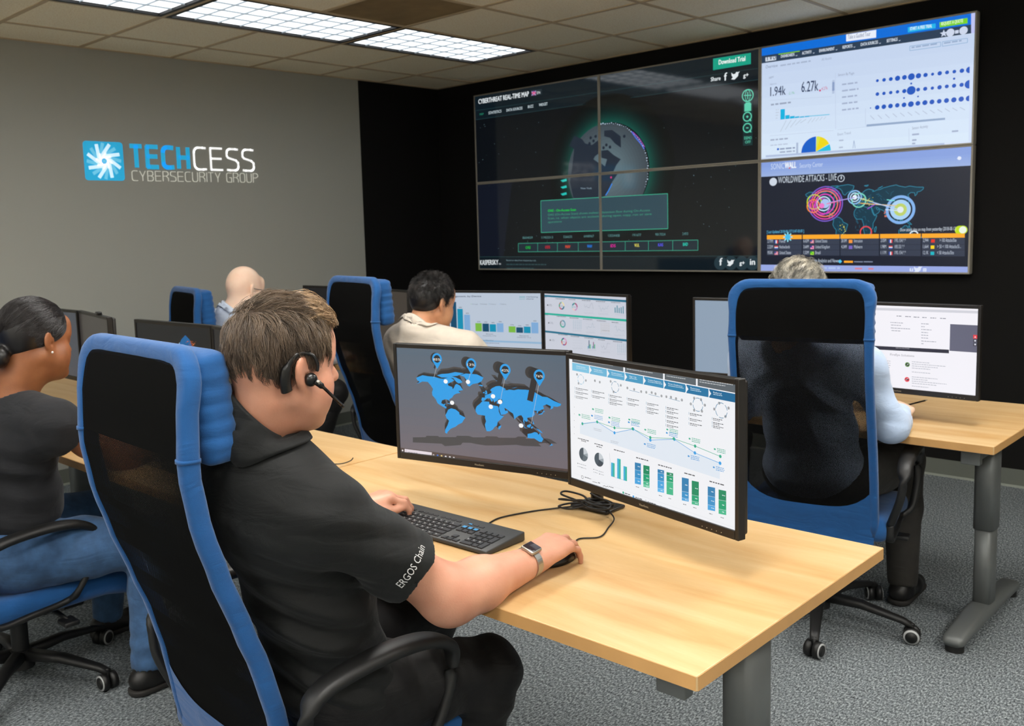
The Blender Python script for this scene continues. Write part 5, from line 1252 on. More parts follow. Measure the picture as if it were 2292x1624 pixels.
def paint_report(s):                 # rows of ring charts and line charts
    s.crop(1000, 630, 430 / 2292)
    for v0, v1, c in ((156, 222, (28, 108, 136)), (368, 452, (34, 172, 150)), (578, 692, (28, 108, 136))):
        s.poly([(1140, v0), (2180, v1), (2180, v1 + 28), (1140, v0 + 22)], c, 2)
    for u, v in ((1160, 188), (1176, 400), (1190, 608)): s.dashes(u, v, u + 32, v + 4, .003, (100, 112, 128), 3)
    for (u, v, cols) in ((1371, 288, ((232, 216, 160), (28, 108, 136), (196, 90, 120), (30, 150, 110), (170, 130, 110), (90, 170, 180))), (1527, 300, ((168, 70, 120), (196, 150, 190), (226, 196, 190), (150, 196, 200), (30, 110, 140), (60, 170, 140))),
                         (1384, 503, ((90, 150, 170), (60, 170, 150), (40, 150, 110), (120, 110, 120), (150, 160, 170))), (1399, 716, ((210, 150, 190), (190, 80, 100), (120, 90, 160), (220, 160, 120), (190, 50, 60), (40, 150, 110), (60, 80, 140)))):
        a = 90.0; w = [.26, .24, .18, .14, .1, .08] if len(cols) == 6 else ([.42, .22, .12, .12, .12] if len(cols) == 5 else [.25, .2, .13, .1, .1, .12, .1])
        for c, ww in zip(cols, w): s.disc(u, v, .0195, c, 3, a, a - 360 * ww, r0=.0125, n=40); a -= 360 * ww
        s.dashes(u - 14, v + 4, u + 14, v + 6, .002, (110, 120, 136), 3)
    for u, v in ((1204, 282), (1218, 494), (1235, 700)):
        s.disc(u, v - 9, .0022, (40, 44, 50), 3, n=8); s.poly([(u - 8, v + 4), (u + 8, v + 4), (u + 6, v - 6), (u - 6, v - 6)], (40, 44, 50), 3)
        s.dashes(u + 18, v - 8, u + 46, v - 6, .002, (120, 130, 144), 3); s.text('4,122', u + 16, v + 8, u + 52, v + 10, (60, 66, 76), 3, h=.004)
    for a, b in ((1298, 202), (1455, 212), (1612, 222), (1780, 234), (1960, 247), (1312, 412), (1465, 430), (1625, 446), (1790, 464), (1968, 484), (1330, 628), (1478, 648), (1640, 668), (1806, 690), (1984, 712)):
        s.dashes(a, b + 4, a + 110 if a % 3 else a + 80, b + 12, .0028, (84, 92, 104), 3, seed=a)
    bx = [(1640, 240, 1750, 360), (1808, 254, 1930, 370), (1500, 450, 1612, 570), (1660, 468, 1770, 590), (1830, 484, 1945, 606), (2000, 504, 2125, 624), (1500, 664, 1620, 780), (1680, 690, 1780, 800), (1840, 706, 1950, 826), (2030, 735, 2140, 850)]
    rnd = random.Random(3)
    for i, (a, b, c, d) in enumerate(bx):
        for q in range(4): v = b + (d - b) * q / 3.6; s.line([(a, v), (c, v + 10)], .0005, (170, 178, 190), 2.5)
        if i in (2, 9, 4):
            for q in range(5): u = a + (c - a) * (q + .5) / 5; s.line([(u, b + 6), (u + 2, d)], .0012, (90, 160, 180) if i != 4 else (190, 170, 140), 3)
        elif i == 7:
            for u, c1 in ((1697, (28, 70, 110)), (1750, (130, 70, 120))):
                s.rect(u - 4, b + 8 + (0 if u < 1720 else 20), u + 6, d - 4, c1, 3); s.rect(u + 8, d - 54, u + 20, d, (50, 178, 130), 3); s.rect(u - 14, d - 34, u - 5, d, (60, 160, 190), 3)
        elif i == 6: pass
        else:
            pts = [(a + (c - a) * q / 7, b + (d - b) * rnd.uniform(.15, .85)) for q in range(8)]; s.line(pts, .0008, (120, 150, 170) if i % 2 else (110, 120, 140), 3)
        for q in range(6): u = a + (c - a) * q / 6; s.line([(u, d + 6), (u + 18, d + 26)], .0009, (150, 158, 172), 3)
    s.rect(1850, 578, 1942, 588, (80, 74, 78), 3)
    for k, h_ in enumerate((60, 88, 62, 72, 86)): u = 2004 + 24 * k; s.rect(u, 368 - h_ + 3 * k, u + 11, 370 + 3 * k, (28, 128, 150), 3)
    for k in range(5): s.line([(2010 + 24 * k, 380 + 3 * k), (2026 + 24 * k, 398 + 4 * k)], .0009, (150, 158, 172), 3)

def paint_site(s):                   # white web page
    s.crop(1540, 660, 670 / 2292)
    s.poly([(900, 80), (2240, 122), (2240, 142), (900, 98)], (206, 206, 214), 2)
    for u, v in ((1597, 163), (1663, 167), (1727, 171), (1793, 174), (1856, 178), (1930, 181)): s.dashes(u, v, u + 44, v + 2, .0028, (128, 130, 142), 3)
    for a, b, c in ((1550, 212, 1645), (1555, 232, 1630), (1553, 254, 1700), (1558, 274, 1635), (1785, 222, 1852), (1786, 244, 1815), (1786, 266, 1866), (1786, 288, 1838), (1786, 309, 1840), (1786, 330, 1838), (1786, 354, 1900), (1786, 374, 1808)): s.dashes(a, b, c, b + 3, .0025, (150, 152, 164), 3)
    s.rect(2008, 222, 2216, 441, (98, 98, 116), 3)
    s.rect(2184, 304, 2214, 334, (226, 60, 70), 4); s.poly([(2192, 326), (2199, 312), (2207, 327)], (240, 205, 205), 5); s.rect(2184, 336, 2214, 364, (72, 72, 84), 4); s.rect(2184, 366, 2214, 392, (72, 72, 84), 4); s.disc(2199, 350, .003, (215, 215, 225), 5); s.disc(2199, 378, .003, (215, 215, 225), 5)
    s.poly([(900, 360), (1998, 418), (1998, 446), (900, 388)], (46, 44, 56), 3); s.text('VIEW ALL SOLUTIONS', 1590, 408, 1695, 413, (200, 200, 206), 4, h=.0034)
    s.text('FireEye Solutions', 1548, 462, 1732, 474, (140, 136, 146), 3, h=.008)
    s.disc(1680, 532, .0088, (112, 160, 90), 3); s.disc(1680, 532, .0062, (42, 44, 40), 4); s.poly([(1672, 540), (1684, 524), (1690, 530)], (190, 205, 190), 5)
    s.disc(1677, 646, .0090, (226, 70, 84), 3); s.rect(1664, 640, 1690, 653, (60, 26, 34), 4); s.line([(1666, 650), (1676, 643), (1688, 638)], .0014, (240, 220, 220), 5)
    for v in (512, 528, 544, 560, 590): s.dashes(1714, v, 1975 - (v % 3) * 60, v + 8, .0022, (170, 172, 182), 3)
    for v in (628, 644, 660, 676, 698): s.dashes(1714, v, 1980 - (v % 3) * 70, v + 8, .0022, (170, 172, 182), 3)
    for v in (494, 510, 526, 542, 602, 618, 634, 650): s.dashes(1300, v - 6, 1610 - (v % 4) * 30, v + 6, .0022, (170, 172, 182), 3)

def paint_wallpaper(s, ax, az, sc=1.0):
    """dark picture with a blue peak and orange spray"""
    bl = (8, 92, 150)
    s.poly([(ax - .055 * sc, az - .045 * sc), (ax - .03 * sc, az - .018 * sc), (ax, az), (ax + .028 * sc, az - .015 * sc), (ax + .05 * sc, az - .055 * sc), (ax + .055 * sc, az - .10 * sc), (ax - .02 * sc, az - .11 * sc), (ax - .07 * sc, az - .075 * sc)], bl, 2, raw=True)
    s.poly([(ax - .06 * sc, az - .045 * sc), (ax - .045 * sc, az - .03 * sc), (ax - .038 * sc, az - .05 * sc), (ax - .055 * sc, az - .06 * sc)], (170, 190, 205), 3, raw=True)
    rnd = random.Random(2)
    for _ in range(340):
        t = rnd.random(); x = ax + (.045 + .03 * t + rnd.gauss(0, .014)) * sc; z = az - (.02 + .17 * t) * sc
        s.disc(x, z, rnd.uniform(.0008, .0030) * sc, rnd.choice(((188, 92, 40), (150, 66, 30), (214, 130, 70), (110, 48, 24))), 3, raw=True, n=5)

def build_monitors():
    make_monitor(4.053, -3.870, 0.215, 'monitor with the blue world map, in front of the man in black', paint_map, (98, 104, 114))
    make_monitor(4.623, -3.915, -0.235, 'monitor with the white customer chart sheet, nearest the camera', paint_infographic, (238, 240, 244))
    make_monitor(2.513, -2.112, 0.25, 'monitor with the bar chart by device, in front of the dark haired man', paint_bars, (184, 196, 212))
    make_monitor(3.073, -2.080, -0.12, 'monitor with rows of ring charts, behind the world map monitor', paint_report, (200, 204, 216))
    make_monitor(4.546, -2.108, -0.05, 'monitor with the white web page, right of the dark blue chair', paint_site, (238, 236, 242), k=1.05)
    make_monitor(3.985, -2.122, 0.08, 'monitor with an empty pale blue screen, left of the dark blue chair', None, (140, 158, 178))
    make_monitor(2.463, -3.917, 0.03, 'dark monitor with a blue peak and orange spray, left of the nearest man', lambda s: paint_wallpaper(s, .10, 1.140), (20, 20, 24))
    make_monitor(3.028, -3.965, -0.20, 'dark monitor hidden behind the head of the nearest man', None, (20, 20, 24))
    make_monitor(1.155, -3.834, -0.02, 'dark slate monitor beside the woman\'s face, left one of the far left pair', None, (66, 70, 78), brand=False)
    make_monitor(1.697, -3.884, -0.20, 'dark monitor turned edge-on, right one of the far left pair', None, (54, 50, 48), brand=False)
    make_monitor(1.174, -2.140, 0.0, 'dark monitor with a blue peak, in front of the bald man', lambda s: paint_wallpaper(s, .035, 1.160), (18, 18, 22), brand=False)
    make_monitor(1.740, -2.198, -0.214, 'dark brownish monitor between the middle chair and the cream shirt', None, (60, 53, 47), brand=False)  # brownish fill stands for glare on the dark screen
# ------------------------------------------------------------------ smooth solid modelling: blended rounded shapes turned into one continuous surface
F32 = np.float32
def V(*a): return np.array(a, dtype=float)
def unit(v): return v / max(1e-9, float(np.linalg.norm(v)))

def d_cone(P, a, b, ra, rb):
    ba = b - a; L2 = max(1e-12, float(ba @ ba))
    pa = P - a.astype(F32)
    t = np.clip((pa @ ba.astype(F32)) / F32(L2), 0, 1)
    return np.sqrt(((pa - t[..., None] * ba.astype(F32)) ** 2).sum(-1)) - (F32(ra) + F32(rb - ra) * t)
def d_ell(P, c, r, Rm):
    q = (P - c.astype(F32)) @ Rm.astype(F32)
    r = np.array(r, dtype=F32)
    k0 = np.sqrt(((q / r) ** 2).sum(-1)); k1 = np.sqrt(((q / (r * r)) ** 2).sum(-1))
    return k0 * (k0 - 1) / np.maximum(k1, 1e-6)

def d_tube(P, a, b, r):
    """flat-ended cylinder"""
    ba = b - a; L = float(np.linalg.norm(ba)); u = (ba / L).astype(F32); pa = P - a.astype(F32); t = pa @ u
    rad = np.sqrt(np.maximum((pa ** 2).sum(-1) - t * t, 0)) - F32(r)
    return np.maximum(np.abs(t - F32(L / 2)) - F32(L / 2), rad)
def tube(a, b, r, k=0.0, op='-'): return ('t', np.array(a, float), np.array(b, float), r, r, k, op)
def cone(a, b, ra, rb, k=0.02, op='+'): return ('c', np.array(a, float), np.array(b, float), ra, rb, k, op)
def ell(c, r, Rm=None, k=0.02, op='+'): return ('e', np.array(c, float), tuple(r), np.eye(3) if Rm is None else Rm, None, k, op)
def plane(p, n, k=0.0): return ('p', np.array(p, float), unit(np.array(n, float)), None, None, k, 'cut')

def bounds(prims):
    lo = np.full(3, 1e9); hi = np.full(3, -1e9)
    for p in prims:
        if p[6] != '+': continue
        if p[0] == 'c':
            for q, r in ((p[1], p[3]), (p[2], p[4])): lo = np.minimum(lo, q - r); hi = np.maximum(hi, q + r)
        else:
            r = max(p[2]); lo = np.minimum(lo, p[1] - r); hi = np.maximum(hi, p[1] + r)
    return lo, hi

def solid(prims, vox, disp=None, pad=0.012):
    lo, hi = bounds(prims); lo = lo - pad - 2 * vox; hi = hi + pad + 2 * vox
    n = np.ceil((hi - lo) / vox).astype(int) + 1
    ax = [(lo[i] + vox * np.arange(n[i])).astype(F32) for i in range(3)]
    D = np.full(tuple(n), F32(0.5))
    for p in prims:
        k = p[5]
        if p[0] == 'p':
            g = ((ax[0][:, None, None] - F32(p[1][0])) * F32(p[2][0]) + (ax[1][None, :, None] - F32(p[1][1])) * F32(p[2][1]) + (ax[2][None, None, :] - F32(p[1][2])) * F32(p[2][2]))
            np.maximum(D, g, out=D); continue
        if p[0] in 'ct': bl = np.minimum(p[1] - p[3], p[2] - p[4]); bh = np.maximum(p[1] + p[3], p[2] + p[4])
        else: bl = p[1] - max(p[2]); bh = p[1] + max(p[2])
        m = k + 3 * vox + 0.012
        i0 = np.maximum(0, np.floor((bl - m - lo) / vox).astype(int)); i1 = np.minimum(n, np.ceil((bh + m - lo) / vox).astype(int) + 1)
        if (i1 <= i0).any(): continue
        sl = tuple(slice(a, b) for a, b in zip(i0, i1))
        P = np.stack(np.meshgrid(ax[0][sl[0]], ax[1][sl[1]], ax[2][sl[2]], indexing='ij'), -1)
        d = d_tube(P, p[1], p[2], p[3]) if p[0] == 't' else (d_cone(P, p[1], p[2], p[3], p[4]) if p[0] == 'c' else d_ell(P, p[1], p[2], p[3]))
        A = D[sl]
        if p[6] == '+':
            if k > 0:
                h = np.maximum(k - np.abs(A - d), 0) / k
                D[sl] = np.minimum(A, d) - h * h * k * F32(0.25)
            else: D[sl] = np.minimum(A, d)
        elif p[6] == '-':
            if k > 0:
                h = np.maximum(k - np.abs(A + d), 0) / k
                D[sl] = np.maximum(A, -d) + h * h * k * F32(0.25)
            else: D[sl] = np.maximum(A, -d)
    if disp is not None:
        idx = np.nonzero(np.abs(D) < 0.03)
        P = np.stack([ax[0][idx[0]], ax[1][idx[1]], ax[2][idx[2]]], -1)
        D[idx] -= disp(P).astype(F32)
    # surface nets
    S = D < 0
    c = np.zeros(tuple(n - 1), dtype=np.int8)
    for dx in (0, 1):
        for dy in (0, 1):
            for dz in (0, 1):
                c += S[dx:n[0] - 1 + dx, dy:n[1] - 1 + dy, dz:n[2] - 1 + dz]
    act = np.nonzero((c > 0) & (c < 8)); N = len(act[0])
    corner = {}
    for dx in (0, 1):
        for dy in (0, 1):
            for dz in (0, 1): corner[(dx, dy, dz)] = D[act[0] + dx, act[1] + dy, act[2] + dz]
    acc = np.zeros((N, 3)); cnt = np.zeros(N)
    cs = list(corner)
    for a in cs:
        for i in range(3):
            if a[i] == 0:
                b = list(a); b[i] = 1; b = tuple(b)
                va, vb = corner[a], corner[b]
                x = (va < 0) != (vb < 0)
                t = np.where(x, va / np.where(va - vb == 0, 1, va - vb), 0)
                pt = np.zeros((N, 3)) + np.array(a); pt[:, i] += t
                acc[x] += pt[x]; cnt[x] += 1
    base = np.stack(act, -1)
    verts = lo + vox * (base + acc / cnt[:, None])
    idm = np.full(tuple(n - 1), -1, dtype=np.int64); idm[act] = np.arange(N)
    faces = []
    for i in range(3):
        sa = [slice(1, None)] * 3; sb = [slice(1, None)] * 3
        sa[i] = slice(0, n[i] - 1); sb[i] = slice(1, n[i])
        j, k = (i + 1) % 3, (i + 2) % 3
        A = S[tuple(sa)]; B = S[tuple(sb)]
        e = np.nonzero(A != B)
        if not len(e[0]): continue
        g = np.stack(e, -1); off = np.ones(3, int); off[i] = 0; g = g + off
        ok = (g < (n - 1)).all(1); g = g[ok]; inside = A[e][ok]
        def cell(dj, dk):
            q = g.copy(); q[:, j] -= dj; q[:, k] -= dk; return idm[q[:, 0], q[:, 1], q[:, 2]]
        q = np.stack([cell(1, 1), cell(0, 1), cell(0, 0), cell(1, 0)], -1)
        q[~inside] = q[~inside][:, ::-1]
        faces.append(q)
    faces = np.concatenate(faces); faces = faces[(faces >= 0).all(1)]
    # one relaxing pass
    for _ in range(2):
        sm = np.zeros_like(verts); ct = np.zeros(N)
        for a, b in ((0, 1), (1, 2), (2, 3), (3, 0)):
            np.add.at(sm, faces[:, a], verts[faces[:, b]]); np.add.at(ct, faces[:, a], 1)
            np.add.at(sm, faces[:, b], verts[faces[:, a]]); np.add.at(ct, faces[:, b], 1)
        verts = verts * 0.5 + 0.5 * sm / np.maximum(ct, 1)[:, None]
    return verts, faces

def np_mesh(name, verts, faces, mats, parent=None, smooth=True, origin=None):
    """mesh object from numpy arrays (all faces with the same corner count)"""
    v = np.array(verts, dtype=float)
    if origin is not None: v = v - np.array(origin)
    me = bpy.data.meshes.new(name)
    k = faces.shape[1]; nf = len(faces)
    me.vertices.add(len(v)); me.vertices.foreach_set('co', v.astype(np.float32).ravel())
    me.loops.add(nf * k); me.loops.foreach_set('vertex_index', faces.astype(np.int32).ravel())
    me.polygons.add(nf); me.polygons.foreach_set('loop_start', (np.arange(nf) * k).astype(np.int32))
    try: me.polygons.foreach_set('loop_total', np.full(nf, k, dtype=np.int32))
    except Exception: pass
    me.update(calc_edges=True)
    me.polygons.foreach_set('use_smooth', np.full(nf, smooth))
    for m in mats: me.materials.append(m)
    me.update()
    o = bpy.data.objects.new(name, me); COL.objects.link(o)
    if parent is not None: o.parent = parent
    return o

def frame_from(yaw, pitch=0.0, roll=0.0):
    """columns right, forward, up; yaw is the facing direction in degrees from +x; pitch > 0 looks down"""
    y = math.radians(yaw - 90)
    m = Matrix.Rotation(y, 3, 'Z') @ Matrix.Rotation(-math.radians(pitch), 3, 'X') @ Matrix.Rotation(math.radians(roll), 3, 'Y')
    return np.array(m)

def head_prims(c, Rm, s=1.0, jaw=1.0, nose=1.0, full=0.0, chin=0.0):
    W = lambda x, y, z: c + Rm @ (np.array([x, y, z]) * s)
    E = lambda x, y, z, rx, ry, rz, k=0.02, op='+', rot=None: ell(W(x, y, z), (rx * s, ry * s, rz * s), Rm if rot is None else Rm @ rot, k * s, op)
    C = lambda a, b, ra, rb, k=0.015, op='+': cone(W(*a), W(*b), ra * s, rb * s, k * s, op)
    p = [E(0, -.012, .045, .076, .098, .088), E(0, -.055, .012, .060, .050, .060, .03), E(0, .030, .0, .066, .068, .080, .03),
         E(0, .035, -.050, .052 + .006 * full, .056, .058, .03)]
    for sx in (-1, 1):
        p += [C((sx * .058, .004, -.045), (sx * (.022 + .006 * full), .078 + chin, -.100), (.018 + .006 * full) * jaw, .019, .03),
              E(sx * .043, .060, -.028, .024 + .006 * full, .026, .024, .025),
              C((sx * .010, .094, .024), (sx * .042, .080, .022), .011, .010, .015),
              E(sx * .046, .044, -.060, .022 + .010 * full, .036, .030 + .006 * full, .03)]
    p += [C((0, .080 + chin, -.102), (0, .086 + chin, -.100), .020, .018, .02), E(0, .085, .055, .045, .018, .035, .03),
          E(0, .020, -.098, .040 + .012 * full, .050, .022 + .01 * full, .03)]
    for sx in (-1, 1):
        p += [E(sx * .031, .103, .004, .016, .013, .010, .012, '-'), E(sx * .031, .085, .004, .0135, .0125, .0115, .003)]
        p += [C((sx * .018, .0975, .0105), (sx * .043, .088, .0100), .0032, .0028, .006), C((sx * .020, .098, -.0035), (sx * .041, .0905, -.0030), .0024, .002, .005)]
    p += [C((0, .098, .018), (0, .114 * (0.5 + 0.5 * nose), -.022), .0075, .0105 * nose, .010), E(0, .112, -.026, .012 * nose, .0115, .0095, .008)]
    for sx in (-1, 1):
        p += [E(sx * .0125, .105, -.029, .0072, .009, .0068, .006)]
    p += [C((-.017, .096, -.058), (.017, .096, -.058), .0052, .0052, .008), C((-.015, .0955, -.0665), (.015, .0955, -.0665), .0062, .0062, .008), E(0, .103, -.0622, .022, .006, .0013, .004, '-'),
          E(0, .098, -.083, .016, .008, .007, .01, '-')]
    # ears
    for sx in (-1, 1):
        rot = np.array(Matrix.Rotation(sx * 0.42, 3, 'Z') @ Matrix.Rotation(0.20, 3, 'X'))
        p += [E(sx * .0815, -.006, .000, .0090, .0225, .036, .006, '+', rot), E(sx * .0765, .004, -.032, .0070, .0115, .0135, .008, '+', rot),
              E(sx * .0920, -.002, .004, .0070, .0145, .0255, .004, '-', rot), E(sx * .083, .004, .000, .004, .0055, .0075, .004, '+', rot),
              E(sx * .0855, -.008, .008, .0032, .0045, .016, .004, '+', rot), E(sx * .0835, .003, -.006, .006, .0055, .0075, .003, '-')]
    return p

def hand_prims(w, f, u, side, curl=(0.35, 0.5, 0.35), curls=None, thumb=(0.8, 0.35), s=1.0, spread=0.10, lift=0.0):
    """w wrist, f forward, u back-of-hand normal, side = +1 thumb on the (f x u) side"""
    f = unit(f); u = unit(u - f * float(u @ f)); t = np.cross(f, u) * side
    p = []
    base = [(.030, .086), (.010, .091), (-.011, .087), (-.030, .078)]
    lens = [(.040, .025, .019), (.045, .028, .020), (.042, .026, .020), (.033, .020, .018)]
    rad = [.0092, .0094, .0090, .0080]
    p += [ell(w + f * .045 * s + t * .004 * s, (.040 * s, .052 * s, .0155 * s), np.stack([t, f, u], 1), 0.02)]
    for i, ((bt, bf), L, r) in enumerate(zip(base, lens, rad)):
        b = w + f * bf * s + t * bt * s + u * .003 * s
        p.append(cone(w + f * .010 * s + t * bt * .55 * s, b, .0145 * s, (r + .0022) * s, .016))
        cu = curl if curls is None else curls[i]
        an = 0.0; q = b; dirt = math.sin(spread * (1.5 - i))
        for k in range(3):
            an += cu[k]
            d = unit(f * math.cos(an) - u * math.sin(an) + t * dirt * math.cos(an))
            q2 = q + d * L[k] * s
            p.append(cone(q, q2, (r - .0008 * k) * s, (r - .0008 * (k + 1)) * s, .0045 if k else .008)); q = q2
        p.append(ell(b + u * .002 * s, (.0095 * s, .011 * s, .0085 * s), np.stack([t, f, u], 1), .008))
    a1, a2 = thumb
    b = w + f * .022 * s + t * .028 * s - u * .006 * s
    d1 = unit(t * math.sin(a1) + f * math.cos(a1) - u * .30); q = b + d1 * .042 * s
    p += [cone(w + f * .012 * s + t * .012 * s - u * .004 * s, q, .0175 * s, .0125 * s, .018)]
    d2 = unit(t * math.sin(a2) + f * math.cos(a2) - u * .25); q2 = q + d2 * .034 * s
    d3 = unit(t * math.sin(a2 - .15) + f * math.cos(a2 - .15) - u * .12); q3 = q2 + d3 * .026 * s
    p += [cone(q, q2, .0112 * s, .0098 * s, .008), cone(q2, q3, .0100 * s, .0082 * s, .005)]
    return p

def fold_fn(folds):
    def f(P):
        out = np.zeros(len(P), dtype=np.float64)
        P = P.astype(np.float64)
        for (o, a, w, freq, amp, R, warp) in folds:
            q = P - np.array(o); r2 = (q ** 2).sum(1) / (R * R)
            ph = q @ unit(np.array(a, float)) * freq + warp * np.sin(q @ unit(np.array(w, float)) * 17.0 + 1.3) + 0.6 * np.sin(q[:, 2] * 31 + q[:, 0] * 23)
            sn = np.sin(ph); out += amp * np.exp(-r2) * (np.sign(sn) * np.abs(sn) ** 1.5)
        return out
    return f

def strands(name, parent, c, Rm, s, N, length, radii, field, region, tint, seed=1, lift=(0.002, 0.010), w=0.0006, steps=9, ctr=(0, -.012, .045), origin=None, jitter=0.25, locks=220, clump=45.0):
    """combed hair: thin three-sided strands growing over the skull"""
    rs = np.random.RandomState(seed)
    R = np.array(radii); C0 = np.array(ctr)
    pts = []
    while len(pts) < N:
        n = rs.normal(size=(N * 3, 3)); n /= np.linalg.norm(n, axis=1)[:, None]
        q = C0 + n * R; ok = region(q); pts += list(n[ok])
    n = np.array(pts[:N])
    L = length * rs.uniform(0.65, 1.1, N)
    lf = rs.uniform(lift[0], lift[1], N)
    K = locks; sd = n[rs.randint(0, N, K)]
    cl = np.concatenate([np.argmax(n[i:i + 2000] @ sd.T + rs.normal(size=(len(n[i:i + 2000]), K)) * .0015, axis=1) for i in range(0, N, 2000)])
    cj = rs.normal(size=(K, 3)) * jitter; lkl = rs.uniform(0.2, 1.0, K)     # neighbouring strands share a wander: locks
    lf = lf * (0.35 + 0.65 * lkl[cl]); cnt_ = np.maximum(np.bincount(cl, minlength=K), 1)[:, None]
    P = [C0 + n * R]
    cur = n.copy(); q = C0 + cur * R
    for k in range(1, steps):
        mean = np.stack([np.bincount(cl, weights=q[:, i_], minlength=K) for i_ in range(3)], 1) / cnt_
        d = field(q) + cj[cl] * 0.9 * math.cos(k * .9) + rs.normal(size=(N, 3)) * jitter * 0.3 + (mean[cl] - q) * clump * k / steps
        g = cur / R; g /= np.linalg.norm(g, axis=1)[:, None]
        d -= g * (d * g).sum(1)[:, None]
        d /= np.maximum(np.linalg.norm(d, axis=1), 1e-6)[:, None]
        q0 = C0 + cur * R + d * (L / (steps - 1))[:, None]
        cur = (q0 - C0) / R; cur /= np.linalg.norm(cur, axis=1)[:, None]
        q = C0 + cur * R
        h = lf * min(1.0, k / (steps * 0.55))
        P.append(q + g * h[:, None])
    P = np.stack(P, 1) * s                       # N, steps, 3
    P = c + P @ Rm.T
    T = np.gradient(P, axis=1); T /= np.maximum(np.linalg.norm(T, axis=2), 1e-9)[..., None]
    up = unit(rs.normal(size=3)); A = np.cross(T, up); A /= np.maximum(np.linalg.norm(A, axis=2), 1e-6)[..., None]; B = np.cross(T, A)
    ww = w * np.linspace(1.0, 0.25, steps)[None, :, None]
    ring = [P + (A * math.cos(a) + B * math.sin(a)) * ww for a in (0, 2.094, 4.189)]
    verts = np.stack(ring, 2).reshape(-1, 3)
    i = np.arange(N)[:, None, None] * steps * 3; kk = np.arange(steps - 1)[None, :, None] * 3; j = np.arange(3)[None, None, :]; j2 = (j + 1) % 3
    F = np.stack([i + kk + j, i + kk + j2, i + kk + 3 + j2, i + kk + 3 + j], -1).reshape(-1, 4)
    o = np_mesh(name, verts, F, [M['hair']], parent, True, origin)
    col = tint(rs, N, (C0 + n * R), cl)          # N,3
    ca = o.data.color_attributes.new('tint', 'FLOAT_COLOR', 'POINT')
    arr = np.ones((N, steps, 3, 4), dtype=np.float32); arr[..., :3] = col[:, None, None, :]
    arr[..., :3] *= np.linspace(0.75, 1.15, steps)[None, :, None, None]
    ca.data.foreach_set('color', arr.reshape(-1))
    return o

def tint_fill(o, col):
    ca = o.data.color_attributes.new('tint', 'FLOAT_COLOR', 'POINT')
    arr = np.ones((len(o.data.vertices), 4), dtype=np.float32); arr[:, :3] = col[:3]
    ca.data.foreach_set('color', arr.reshape(-1))

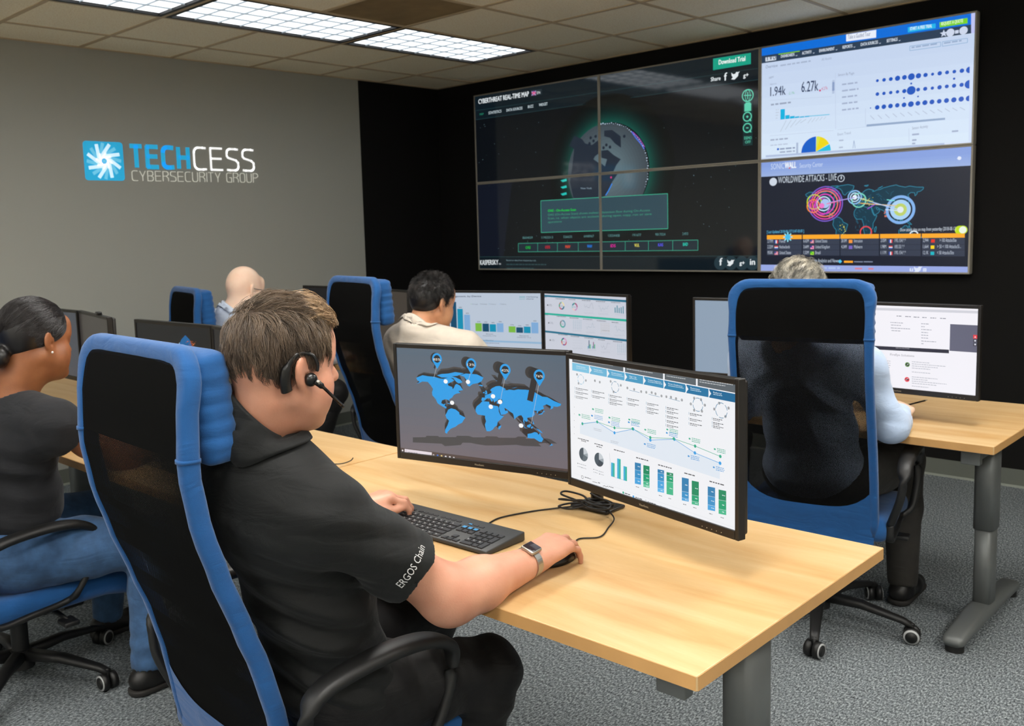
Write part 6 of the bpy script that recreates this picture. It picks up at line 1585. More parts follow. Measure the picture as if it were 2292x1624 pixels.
def person(label, J, skin, shirt, trousers, vox=0.006, sleeves='short', fat=1.0, head=None, hands=None, shirt_folds=None, shoes=True, shirt_off=0.012, tr_folds=None, group=None):
    """J: joints in room coordinates"""
    o0 = V(J['pelvis'][0], J['pelvis'][1], 0.0)
    root = empty('person', tuple(o0), 0, label, 'person', group)
    g = {k: (np.array(v, float) if not isinstance(v, (float, int)) else v) for k, v in J.items()}
    hc, Rm, hs = head['c'], head['R'], head.get('s', 1.0)
    hc = np.array(hc, float)
    up = unit(g['neck'] - g['pelvis']); rt = unit(g['shR'] - g['shL']); fw = unit(np.cross(up, rt)); rt = np.cross(fw, up)
    TR = np.stack([rt, fw, up], 1)
    mid = (g['neck'] + g['pelvis']) / 2
    H_ = np.linalg.norm(g['neck'] - g['pelvis'])
    f = fat; dp = J.get('deep', fat)
    def torso(off, k=.05):
        b = g['pelvis']; n = g['neck']
        ch = b + (n - b) * .70 + fw * .005; be = b + (n - b) * .34 + fw * .015 * f
        sh = (g['shL'] + g['shR']) / 2
        p = [ell(be, (.150 * f + off, .112 * dp + off, .17 + off), TR, k), ell(ch, (.165 * (0.5 + .5 * f) + off, .110 * (0.4 + .6 * dp) + off, .165 + off), TR, k),
             ell(b + up * .02, (.165 * f + off, .118 * dp + off, .115 + off), TR, k)]
        for s_ in ('shL', 'shR'):
            p += [cone(n - up * .03 + (g[s_] - n) * .25, g[s_], .060 + off, .053 + off, k * .9), cone(ch + (g[s_] - ch) * .35, g[s_] - up * .02, .084 + off, .056 + off, k)]
        p += [cone(n - up * J.get('trap', .005), g['shL'] + up * .015, .040 + off * .6, .034 + off * .6, .04), cone(n - up * J.get('trap', .005), g['shR'] + up * .015, .040 + off * .6, .034 + off * .6, .04)]
        return p
    # --- skin
    sk = torso(-0.022)
    nb = g['neck']; hb = hc + Rm @ (V(0, -.030, -.055) * hs)
    nr = head.get('neck', .056)
    sk += [cone(nb - up * .02, hb, nr * 1.12, nr, .035), cone(nb + fw * .02 - up * .01, hc + Rm @ (V(0, -.002, -.080) * hs), nr * .80, nr * .66, .03)]
    ar = .047 * (0.6 + .4 * f) * J.get('arm', 1.0); lf_ = J.get('legf', 1.0)
    for s_ in 'LR':
        if 'el' + s_ not in g: continue
        sh, el, wr = g['sh' + s_], g['el' + s_], g['wr' + s_]
        fa = el + (wr - el) * .33; q = 1.0 if sleeves == 'short' else .80
        sk += [cone(sh, sh + (el - sh) * .5, ar * .95 * q, ar * 1.02 * q, .03), cone(sh + (el - sh) * .5, el, ar * 1.02 * q, ar * .90 * q, .03)]
        sk += [cone(el, fa, ar * .90 * q, ar * .96 * q, .055), cone(fa, wr, ar * .96 * q, ar * .58 * min(1, q + .1), .03)]
        if 'tip' + s_ in g: sk.append(ell(g['tip' + s_], (.026, .028, .024), None, .03))
    for s_ in 'LR':
        hp, kn, an = g['hip' + s_], g['kn' + s_], g['an' + s_]
        sk += [cone(hp, kn, .065 * f, .050, .02), cone(kn, kn + (an - kn) * .35, .050, .050, .02), cone(kn + (an - kn) * .35, an, .054, .036, .02)]
    sk += head_prims(hc, Rm, hs, head.get('jaw', 1.0), head.get('nose', 1.0), head.get('full', 0.0), head.get('chin', 0.0))
    if hands:
        for h in hands: sk += hand_prims(**h)
    v, fc = solid(sk, vox)
    np_mesh('body', v, fc, [skin], root, True, o0)
    # --- shirt
    st = torso(shirt_off)
    cuts = []
    if head.get('collar'): st.append(cone(g['neck'] - up * .06, g['neck'] - up * .004, nr * 1.25 + shirt_off, nr * 1.10 + shirt_off * .7, .03))
    for s_ in 'LR':
        if 'el' + s_ not in g: continue
        sh, el, wr = g['sh' + s_], g['el' + s_], g['wr' + s_]
        if sleeves == 'short':
            e = sh + (el - sh) * J.get('sleeve', .72); d = unit(el - sh)
            st += [cone(sh, e + d * .05, ar * 1.08 + shirt_off * .9, ar * 1.0 + shirt_off * 1.9, .025)]
            cuts.append((e, d, ar + shirt_off * 1.9 + .05))
        else:
            fa = el + (wr - el) * .33; d = unit(wr - el)
            st += [cone(sh, el, ar * 1.12 + shirt_off, ar * .86 + shirt_off * 1.1, .035), cone(el, fa, ar * .88 + shirt_off * 1.1, ar * .90 + shirt_off, .03), cone(fa, wr + d * .005, ar * .90 + shirt_off, ar * .60 + shirt_off * .6, .02)]
            st.append(cone(wr + d * .000, wr + d * .05, ar * .55, ar * .55, 0, '-'))
    # sleeve ends: remove what lies past the hem around each arm, hollow the mouth
    ring = []
    for e, d, r in cuts:
        ring.append(tube(e, e + d * .16, r * .82, .002))
        ring.append(tube(e - d * .014, e + d * .05, ar * 1.0 + shirt_off * .75, .003))
    st += ring
    # neck opening and hem
    cax = unit(hb - nb)
    st.append(cone(nb + cax * (.012 if head.get('collar') else .004), nb + cax * .16, nr * 1.10 + .004, nr * 1.5, .004, '-'))
    pl = plane(g['pelvis'] - up * (.045), -up)
    st.append(pl)
    v, fc = solid(st, vox, fold_fn(shirt_folds) if shirt_folds else None)
    np_mesh('shirt', v, fc, [shirt], root, True, o0)
    if head.get('collar'):
        build_collar(root, o0, nb, cax, fw, nr, head['collar'])
    # --- trousers
    tr = [ell(g['pelvis'] + up * .0, (.166 * f, .122 * dp, .115), TR, .04)]
    for s_ in 'LR':
        hp, kn, an = g['hip' + s_], g['kn' + s_], g['an' + s_]
        tr += [cone(hp, hp + (kn - hp) * .5, .098 * f * lf_, .086 * (.5 + .5 * f) * lf_, .035), cone(hp + (kn - hp) * .5, kn, .086 * (.5 + .5 * f), .072 * (.5 + .5 * f), .03), cone(kn, kn + (an - kn) * .4, .072 * (.5 + .5 * f), .068, .025), cone(kn + (an - kn) * .4, an + (an - kn) * .02, .068, .055, .025)]
        tr.append(cone(an + (an - kn) * .12, an + (an - kn) * .5, .055, .06, 0, '-'))
    tr.append(plane(g['pelvis'] + up * .17, up))
    v, fc = solid(tr, vox, fold_fn(tr_folds) if tr_folds else None)
    np_mesh('trousers', v, fc, [trousers], root, True, o0)
    if shoes:
        for s_ in 'LR':
            an = g['an' + s_]; d = np.array(J.get('toe' + s_, (0, 1, 0)), float); d = unit(d)
            b = V(an[0], an[1], .0)
            sh_ = [cone(b - d * .03 + V(0, 0, .045), b + d * .10 + V(0, 0, .036), .040, .038, .02), cone(b + d * .10 + V(0, 0, .036), b + d * .17 + V(0, 0, .032), .038, .030, .02), cone(b + V(0, 0, .05), an + V(0, 0, .02), .040, .040, .02), plane((0, 0, .004), (0, 0, -1))]
            v, fc = solid(sh_, .005); np_mesh('shoe', v, fc, [M['shoe']], root, True, o0)
            so = [cone(b - d * .03 + V(0, 0, .020), b + d * .17 + V(0, 0, .020), .044, .036, .02), plane((0, 0, .022), (0, 0, 1)), plane((0, 0, .002), (0, 0, -1))]
            v, fc = solid(so, .004); np_mesh('shoe_sole', v, fc, [M['sole']], root, True, o0)
    return root, o0, g, TR, hc, Rm, hs

def build_collar(root, o0, nb, cax, fw, nr, spec):
    """folded shirt collar: stand inside, leaf turned down onto the shirt"""
    from mathutils.bvhtree import BVHTree
    mat, h, leaf = spec[:3]; sk_ = spec[3] if len(spec) > 3 else (.62, .38)
    sh = [c for c in root.children if c.name.startswith('shirt')][0].data
    bvh = BVHTree.FromPolygons([tuple(v.co) for v in sh.vertices], [tuple(p.vertices) for p in sh.polygons])
    fx = unit(fw - cax * float(fw @ cax)); rx = np.cross(fx, cax)
    A = np.linspace(.20, 2 * PI - .20, 57); rows = []
    for a in A:
        d = fx * math.cos(a) + rx * math.sin(a)
        back = .5 - .5 * math.cos(a)                     # 0 front, 1 back
        rt = nr * 1.06 + .0055 + .006 * (1 - back)
        hh = h * (sk_[0] + sk_[1] * back)
        top = nb + cax * hh + d * rt
        low = nb - cax * .004 + d * (rt + leaf * (1.0 + .25 * (1 - back)))
        for fac in (1.0, .85, .7, .55, .4, .25, .1):
            s0 = nb + cax * .07 + d * (rt + leaf * fac * (1.0 + .25 * (1 - back)))
            q, n_, i_, d_ = bvh.ray_cast(Vector(tuple(s0 - o0)), Vector(tuple(-cax)), .115)
            if q is not None: break
        if q is None: q, n_, i_, d_ = bvh.find_nearest(Vector(tuple(low - o0)))
        low = np.array(q) + o0 + np.array(n_) * .0070
        inn = nb + cax * (-.012) + d * (rt - .004)
        mid = top * .5 + low * .5 + d * .007 + cax * .004
        def out(p, m_):
            q_, n2, i2, d2 = bvh.find_nearest(Vector(tuple(p - o0))); q_ = np.array(q_) + o0; n2 = np.array(n2)
            s2 = float((p - q_) @ n2)
            return p if s2 > m_ else q_ + n2 * m_
        prof = [inn, top - cax * .004 - d * .0025, top + cax * .002, top - cax * .003 + d * .0032, out(top * .75 + low * .25 + d * .0065 + cax * .002, .011), out(mid, .0105), out(top * .25 + low * .75 + d * .006 + cax * .003, .010), out(low + d * .002, .0085),
                out(low - cax * .0015 - d * .001, .0025), out(mid - d * .003 - cax * .001, .003)]
        rows.append([tuple(p - o0) for p in prof])
    rr = np.array(rows)
    for _ in range(3): rr[1:-1] = rr[1:-1] * .5 + (rr[:-2] + rr[2:]) * .25
    rr[:, 3:] += np.stack([(fx * math.cos(a) + rx * math.sin(a)) for a in A])[:, None, :] * .0015
    rows = [[tuple(p) for p in r] for r in rr]
    mb = MB(); n = len(rows[0]); vs = [p for r in rows for p in r]; fs = []
    for i in range(len(rows) - 1):
        for j in range(n): fs.append((i * n + j, i * n + (j + 1) % n, (i + 1) * n + (j + 1) % n, (i + 1) * n + j))
    fs += [tuple(range(n)), tuple(reversed([(len(rows) - 1) * n + j for j in range(n)]))]
    mb.add(vs, fs, mat, True); mb.build('collar', root)

def L3(*c): return np.array([lin(x) for x in c])

def hair_cap(root, o0, hc, Rm, hs, prims, col, vox=.004, disp=None):
    W = lambda x, y, z: hc + Rm @ (np.array([x, y, z]) * hs)
    pr = []
    for p in prims:
        if p[0] == 'e': pr.append(ell(W(*p[1]), tuple(r * hs for r in p[2]), Rm, p[3] * hs, p[4]))
        elif p[0] == 'c': pr.append(cone(W(*p[1]), W(*p[2]), p[3] * hs, p[4] * hs, p[5] * hs, p[6]))
        else: pr.append(plane(W(*p[1]), Rm @ np.array(p[2], float)))
    v, fc = solid(pr, vox, disp)
    o = np_mesh('hair', v, fc, [M['hair']], root, True, o0); tint_fill(o, col)
    return o

SHORT = [('e', (0, -.012, .046), (.0815, .1045, .0945), .02, '+'), ('e', (0, -.058, .010), (.068, .056, .068), .03, '+'),
         ('e', (0, .108, -.012), (.075, .075, .072), .012, '-'), ('e', (-.085, .010, -.020), (.030, .034, .036), .006, '-'), ('e', (.085, .010, -.020), (.030, .034, .036), .006, '-'),
         ('p', (0, -.03, -.052), (0, .55, -1.0), 0, 0), ('e', (0, .05, -.08), (.12, .075, .085), .006, '-')]

def build_people():
    # ---------------- man in the black polo
    hc = V(4.392, -4.746, 1.2675); Rm = frame_from(88, 5, 3)
    J = dict(pelvis=(4.290, -4.600, .600), neck=(4.338, -4.797, 1.152), shL=(4.140, -4.700, 1.047), shR=(4.482, -4.736, 1.012), deep=.96, arm=1.10, trap=.055, legf=.98,
             elR=(4.548, -4.492, .796), wrR=(4.552, -4.235, .797), elL=(3.985, -4.500, .800), wrL=(3.955, -4.245, .795),
             tipR=(4.550, -4.506, .786), hipL=(4.20, -4.60, .580), hipR=(4.365, -4.62, .580), knL=(4.17, -4.20, .565), knR=(4.448, -4.285, .535), anL=(4.12, -4.30, .10), anR=(4.42, -4.43, .10), sleeve=.65)
    sf = [((4.50, -4.72, .86), (0, .3, 1), (1, 0, 0), 95, .0070, .16, 1.6), ((4.44, -4.78, .75), (.2, .35, 1), (0, 1, 0), 80, .0080, .17, 1.4), ((4.42, -4.68, .62), (-.1, .6, 1), (1, .3, 0), 90, .0075, .15, 1.8),
          ((4.58, -4.62, .95), (0.1, 1, -.3), (1, 0, .4), 85, .0022, .11, 1.4), ((4.56, -4.58, .86), (0, 1, -.6), (1, 0, 0), 80, .0018, .08, 1.2)]
    tf = [((4.45, -4.45, .60), (.3, 1, .1), (1, 0, 0), 70, .0065, .16, 1.5), ((4.46, -4.33, .48), (0, .3, 1), (1, 0, 0), 80, .0055, .13, 1.5)]
    hands = [dict(w=V(4.552, -4.225, .800), f=V(-.12, 1, .04), u=V(.10, -.05, 1), side=-1, curls=[(.28, .50, .30), (.22, .48, .30), (.32, .55, .35), (.45, .62, .35)], thumb=(.55, .25), s=1.04),
             dict(w=V(3.955, -4.240, .800), f=V(.38, .92, .20), u=V(-.10, -.16, 1), side=1, curls=[(.55, .75, .55), (.50, .75, .55), (.55, .75, .5), (.6, .7, .5)], thumb=(.42, -.02), s=1.0, spread=.16)]
    hands[0]['w'] = V(4.552, -4.228, .802)
    root, o0, g, TR, hc, Rm, hs = person('man in black polo shirt with headset, nearest the camera, right hand on a mouse', J, M['skin_fair'], M['polo'], M['blacktrouser'],
            vox=.0042, fat=1.02, head=dict(c=hc, R=Rm, s=.940, neck=.056, full=.45, jaw=1.05, nose=1.18, collar=(M['polo'], .076, .032, (.34, .66)), chin=-.009), hands=hands, shirt_folds=sf, tr_folds=tf)
    # hair: dark blond, swept forward over the brow
    prims = [('e', (0, -.013, .048), (.0795, .1020, .0920), .02, '+'), ('e', (0, -.054, .008), (.058, .046, .060), .03, '+'), ('e', (0, .045, .102), (.050, .050, .024), .03, '+'),
             ('e', (0, .112, -.010), (.078, .078, .084), .012, '-'), ('e', (-.090, .004, -.012), (.036, .040, .044), .006, '-'), ('e', (.090, .004, -.012), (.036, .040, .044), .006, '-'),
             ('p', (0, -.05, -.060), (0, .35, -1.0), 0, 0), ('e', (0, .048, -.085), (.12, .078, .085), .006, '-')]
    hair_cap(root, o0, hc, Rm, hs, prims, L3(62, 50, 40), .0035)
    def field(q):
        x, y, z = q[:, 0], q[:, 1], q[:, 2]
        top = np.clip((z - .085) / .04, 0, 1)[:, None]
        side = np.stack([np.sign(x) * .1, .30 + 0 * y, -1.0 + 0 * z], 1)
        fr = np.stack([.30 + 0 * x, 1.0 + 0 * y, .12 + 0 * z], 1)
        back = np.stack([.25 + 0 * x, -.1 + 0 * y, -1.0 + 0 * z], 1)
        bk = np.clip((-.04 - y) / .05, 0, 1)[:, None]
        return top * fr + (1 - top) * ((1 - bk) * side + bk * back)
    def region(q):
        x, y, z = q[:, 0], q[:, 1], q[:, 2]
        a = (z > .052) & (y < .068)
        b = (y < .030) & (z > .030) & (y > -.2)
        c_ = (y < -.028) & (z > -.058)
        return a | b | c_
    def tint(rs, N, q, cl):
        base = L3(84, 70, 58)[None, :] * rs.uniform(.55, 1.35, N)[:, None]
        lt = L3(176, 150, 120)[None, :]
        w = (np.clip((q[:, 2] - .08) / .05, 0, 1) * .35 + np.clip((q[:, 1] - .0) / .08, 0, 1) * .5)[:, None] * rs.uniform(.2, 1.0, N)[:, None]
        base = base * (.45 + 1.1 * (np.sin(cl * 2.3) * .5 + .5)[:, None]); lk = (np.sin(cl * 5.1) * .5 + .5)[:, None] * .3
        return base * (1 - w) * (1 - lk * .5) + lt * w + L3(130, 108, 86)[None, :] * lk * .5
    hd = [c_ for c_ in root.children if c_.name.startswith('hair')][0]
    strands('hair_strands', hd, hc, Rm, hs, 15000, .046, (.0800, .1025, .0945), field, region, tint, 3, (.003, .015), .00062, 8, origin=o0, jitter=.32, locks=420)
    def region2(q): return (q[:, 2] > .098) & (q[:, 1] > .005) & (q[:, 1] < .085)
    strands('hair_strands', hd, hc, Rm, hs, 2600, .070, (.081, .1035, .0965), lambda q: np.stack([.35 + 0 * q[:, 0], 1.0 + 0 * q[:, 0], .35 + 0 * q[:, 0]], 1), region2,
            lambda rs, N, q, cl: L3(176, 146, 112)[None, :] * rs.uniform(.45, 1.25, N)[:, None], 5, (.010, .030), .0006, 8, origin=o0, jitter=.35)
    # nape stubble line
    def region3(q): return (q[:, 2] > -.084) & (q[:, 2] < -.04) & (q[:, 1] < -.035)
    strands('hair_strands', hd, hc, Rm, hs, 3400, .022, (.064, .094, .120), lambda q: np.stack([0 * q[:, 0], 0 * q[:, 0], -1 + 0 * q[:, 0]], 1), region3, lambda rs, N, q, cl: L3(78, 62, 50)[None, :] * rs.uniform(.6, 1.3, N)[:, None], 6, (.001, .004), .0005, 5, origin=o0)
    # sleeve lettering
    build_sleeve_text(root, o0, g)
    build_headset(hc, Rm, hs)
    build_watch()
    # ---------------- woman in the charcoal T-shirt
    hc = V(2.692, -4.522, 1.188); Rm = frame_from(99, 8, -2)
    J = dict(pelvis=(2.56, -4.64, .500), neck=(2.665, -4.615, 1.015), shL=(2.455, -4.560, .945), shR=(2.875, -4.560, .945),
             elR=(2.850, -4.330, .790), wrR=(2.74, -4.12, .785), elL=(2.40, -4.33, .79), wrL=(2.50, -4.12, .785),
             hipL=(2.46, -4.62, .500), hipR=(2.69, -4.64, .500), knL=(2.42, -4.20, .500), knR=(2.875, -4.270, .490), anL=(2.38, -4.22, .09), anR=(2.925, -4.335, .10), sleeve=.24)
    sf = [((2.85, -4.62, .78), (0, .2, 1), (1, 0, 0), 75, .006, .18, 1.6), ((2.75, -4.70, .62), (.2, .3, 1), (0, 1, 0), 70, .006, .16, 1.4), ((2.88, -4.50, .90), (0, 1, .2), (1, 0, .4), 70, .004, .10, 1.4)]
    root, o0, g, TR, hc, Rm, hs = person('woman with black hair in a bun, charcoal T-shirt and blue jeans, at the left edge', J, M['skin_brown'], M['tee'], M['denim'], vox=.0055, fat=1.28,
            head=dict(c=hc, R=Rm, s=1.0, neck=.064, full=1.1, nose=.95), hands=[dict(w=V(2.74, -4.115, .79), f=V(-.2, 1, 0), u=V(0, 0, 1), side=-1), dict(w=V(2.50, -4.115, .79), f=V(.2, 1, 0), u=V(0, 0, 1), side=1)],
            shirt_folds=sf, tr_folds=[((2.72, -4.5, .52), (.3, 1, .5), (1, 0, 0), 70, .004, .16, 1.5), ((2.92, -4.32, .16), (0, 0, 1), (1, 0, 0), 110, .006, .07, 1.0)], shirt_off=.014)
    prims = [('e', (0, -.018, .048), (.088, .112, .096), .02, '+'), ('e', (0, -.064, .006), (.062, .052, .062), .03, '+'), ('e', (0, -.124, -.052), (.036, .030, .036), .012, '+'),
             ('e', (0, .106, -.006), (.082, .070, .080), .012, '-'), ('e', (-.090, .016, -.026), (.036, .034, .036), .008, '-'), ('e', (.090, .016, -.026), (.036, .034, .036), .008, '-'),
             ('e', (0, .05, -.080), (.12, .085, .075), .008, '-'), ('p', (0, -.03, -.085), (0, .2, -1.0), 0, 0)]
    h = hair_cap(root, o0, hc, Rm, hs, prims, L3(20, 17, 17), .004)
    def field_b(q): return np.stack([-q[:, 0] * 2, -1.0 + 0 * q[:, 1], -.62 + 0 * q[:, 2]], 1)
    def region_b(q): return ((q[:, 2] > .040) & (q[:, 1] < .072)) | ((q[:, 1] < -.005) & (q[:, 2] > -.045)) | ((q[:, 1] < .035) & (q[:, 2] > .0))
    strands('hair_strands', h, hc, Rm, hs, 7000, .085, (.0885, .1125, .0975), field_b, region_b, lambda rs, N, q, cl: L3(30, 25, 25)[None, :] * rs.uniform(.4, 1.9, N)[:, None], 8, (.0005, .003), .0006, 8, ctr=(0, -.018, .048), origin=o0, jitter=.06)
    er = MB(); p = hc + Rm @ (V(.084, .004, -.034) * hs) - o0
    bm = bmesh.new(); bmesh.ops.create_icosphere(bm, subdivisions=2, radius=.0045); er.bm(bm, M['pearl'], Matrix.Translation(tuple(p))); er.build('earring', root)
    # ---------------- dark haired man in cream
    hc = V(2.735, -2.770, 1.178); Rm = frame_from(84, 10, 4)
    J = dict(pelvis=(2.56, -2.700, .590), neck=(2.712, -2.862, 1.070), shL=(2.545, -2.800, 1.000), shR=(2.925, -2.760, .985),
             elR=(2.990, -2.500, .800), wrR=(2.86, -2.27, .790), elL=(2.46, -2.54, .80), wrL=(2.56, -2.28, .79),
             hipL=(2.46, -2.68, .575), hipR=(2.67, -2.68, .575), knL=(2.44, -2.24, .56), knR=(2.70, -2.24, .56), anL=(2.42, -2.3, .10), anR=(2.72, -2.3, .10))
    sf = [((2.66, -2.90, .98), (.6, .2, 1), (1, 0, 0), 70, .0035, .14, 1.2), ((2.86, -2.84, .98), (-.6, .2, 1), (1, 0, 0), 75, .0035, .12, 1.2), ((2.94, -2.7, .95), (0, 1, -.4), (1, 0, .4), 70, .003, .1, 1.4)]
    root, o0, g, TR, hc, Rm, hs = person('man with short black hair in a cream shirt, facing the bar chart monitor', J, M['skin_tan'], M['cream'], M['greypants'], vox=.0055, sleeves='long', fat=1.02,
            head=dict(c=hc, R=Rm, s=.98, neck=.057, collar=(M['cream'], .038, .026)), hands=[dict(w=V(2.86, -2.265, .795), f=V(-.3, 1, 0), u=V(0, 0, 1), side=-1), dict(w=V(2.56, -2.275, .795), f=V(.3, 1, 0), u=V(0, 0, 1), side=1)], shirt_folds=sf)
    h = hair_cap(root, o0, hc, Rm, hs, SHORT, L3(24, 21, 20), .004)
    def field_c(q): return np.stack([.2 + 0 * q[:, 0], .5 * np.sign(q[:, 1] + .03), -.75 + 1.3 * np.clip((q[:, 2] - .07) / .05, 0, 1)], 1)
    def region_c(q): return ((q[:, 2] > .050) & (q[:, 1] < .070)) | ((q[:, 1] < .028) & (q[:, 2] > .010)) | ((q[:, 1] < -.030) & (q[:, 2] > -.058))
    strands('hair_strands', h, hc, Rm, hs, 8000, .032, (.0800, .1030, .0940), field_c, region_c, lambda rs, N, q, cl: L3(30, 27, 26)[None, :] * (rs.uniform(.25, 1.0, N) + (np.sin(cl * 7.7) > .72) * 2.6)[:, None], 11, (.004, .022), .0007, 6, origin=o0, jitter=.9, locks=500)
    # ---------------- bald man
    hc = V(1.375, -2.885, 1.212); Rm = frame_from(92, 12, 0)
    J = dict(pelvis=(1.30, -2.84, .570), neck=(1.345, -2.965, 1.095), shL=(1.165, -2.930, 1.035), shR=(1.545, -2.930, 1.035),
             elR=(1.60, -2.62, .82), wrR=(1.48, -2.34, .79), elL=(1.10, -2.66, .82), wrL=(1.22, -2.36, .79),
             hipL=(1.20, -2.82, .555), hipR=(1.42, -2.82, .560), knL=(1.18, -2.38, .55), knR=(1.590, -2.47, .610), anL=(1.15, -2.44, .10), anR=(1.50, -2.66, .14), toeR=(.3, 1, 0))
    root, o0, g, TR, hc, Rm, hs = person('bald man with glasses in a pale blue shirt, far left behind the nearest man', J, M['skin_pale'], M['paleblue'], M['blacktrouser'], vox=.0055, sleeves='long', fat=1.05,
            head=dict(c=hc, R=Rm, s=1.0, neck=.060, collar=(M['paleblue'], .040, .026)), hands=[dict(w=V(1.48, -2.335, .795), f=V(-.3, 1, 0), u=V(0, 0, 1), side=-1), dict(w=V(1.22, -2.355, .795), f=V(.3, 1, 0), u=V(0, 0, 1), side=1)],
            tr_folds=[((1.58, -2.5, .55), (0.3, .6, 1), (1, 0, 0), 70, .004, .12, 1.5)])
    W = lambda x, y, z: Vector(tuple(hc + Rm @ (V(x, y, z) * hs)))
    gl = empty('eyeglasses', tuple(W(0, .10, .004)), 0, 'thin dark eyeglasses worn by the bald man', 'glasses')
    q0 = W(0, .10, .004); G = MB()
    for s_ in (-1, 1):
        G.sweep([W(s_ * .083, -.018, .004) - q0, W(s_ * .086, -.006, .014) - q0, W(s_ * .081, .05, .013) - q0, W(s_ * .074, .108, .010) - q0], .0018, n=6, mat=M['headset'])
    G.build('temple', gl)
    F = MB()
    for s_ in (-1, 1):
        F.sweep([W(s_ * .036 + .027 * math.cos(a), .112, .004 + .018 * math.sin(a)) - q0 for a in np.linspace(0, 2 * PI, 20)[:-1]], .0014, n=6, mat=M['headset'], closed=True)
    F.sweep([W(-.010, .114, .008) - q0, W(.010, .114, .008) - q0], .0014, n=6, mat=M['headset']); F.build('rim', gl)
    # ---------------- grey haired man
    hc = V(4.345, -2.515, 1.222); Rm = frame_from(97, 6, 0)
    J = dict(pelvis=(4.37, -2.43, .585), neck=(4.355, -2.585, 1.075), shL=(4.150, -2.500, 1.000), shR=(4.560, -2.500, 1.000),
             elR=(4.638, -2.430, .788), wrR=(4.590, -2.205, .790), elL=(4.060, -2.42, .79), wrL=(4.17, -2.20, .790),
             hipL=(4.27, -2.40, .57), hipR=(4.48, -2.40, .57), knL=(4.24, -1.96, .56), knR=(4.52, -1.96, .56), anL=(4.22, -2.0, .10), anR=(4.54, -2.0, .10))
    sf = [((4.42, -2.58, .95), (1, .1, .5), (0, 0, 1), 55, .008, .20, 1.6), ((4.30, -2.58, .85), (1, .1, -.6), (0, 0, 1), 50, .008, .20, 1.6), ((4.62, -2.46, .85), (0, .3, 1), (1, 0, 0), 60, .004, .1, 1.4)]
    root, o0, g, TR, hc, Rm, hs = person('grey haired man in a light blue shirt, mostly hidden behind the dark blue chair', J, M['skin_pale'], M['lightblue'], M['greypants'], vox=.0055, sleeves='long', fat=1.06,
            head=dict(c=hc, R=Rm, s=1.0, neck=.060), hands=[dict(w=V(4.590, -2.198, .797), f=V(-.25, 1, -.02), u=V(.35, 0, 1), side=-1, curls=[(.7, .8, .5), (.8, .9, .5), (.9, .9, .5), (.9, 1., .5)], thumb=(.35, .1)), dict(w=V(4.17, -2.195, .795), f=V(.3, 1, 0), u=V(0, 0, 1), side=1)], shirt_folds=sf)
    prims = [('e', (0, -.014, .050), (.086, .108, .098), .02, '+')] + SHORT[1:]
    h = hair_cap(root, o0, hc, Rm, hs, prims, L3(168, 160, 142), .004)
    def field_d(q): return np.stack([q[:, 0] * 6, -.3 - 1.2 * (q[:, 1] < 0) + 1.0 * (q[:, 1] > .03), -.25 - 3 * np.clip(.11 - q[:, 2], 0, .1)], 1)
    strands('hair_strands', h, hc, Rm, hs, 8000, .055, (.0845, .1065, .097), field_d, region_c, lambda rs, N, q, cl: L3(226, 220, 204)[None, :] * (rs.uniform(.55, 1.2, N) * (.55 + .45 * np.sin(cl * 3.1)))[:, None].clip(.12), 14, (.003, .020), .0007, 8, origin=o0, jitter=.6, locks=260)
    pen = empty('pen', (4.575, -2.10, .80), 0, 'thin black pen held in the grey haired man\'s right hand', 'pen')
    b = MB(); b.sweep([(-.02, -.02, -.005), (.040, .075, .012)], .0032, n=8, mat=M['headset']); b.build('barrel', pen)
    b = MB(); b.sweep([(.040, .075, .012), (.046, .084, .0138)], [.0030, .0012], n=8, mat=M['steel']); b.build('tip', pen)

def build_sleeve_text(root, o0, g):
    sh, el = g['shR'], g['elR']
    # white stitched lettering that wraps round the outer side of the right sleeve, above the hem
    d = unit(el - sh); e = sh + (el - sh) * .55
    side = unit(np.cross(d, V(0, 0, 1))); side = side if side[0] > 0 else -side
    upv = unit(np.cross(side, d)); upv = upv if upv[2] > 0 else -upv
    vs, tr, x0, x1 = text_mesh('ERGOS Chain')
    R = .0504 * 1.06 + .012 * 1.5 + .0085
    W = .088; sc = W / (x1 - x0); sy = .0165 / .70
    mb = MB(); out = []
    for (x, y) in vs:
        s_ = (x - x0) * sc - W * .42; h_ = y * sy
        a = s_ / R            # around the sleeve: from the underside (left) up to the top
        n = side * math.cos(a) + upv * math.sin(a)
        p = e + d * (-h_ + 0.0) + n * R
        out.append(tuple(p - o0))
    mb.add(out, tr, M['embroid'])
    sh_ = [c for c in root.children if c.name.startswith('shirt')][0]
    mb.build('sleeve_lettering', sh_, label='white stitched lettering on the right sleeve')

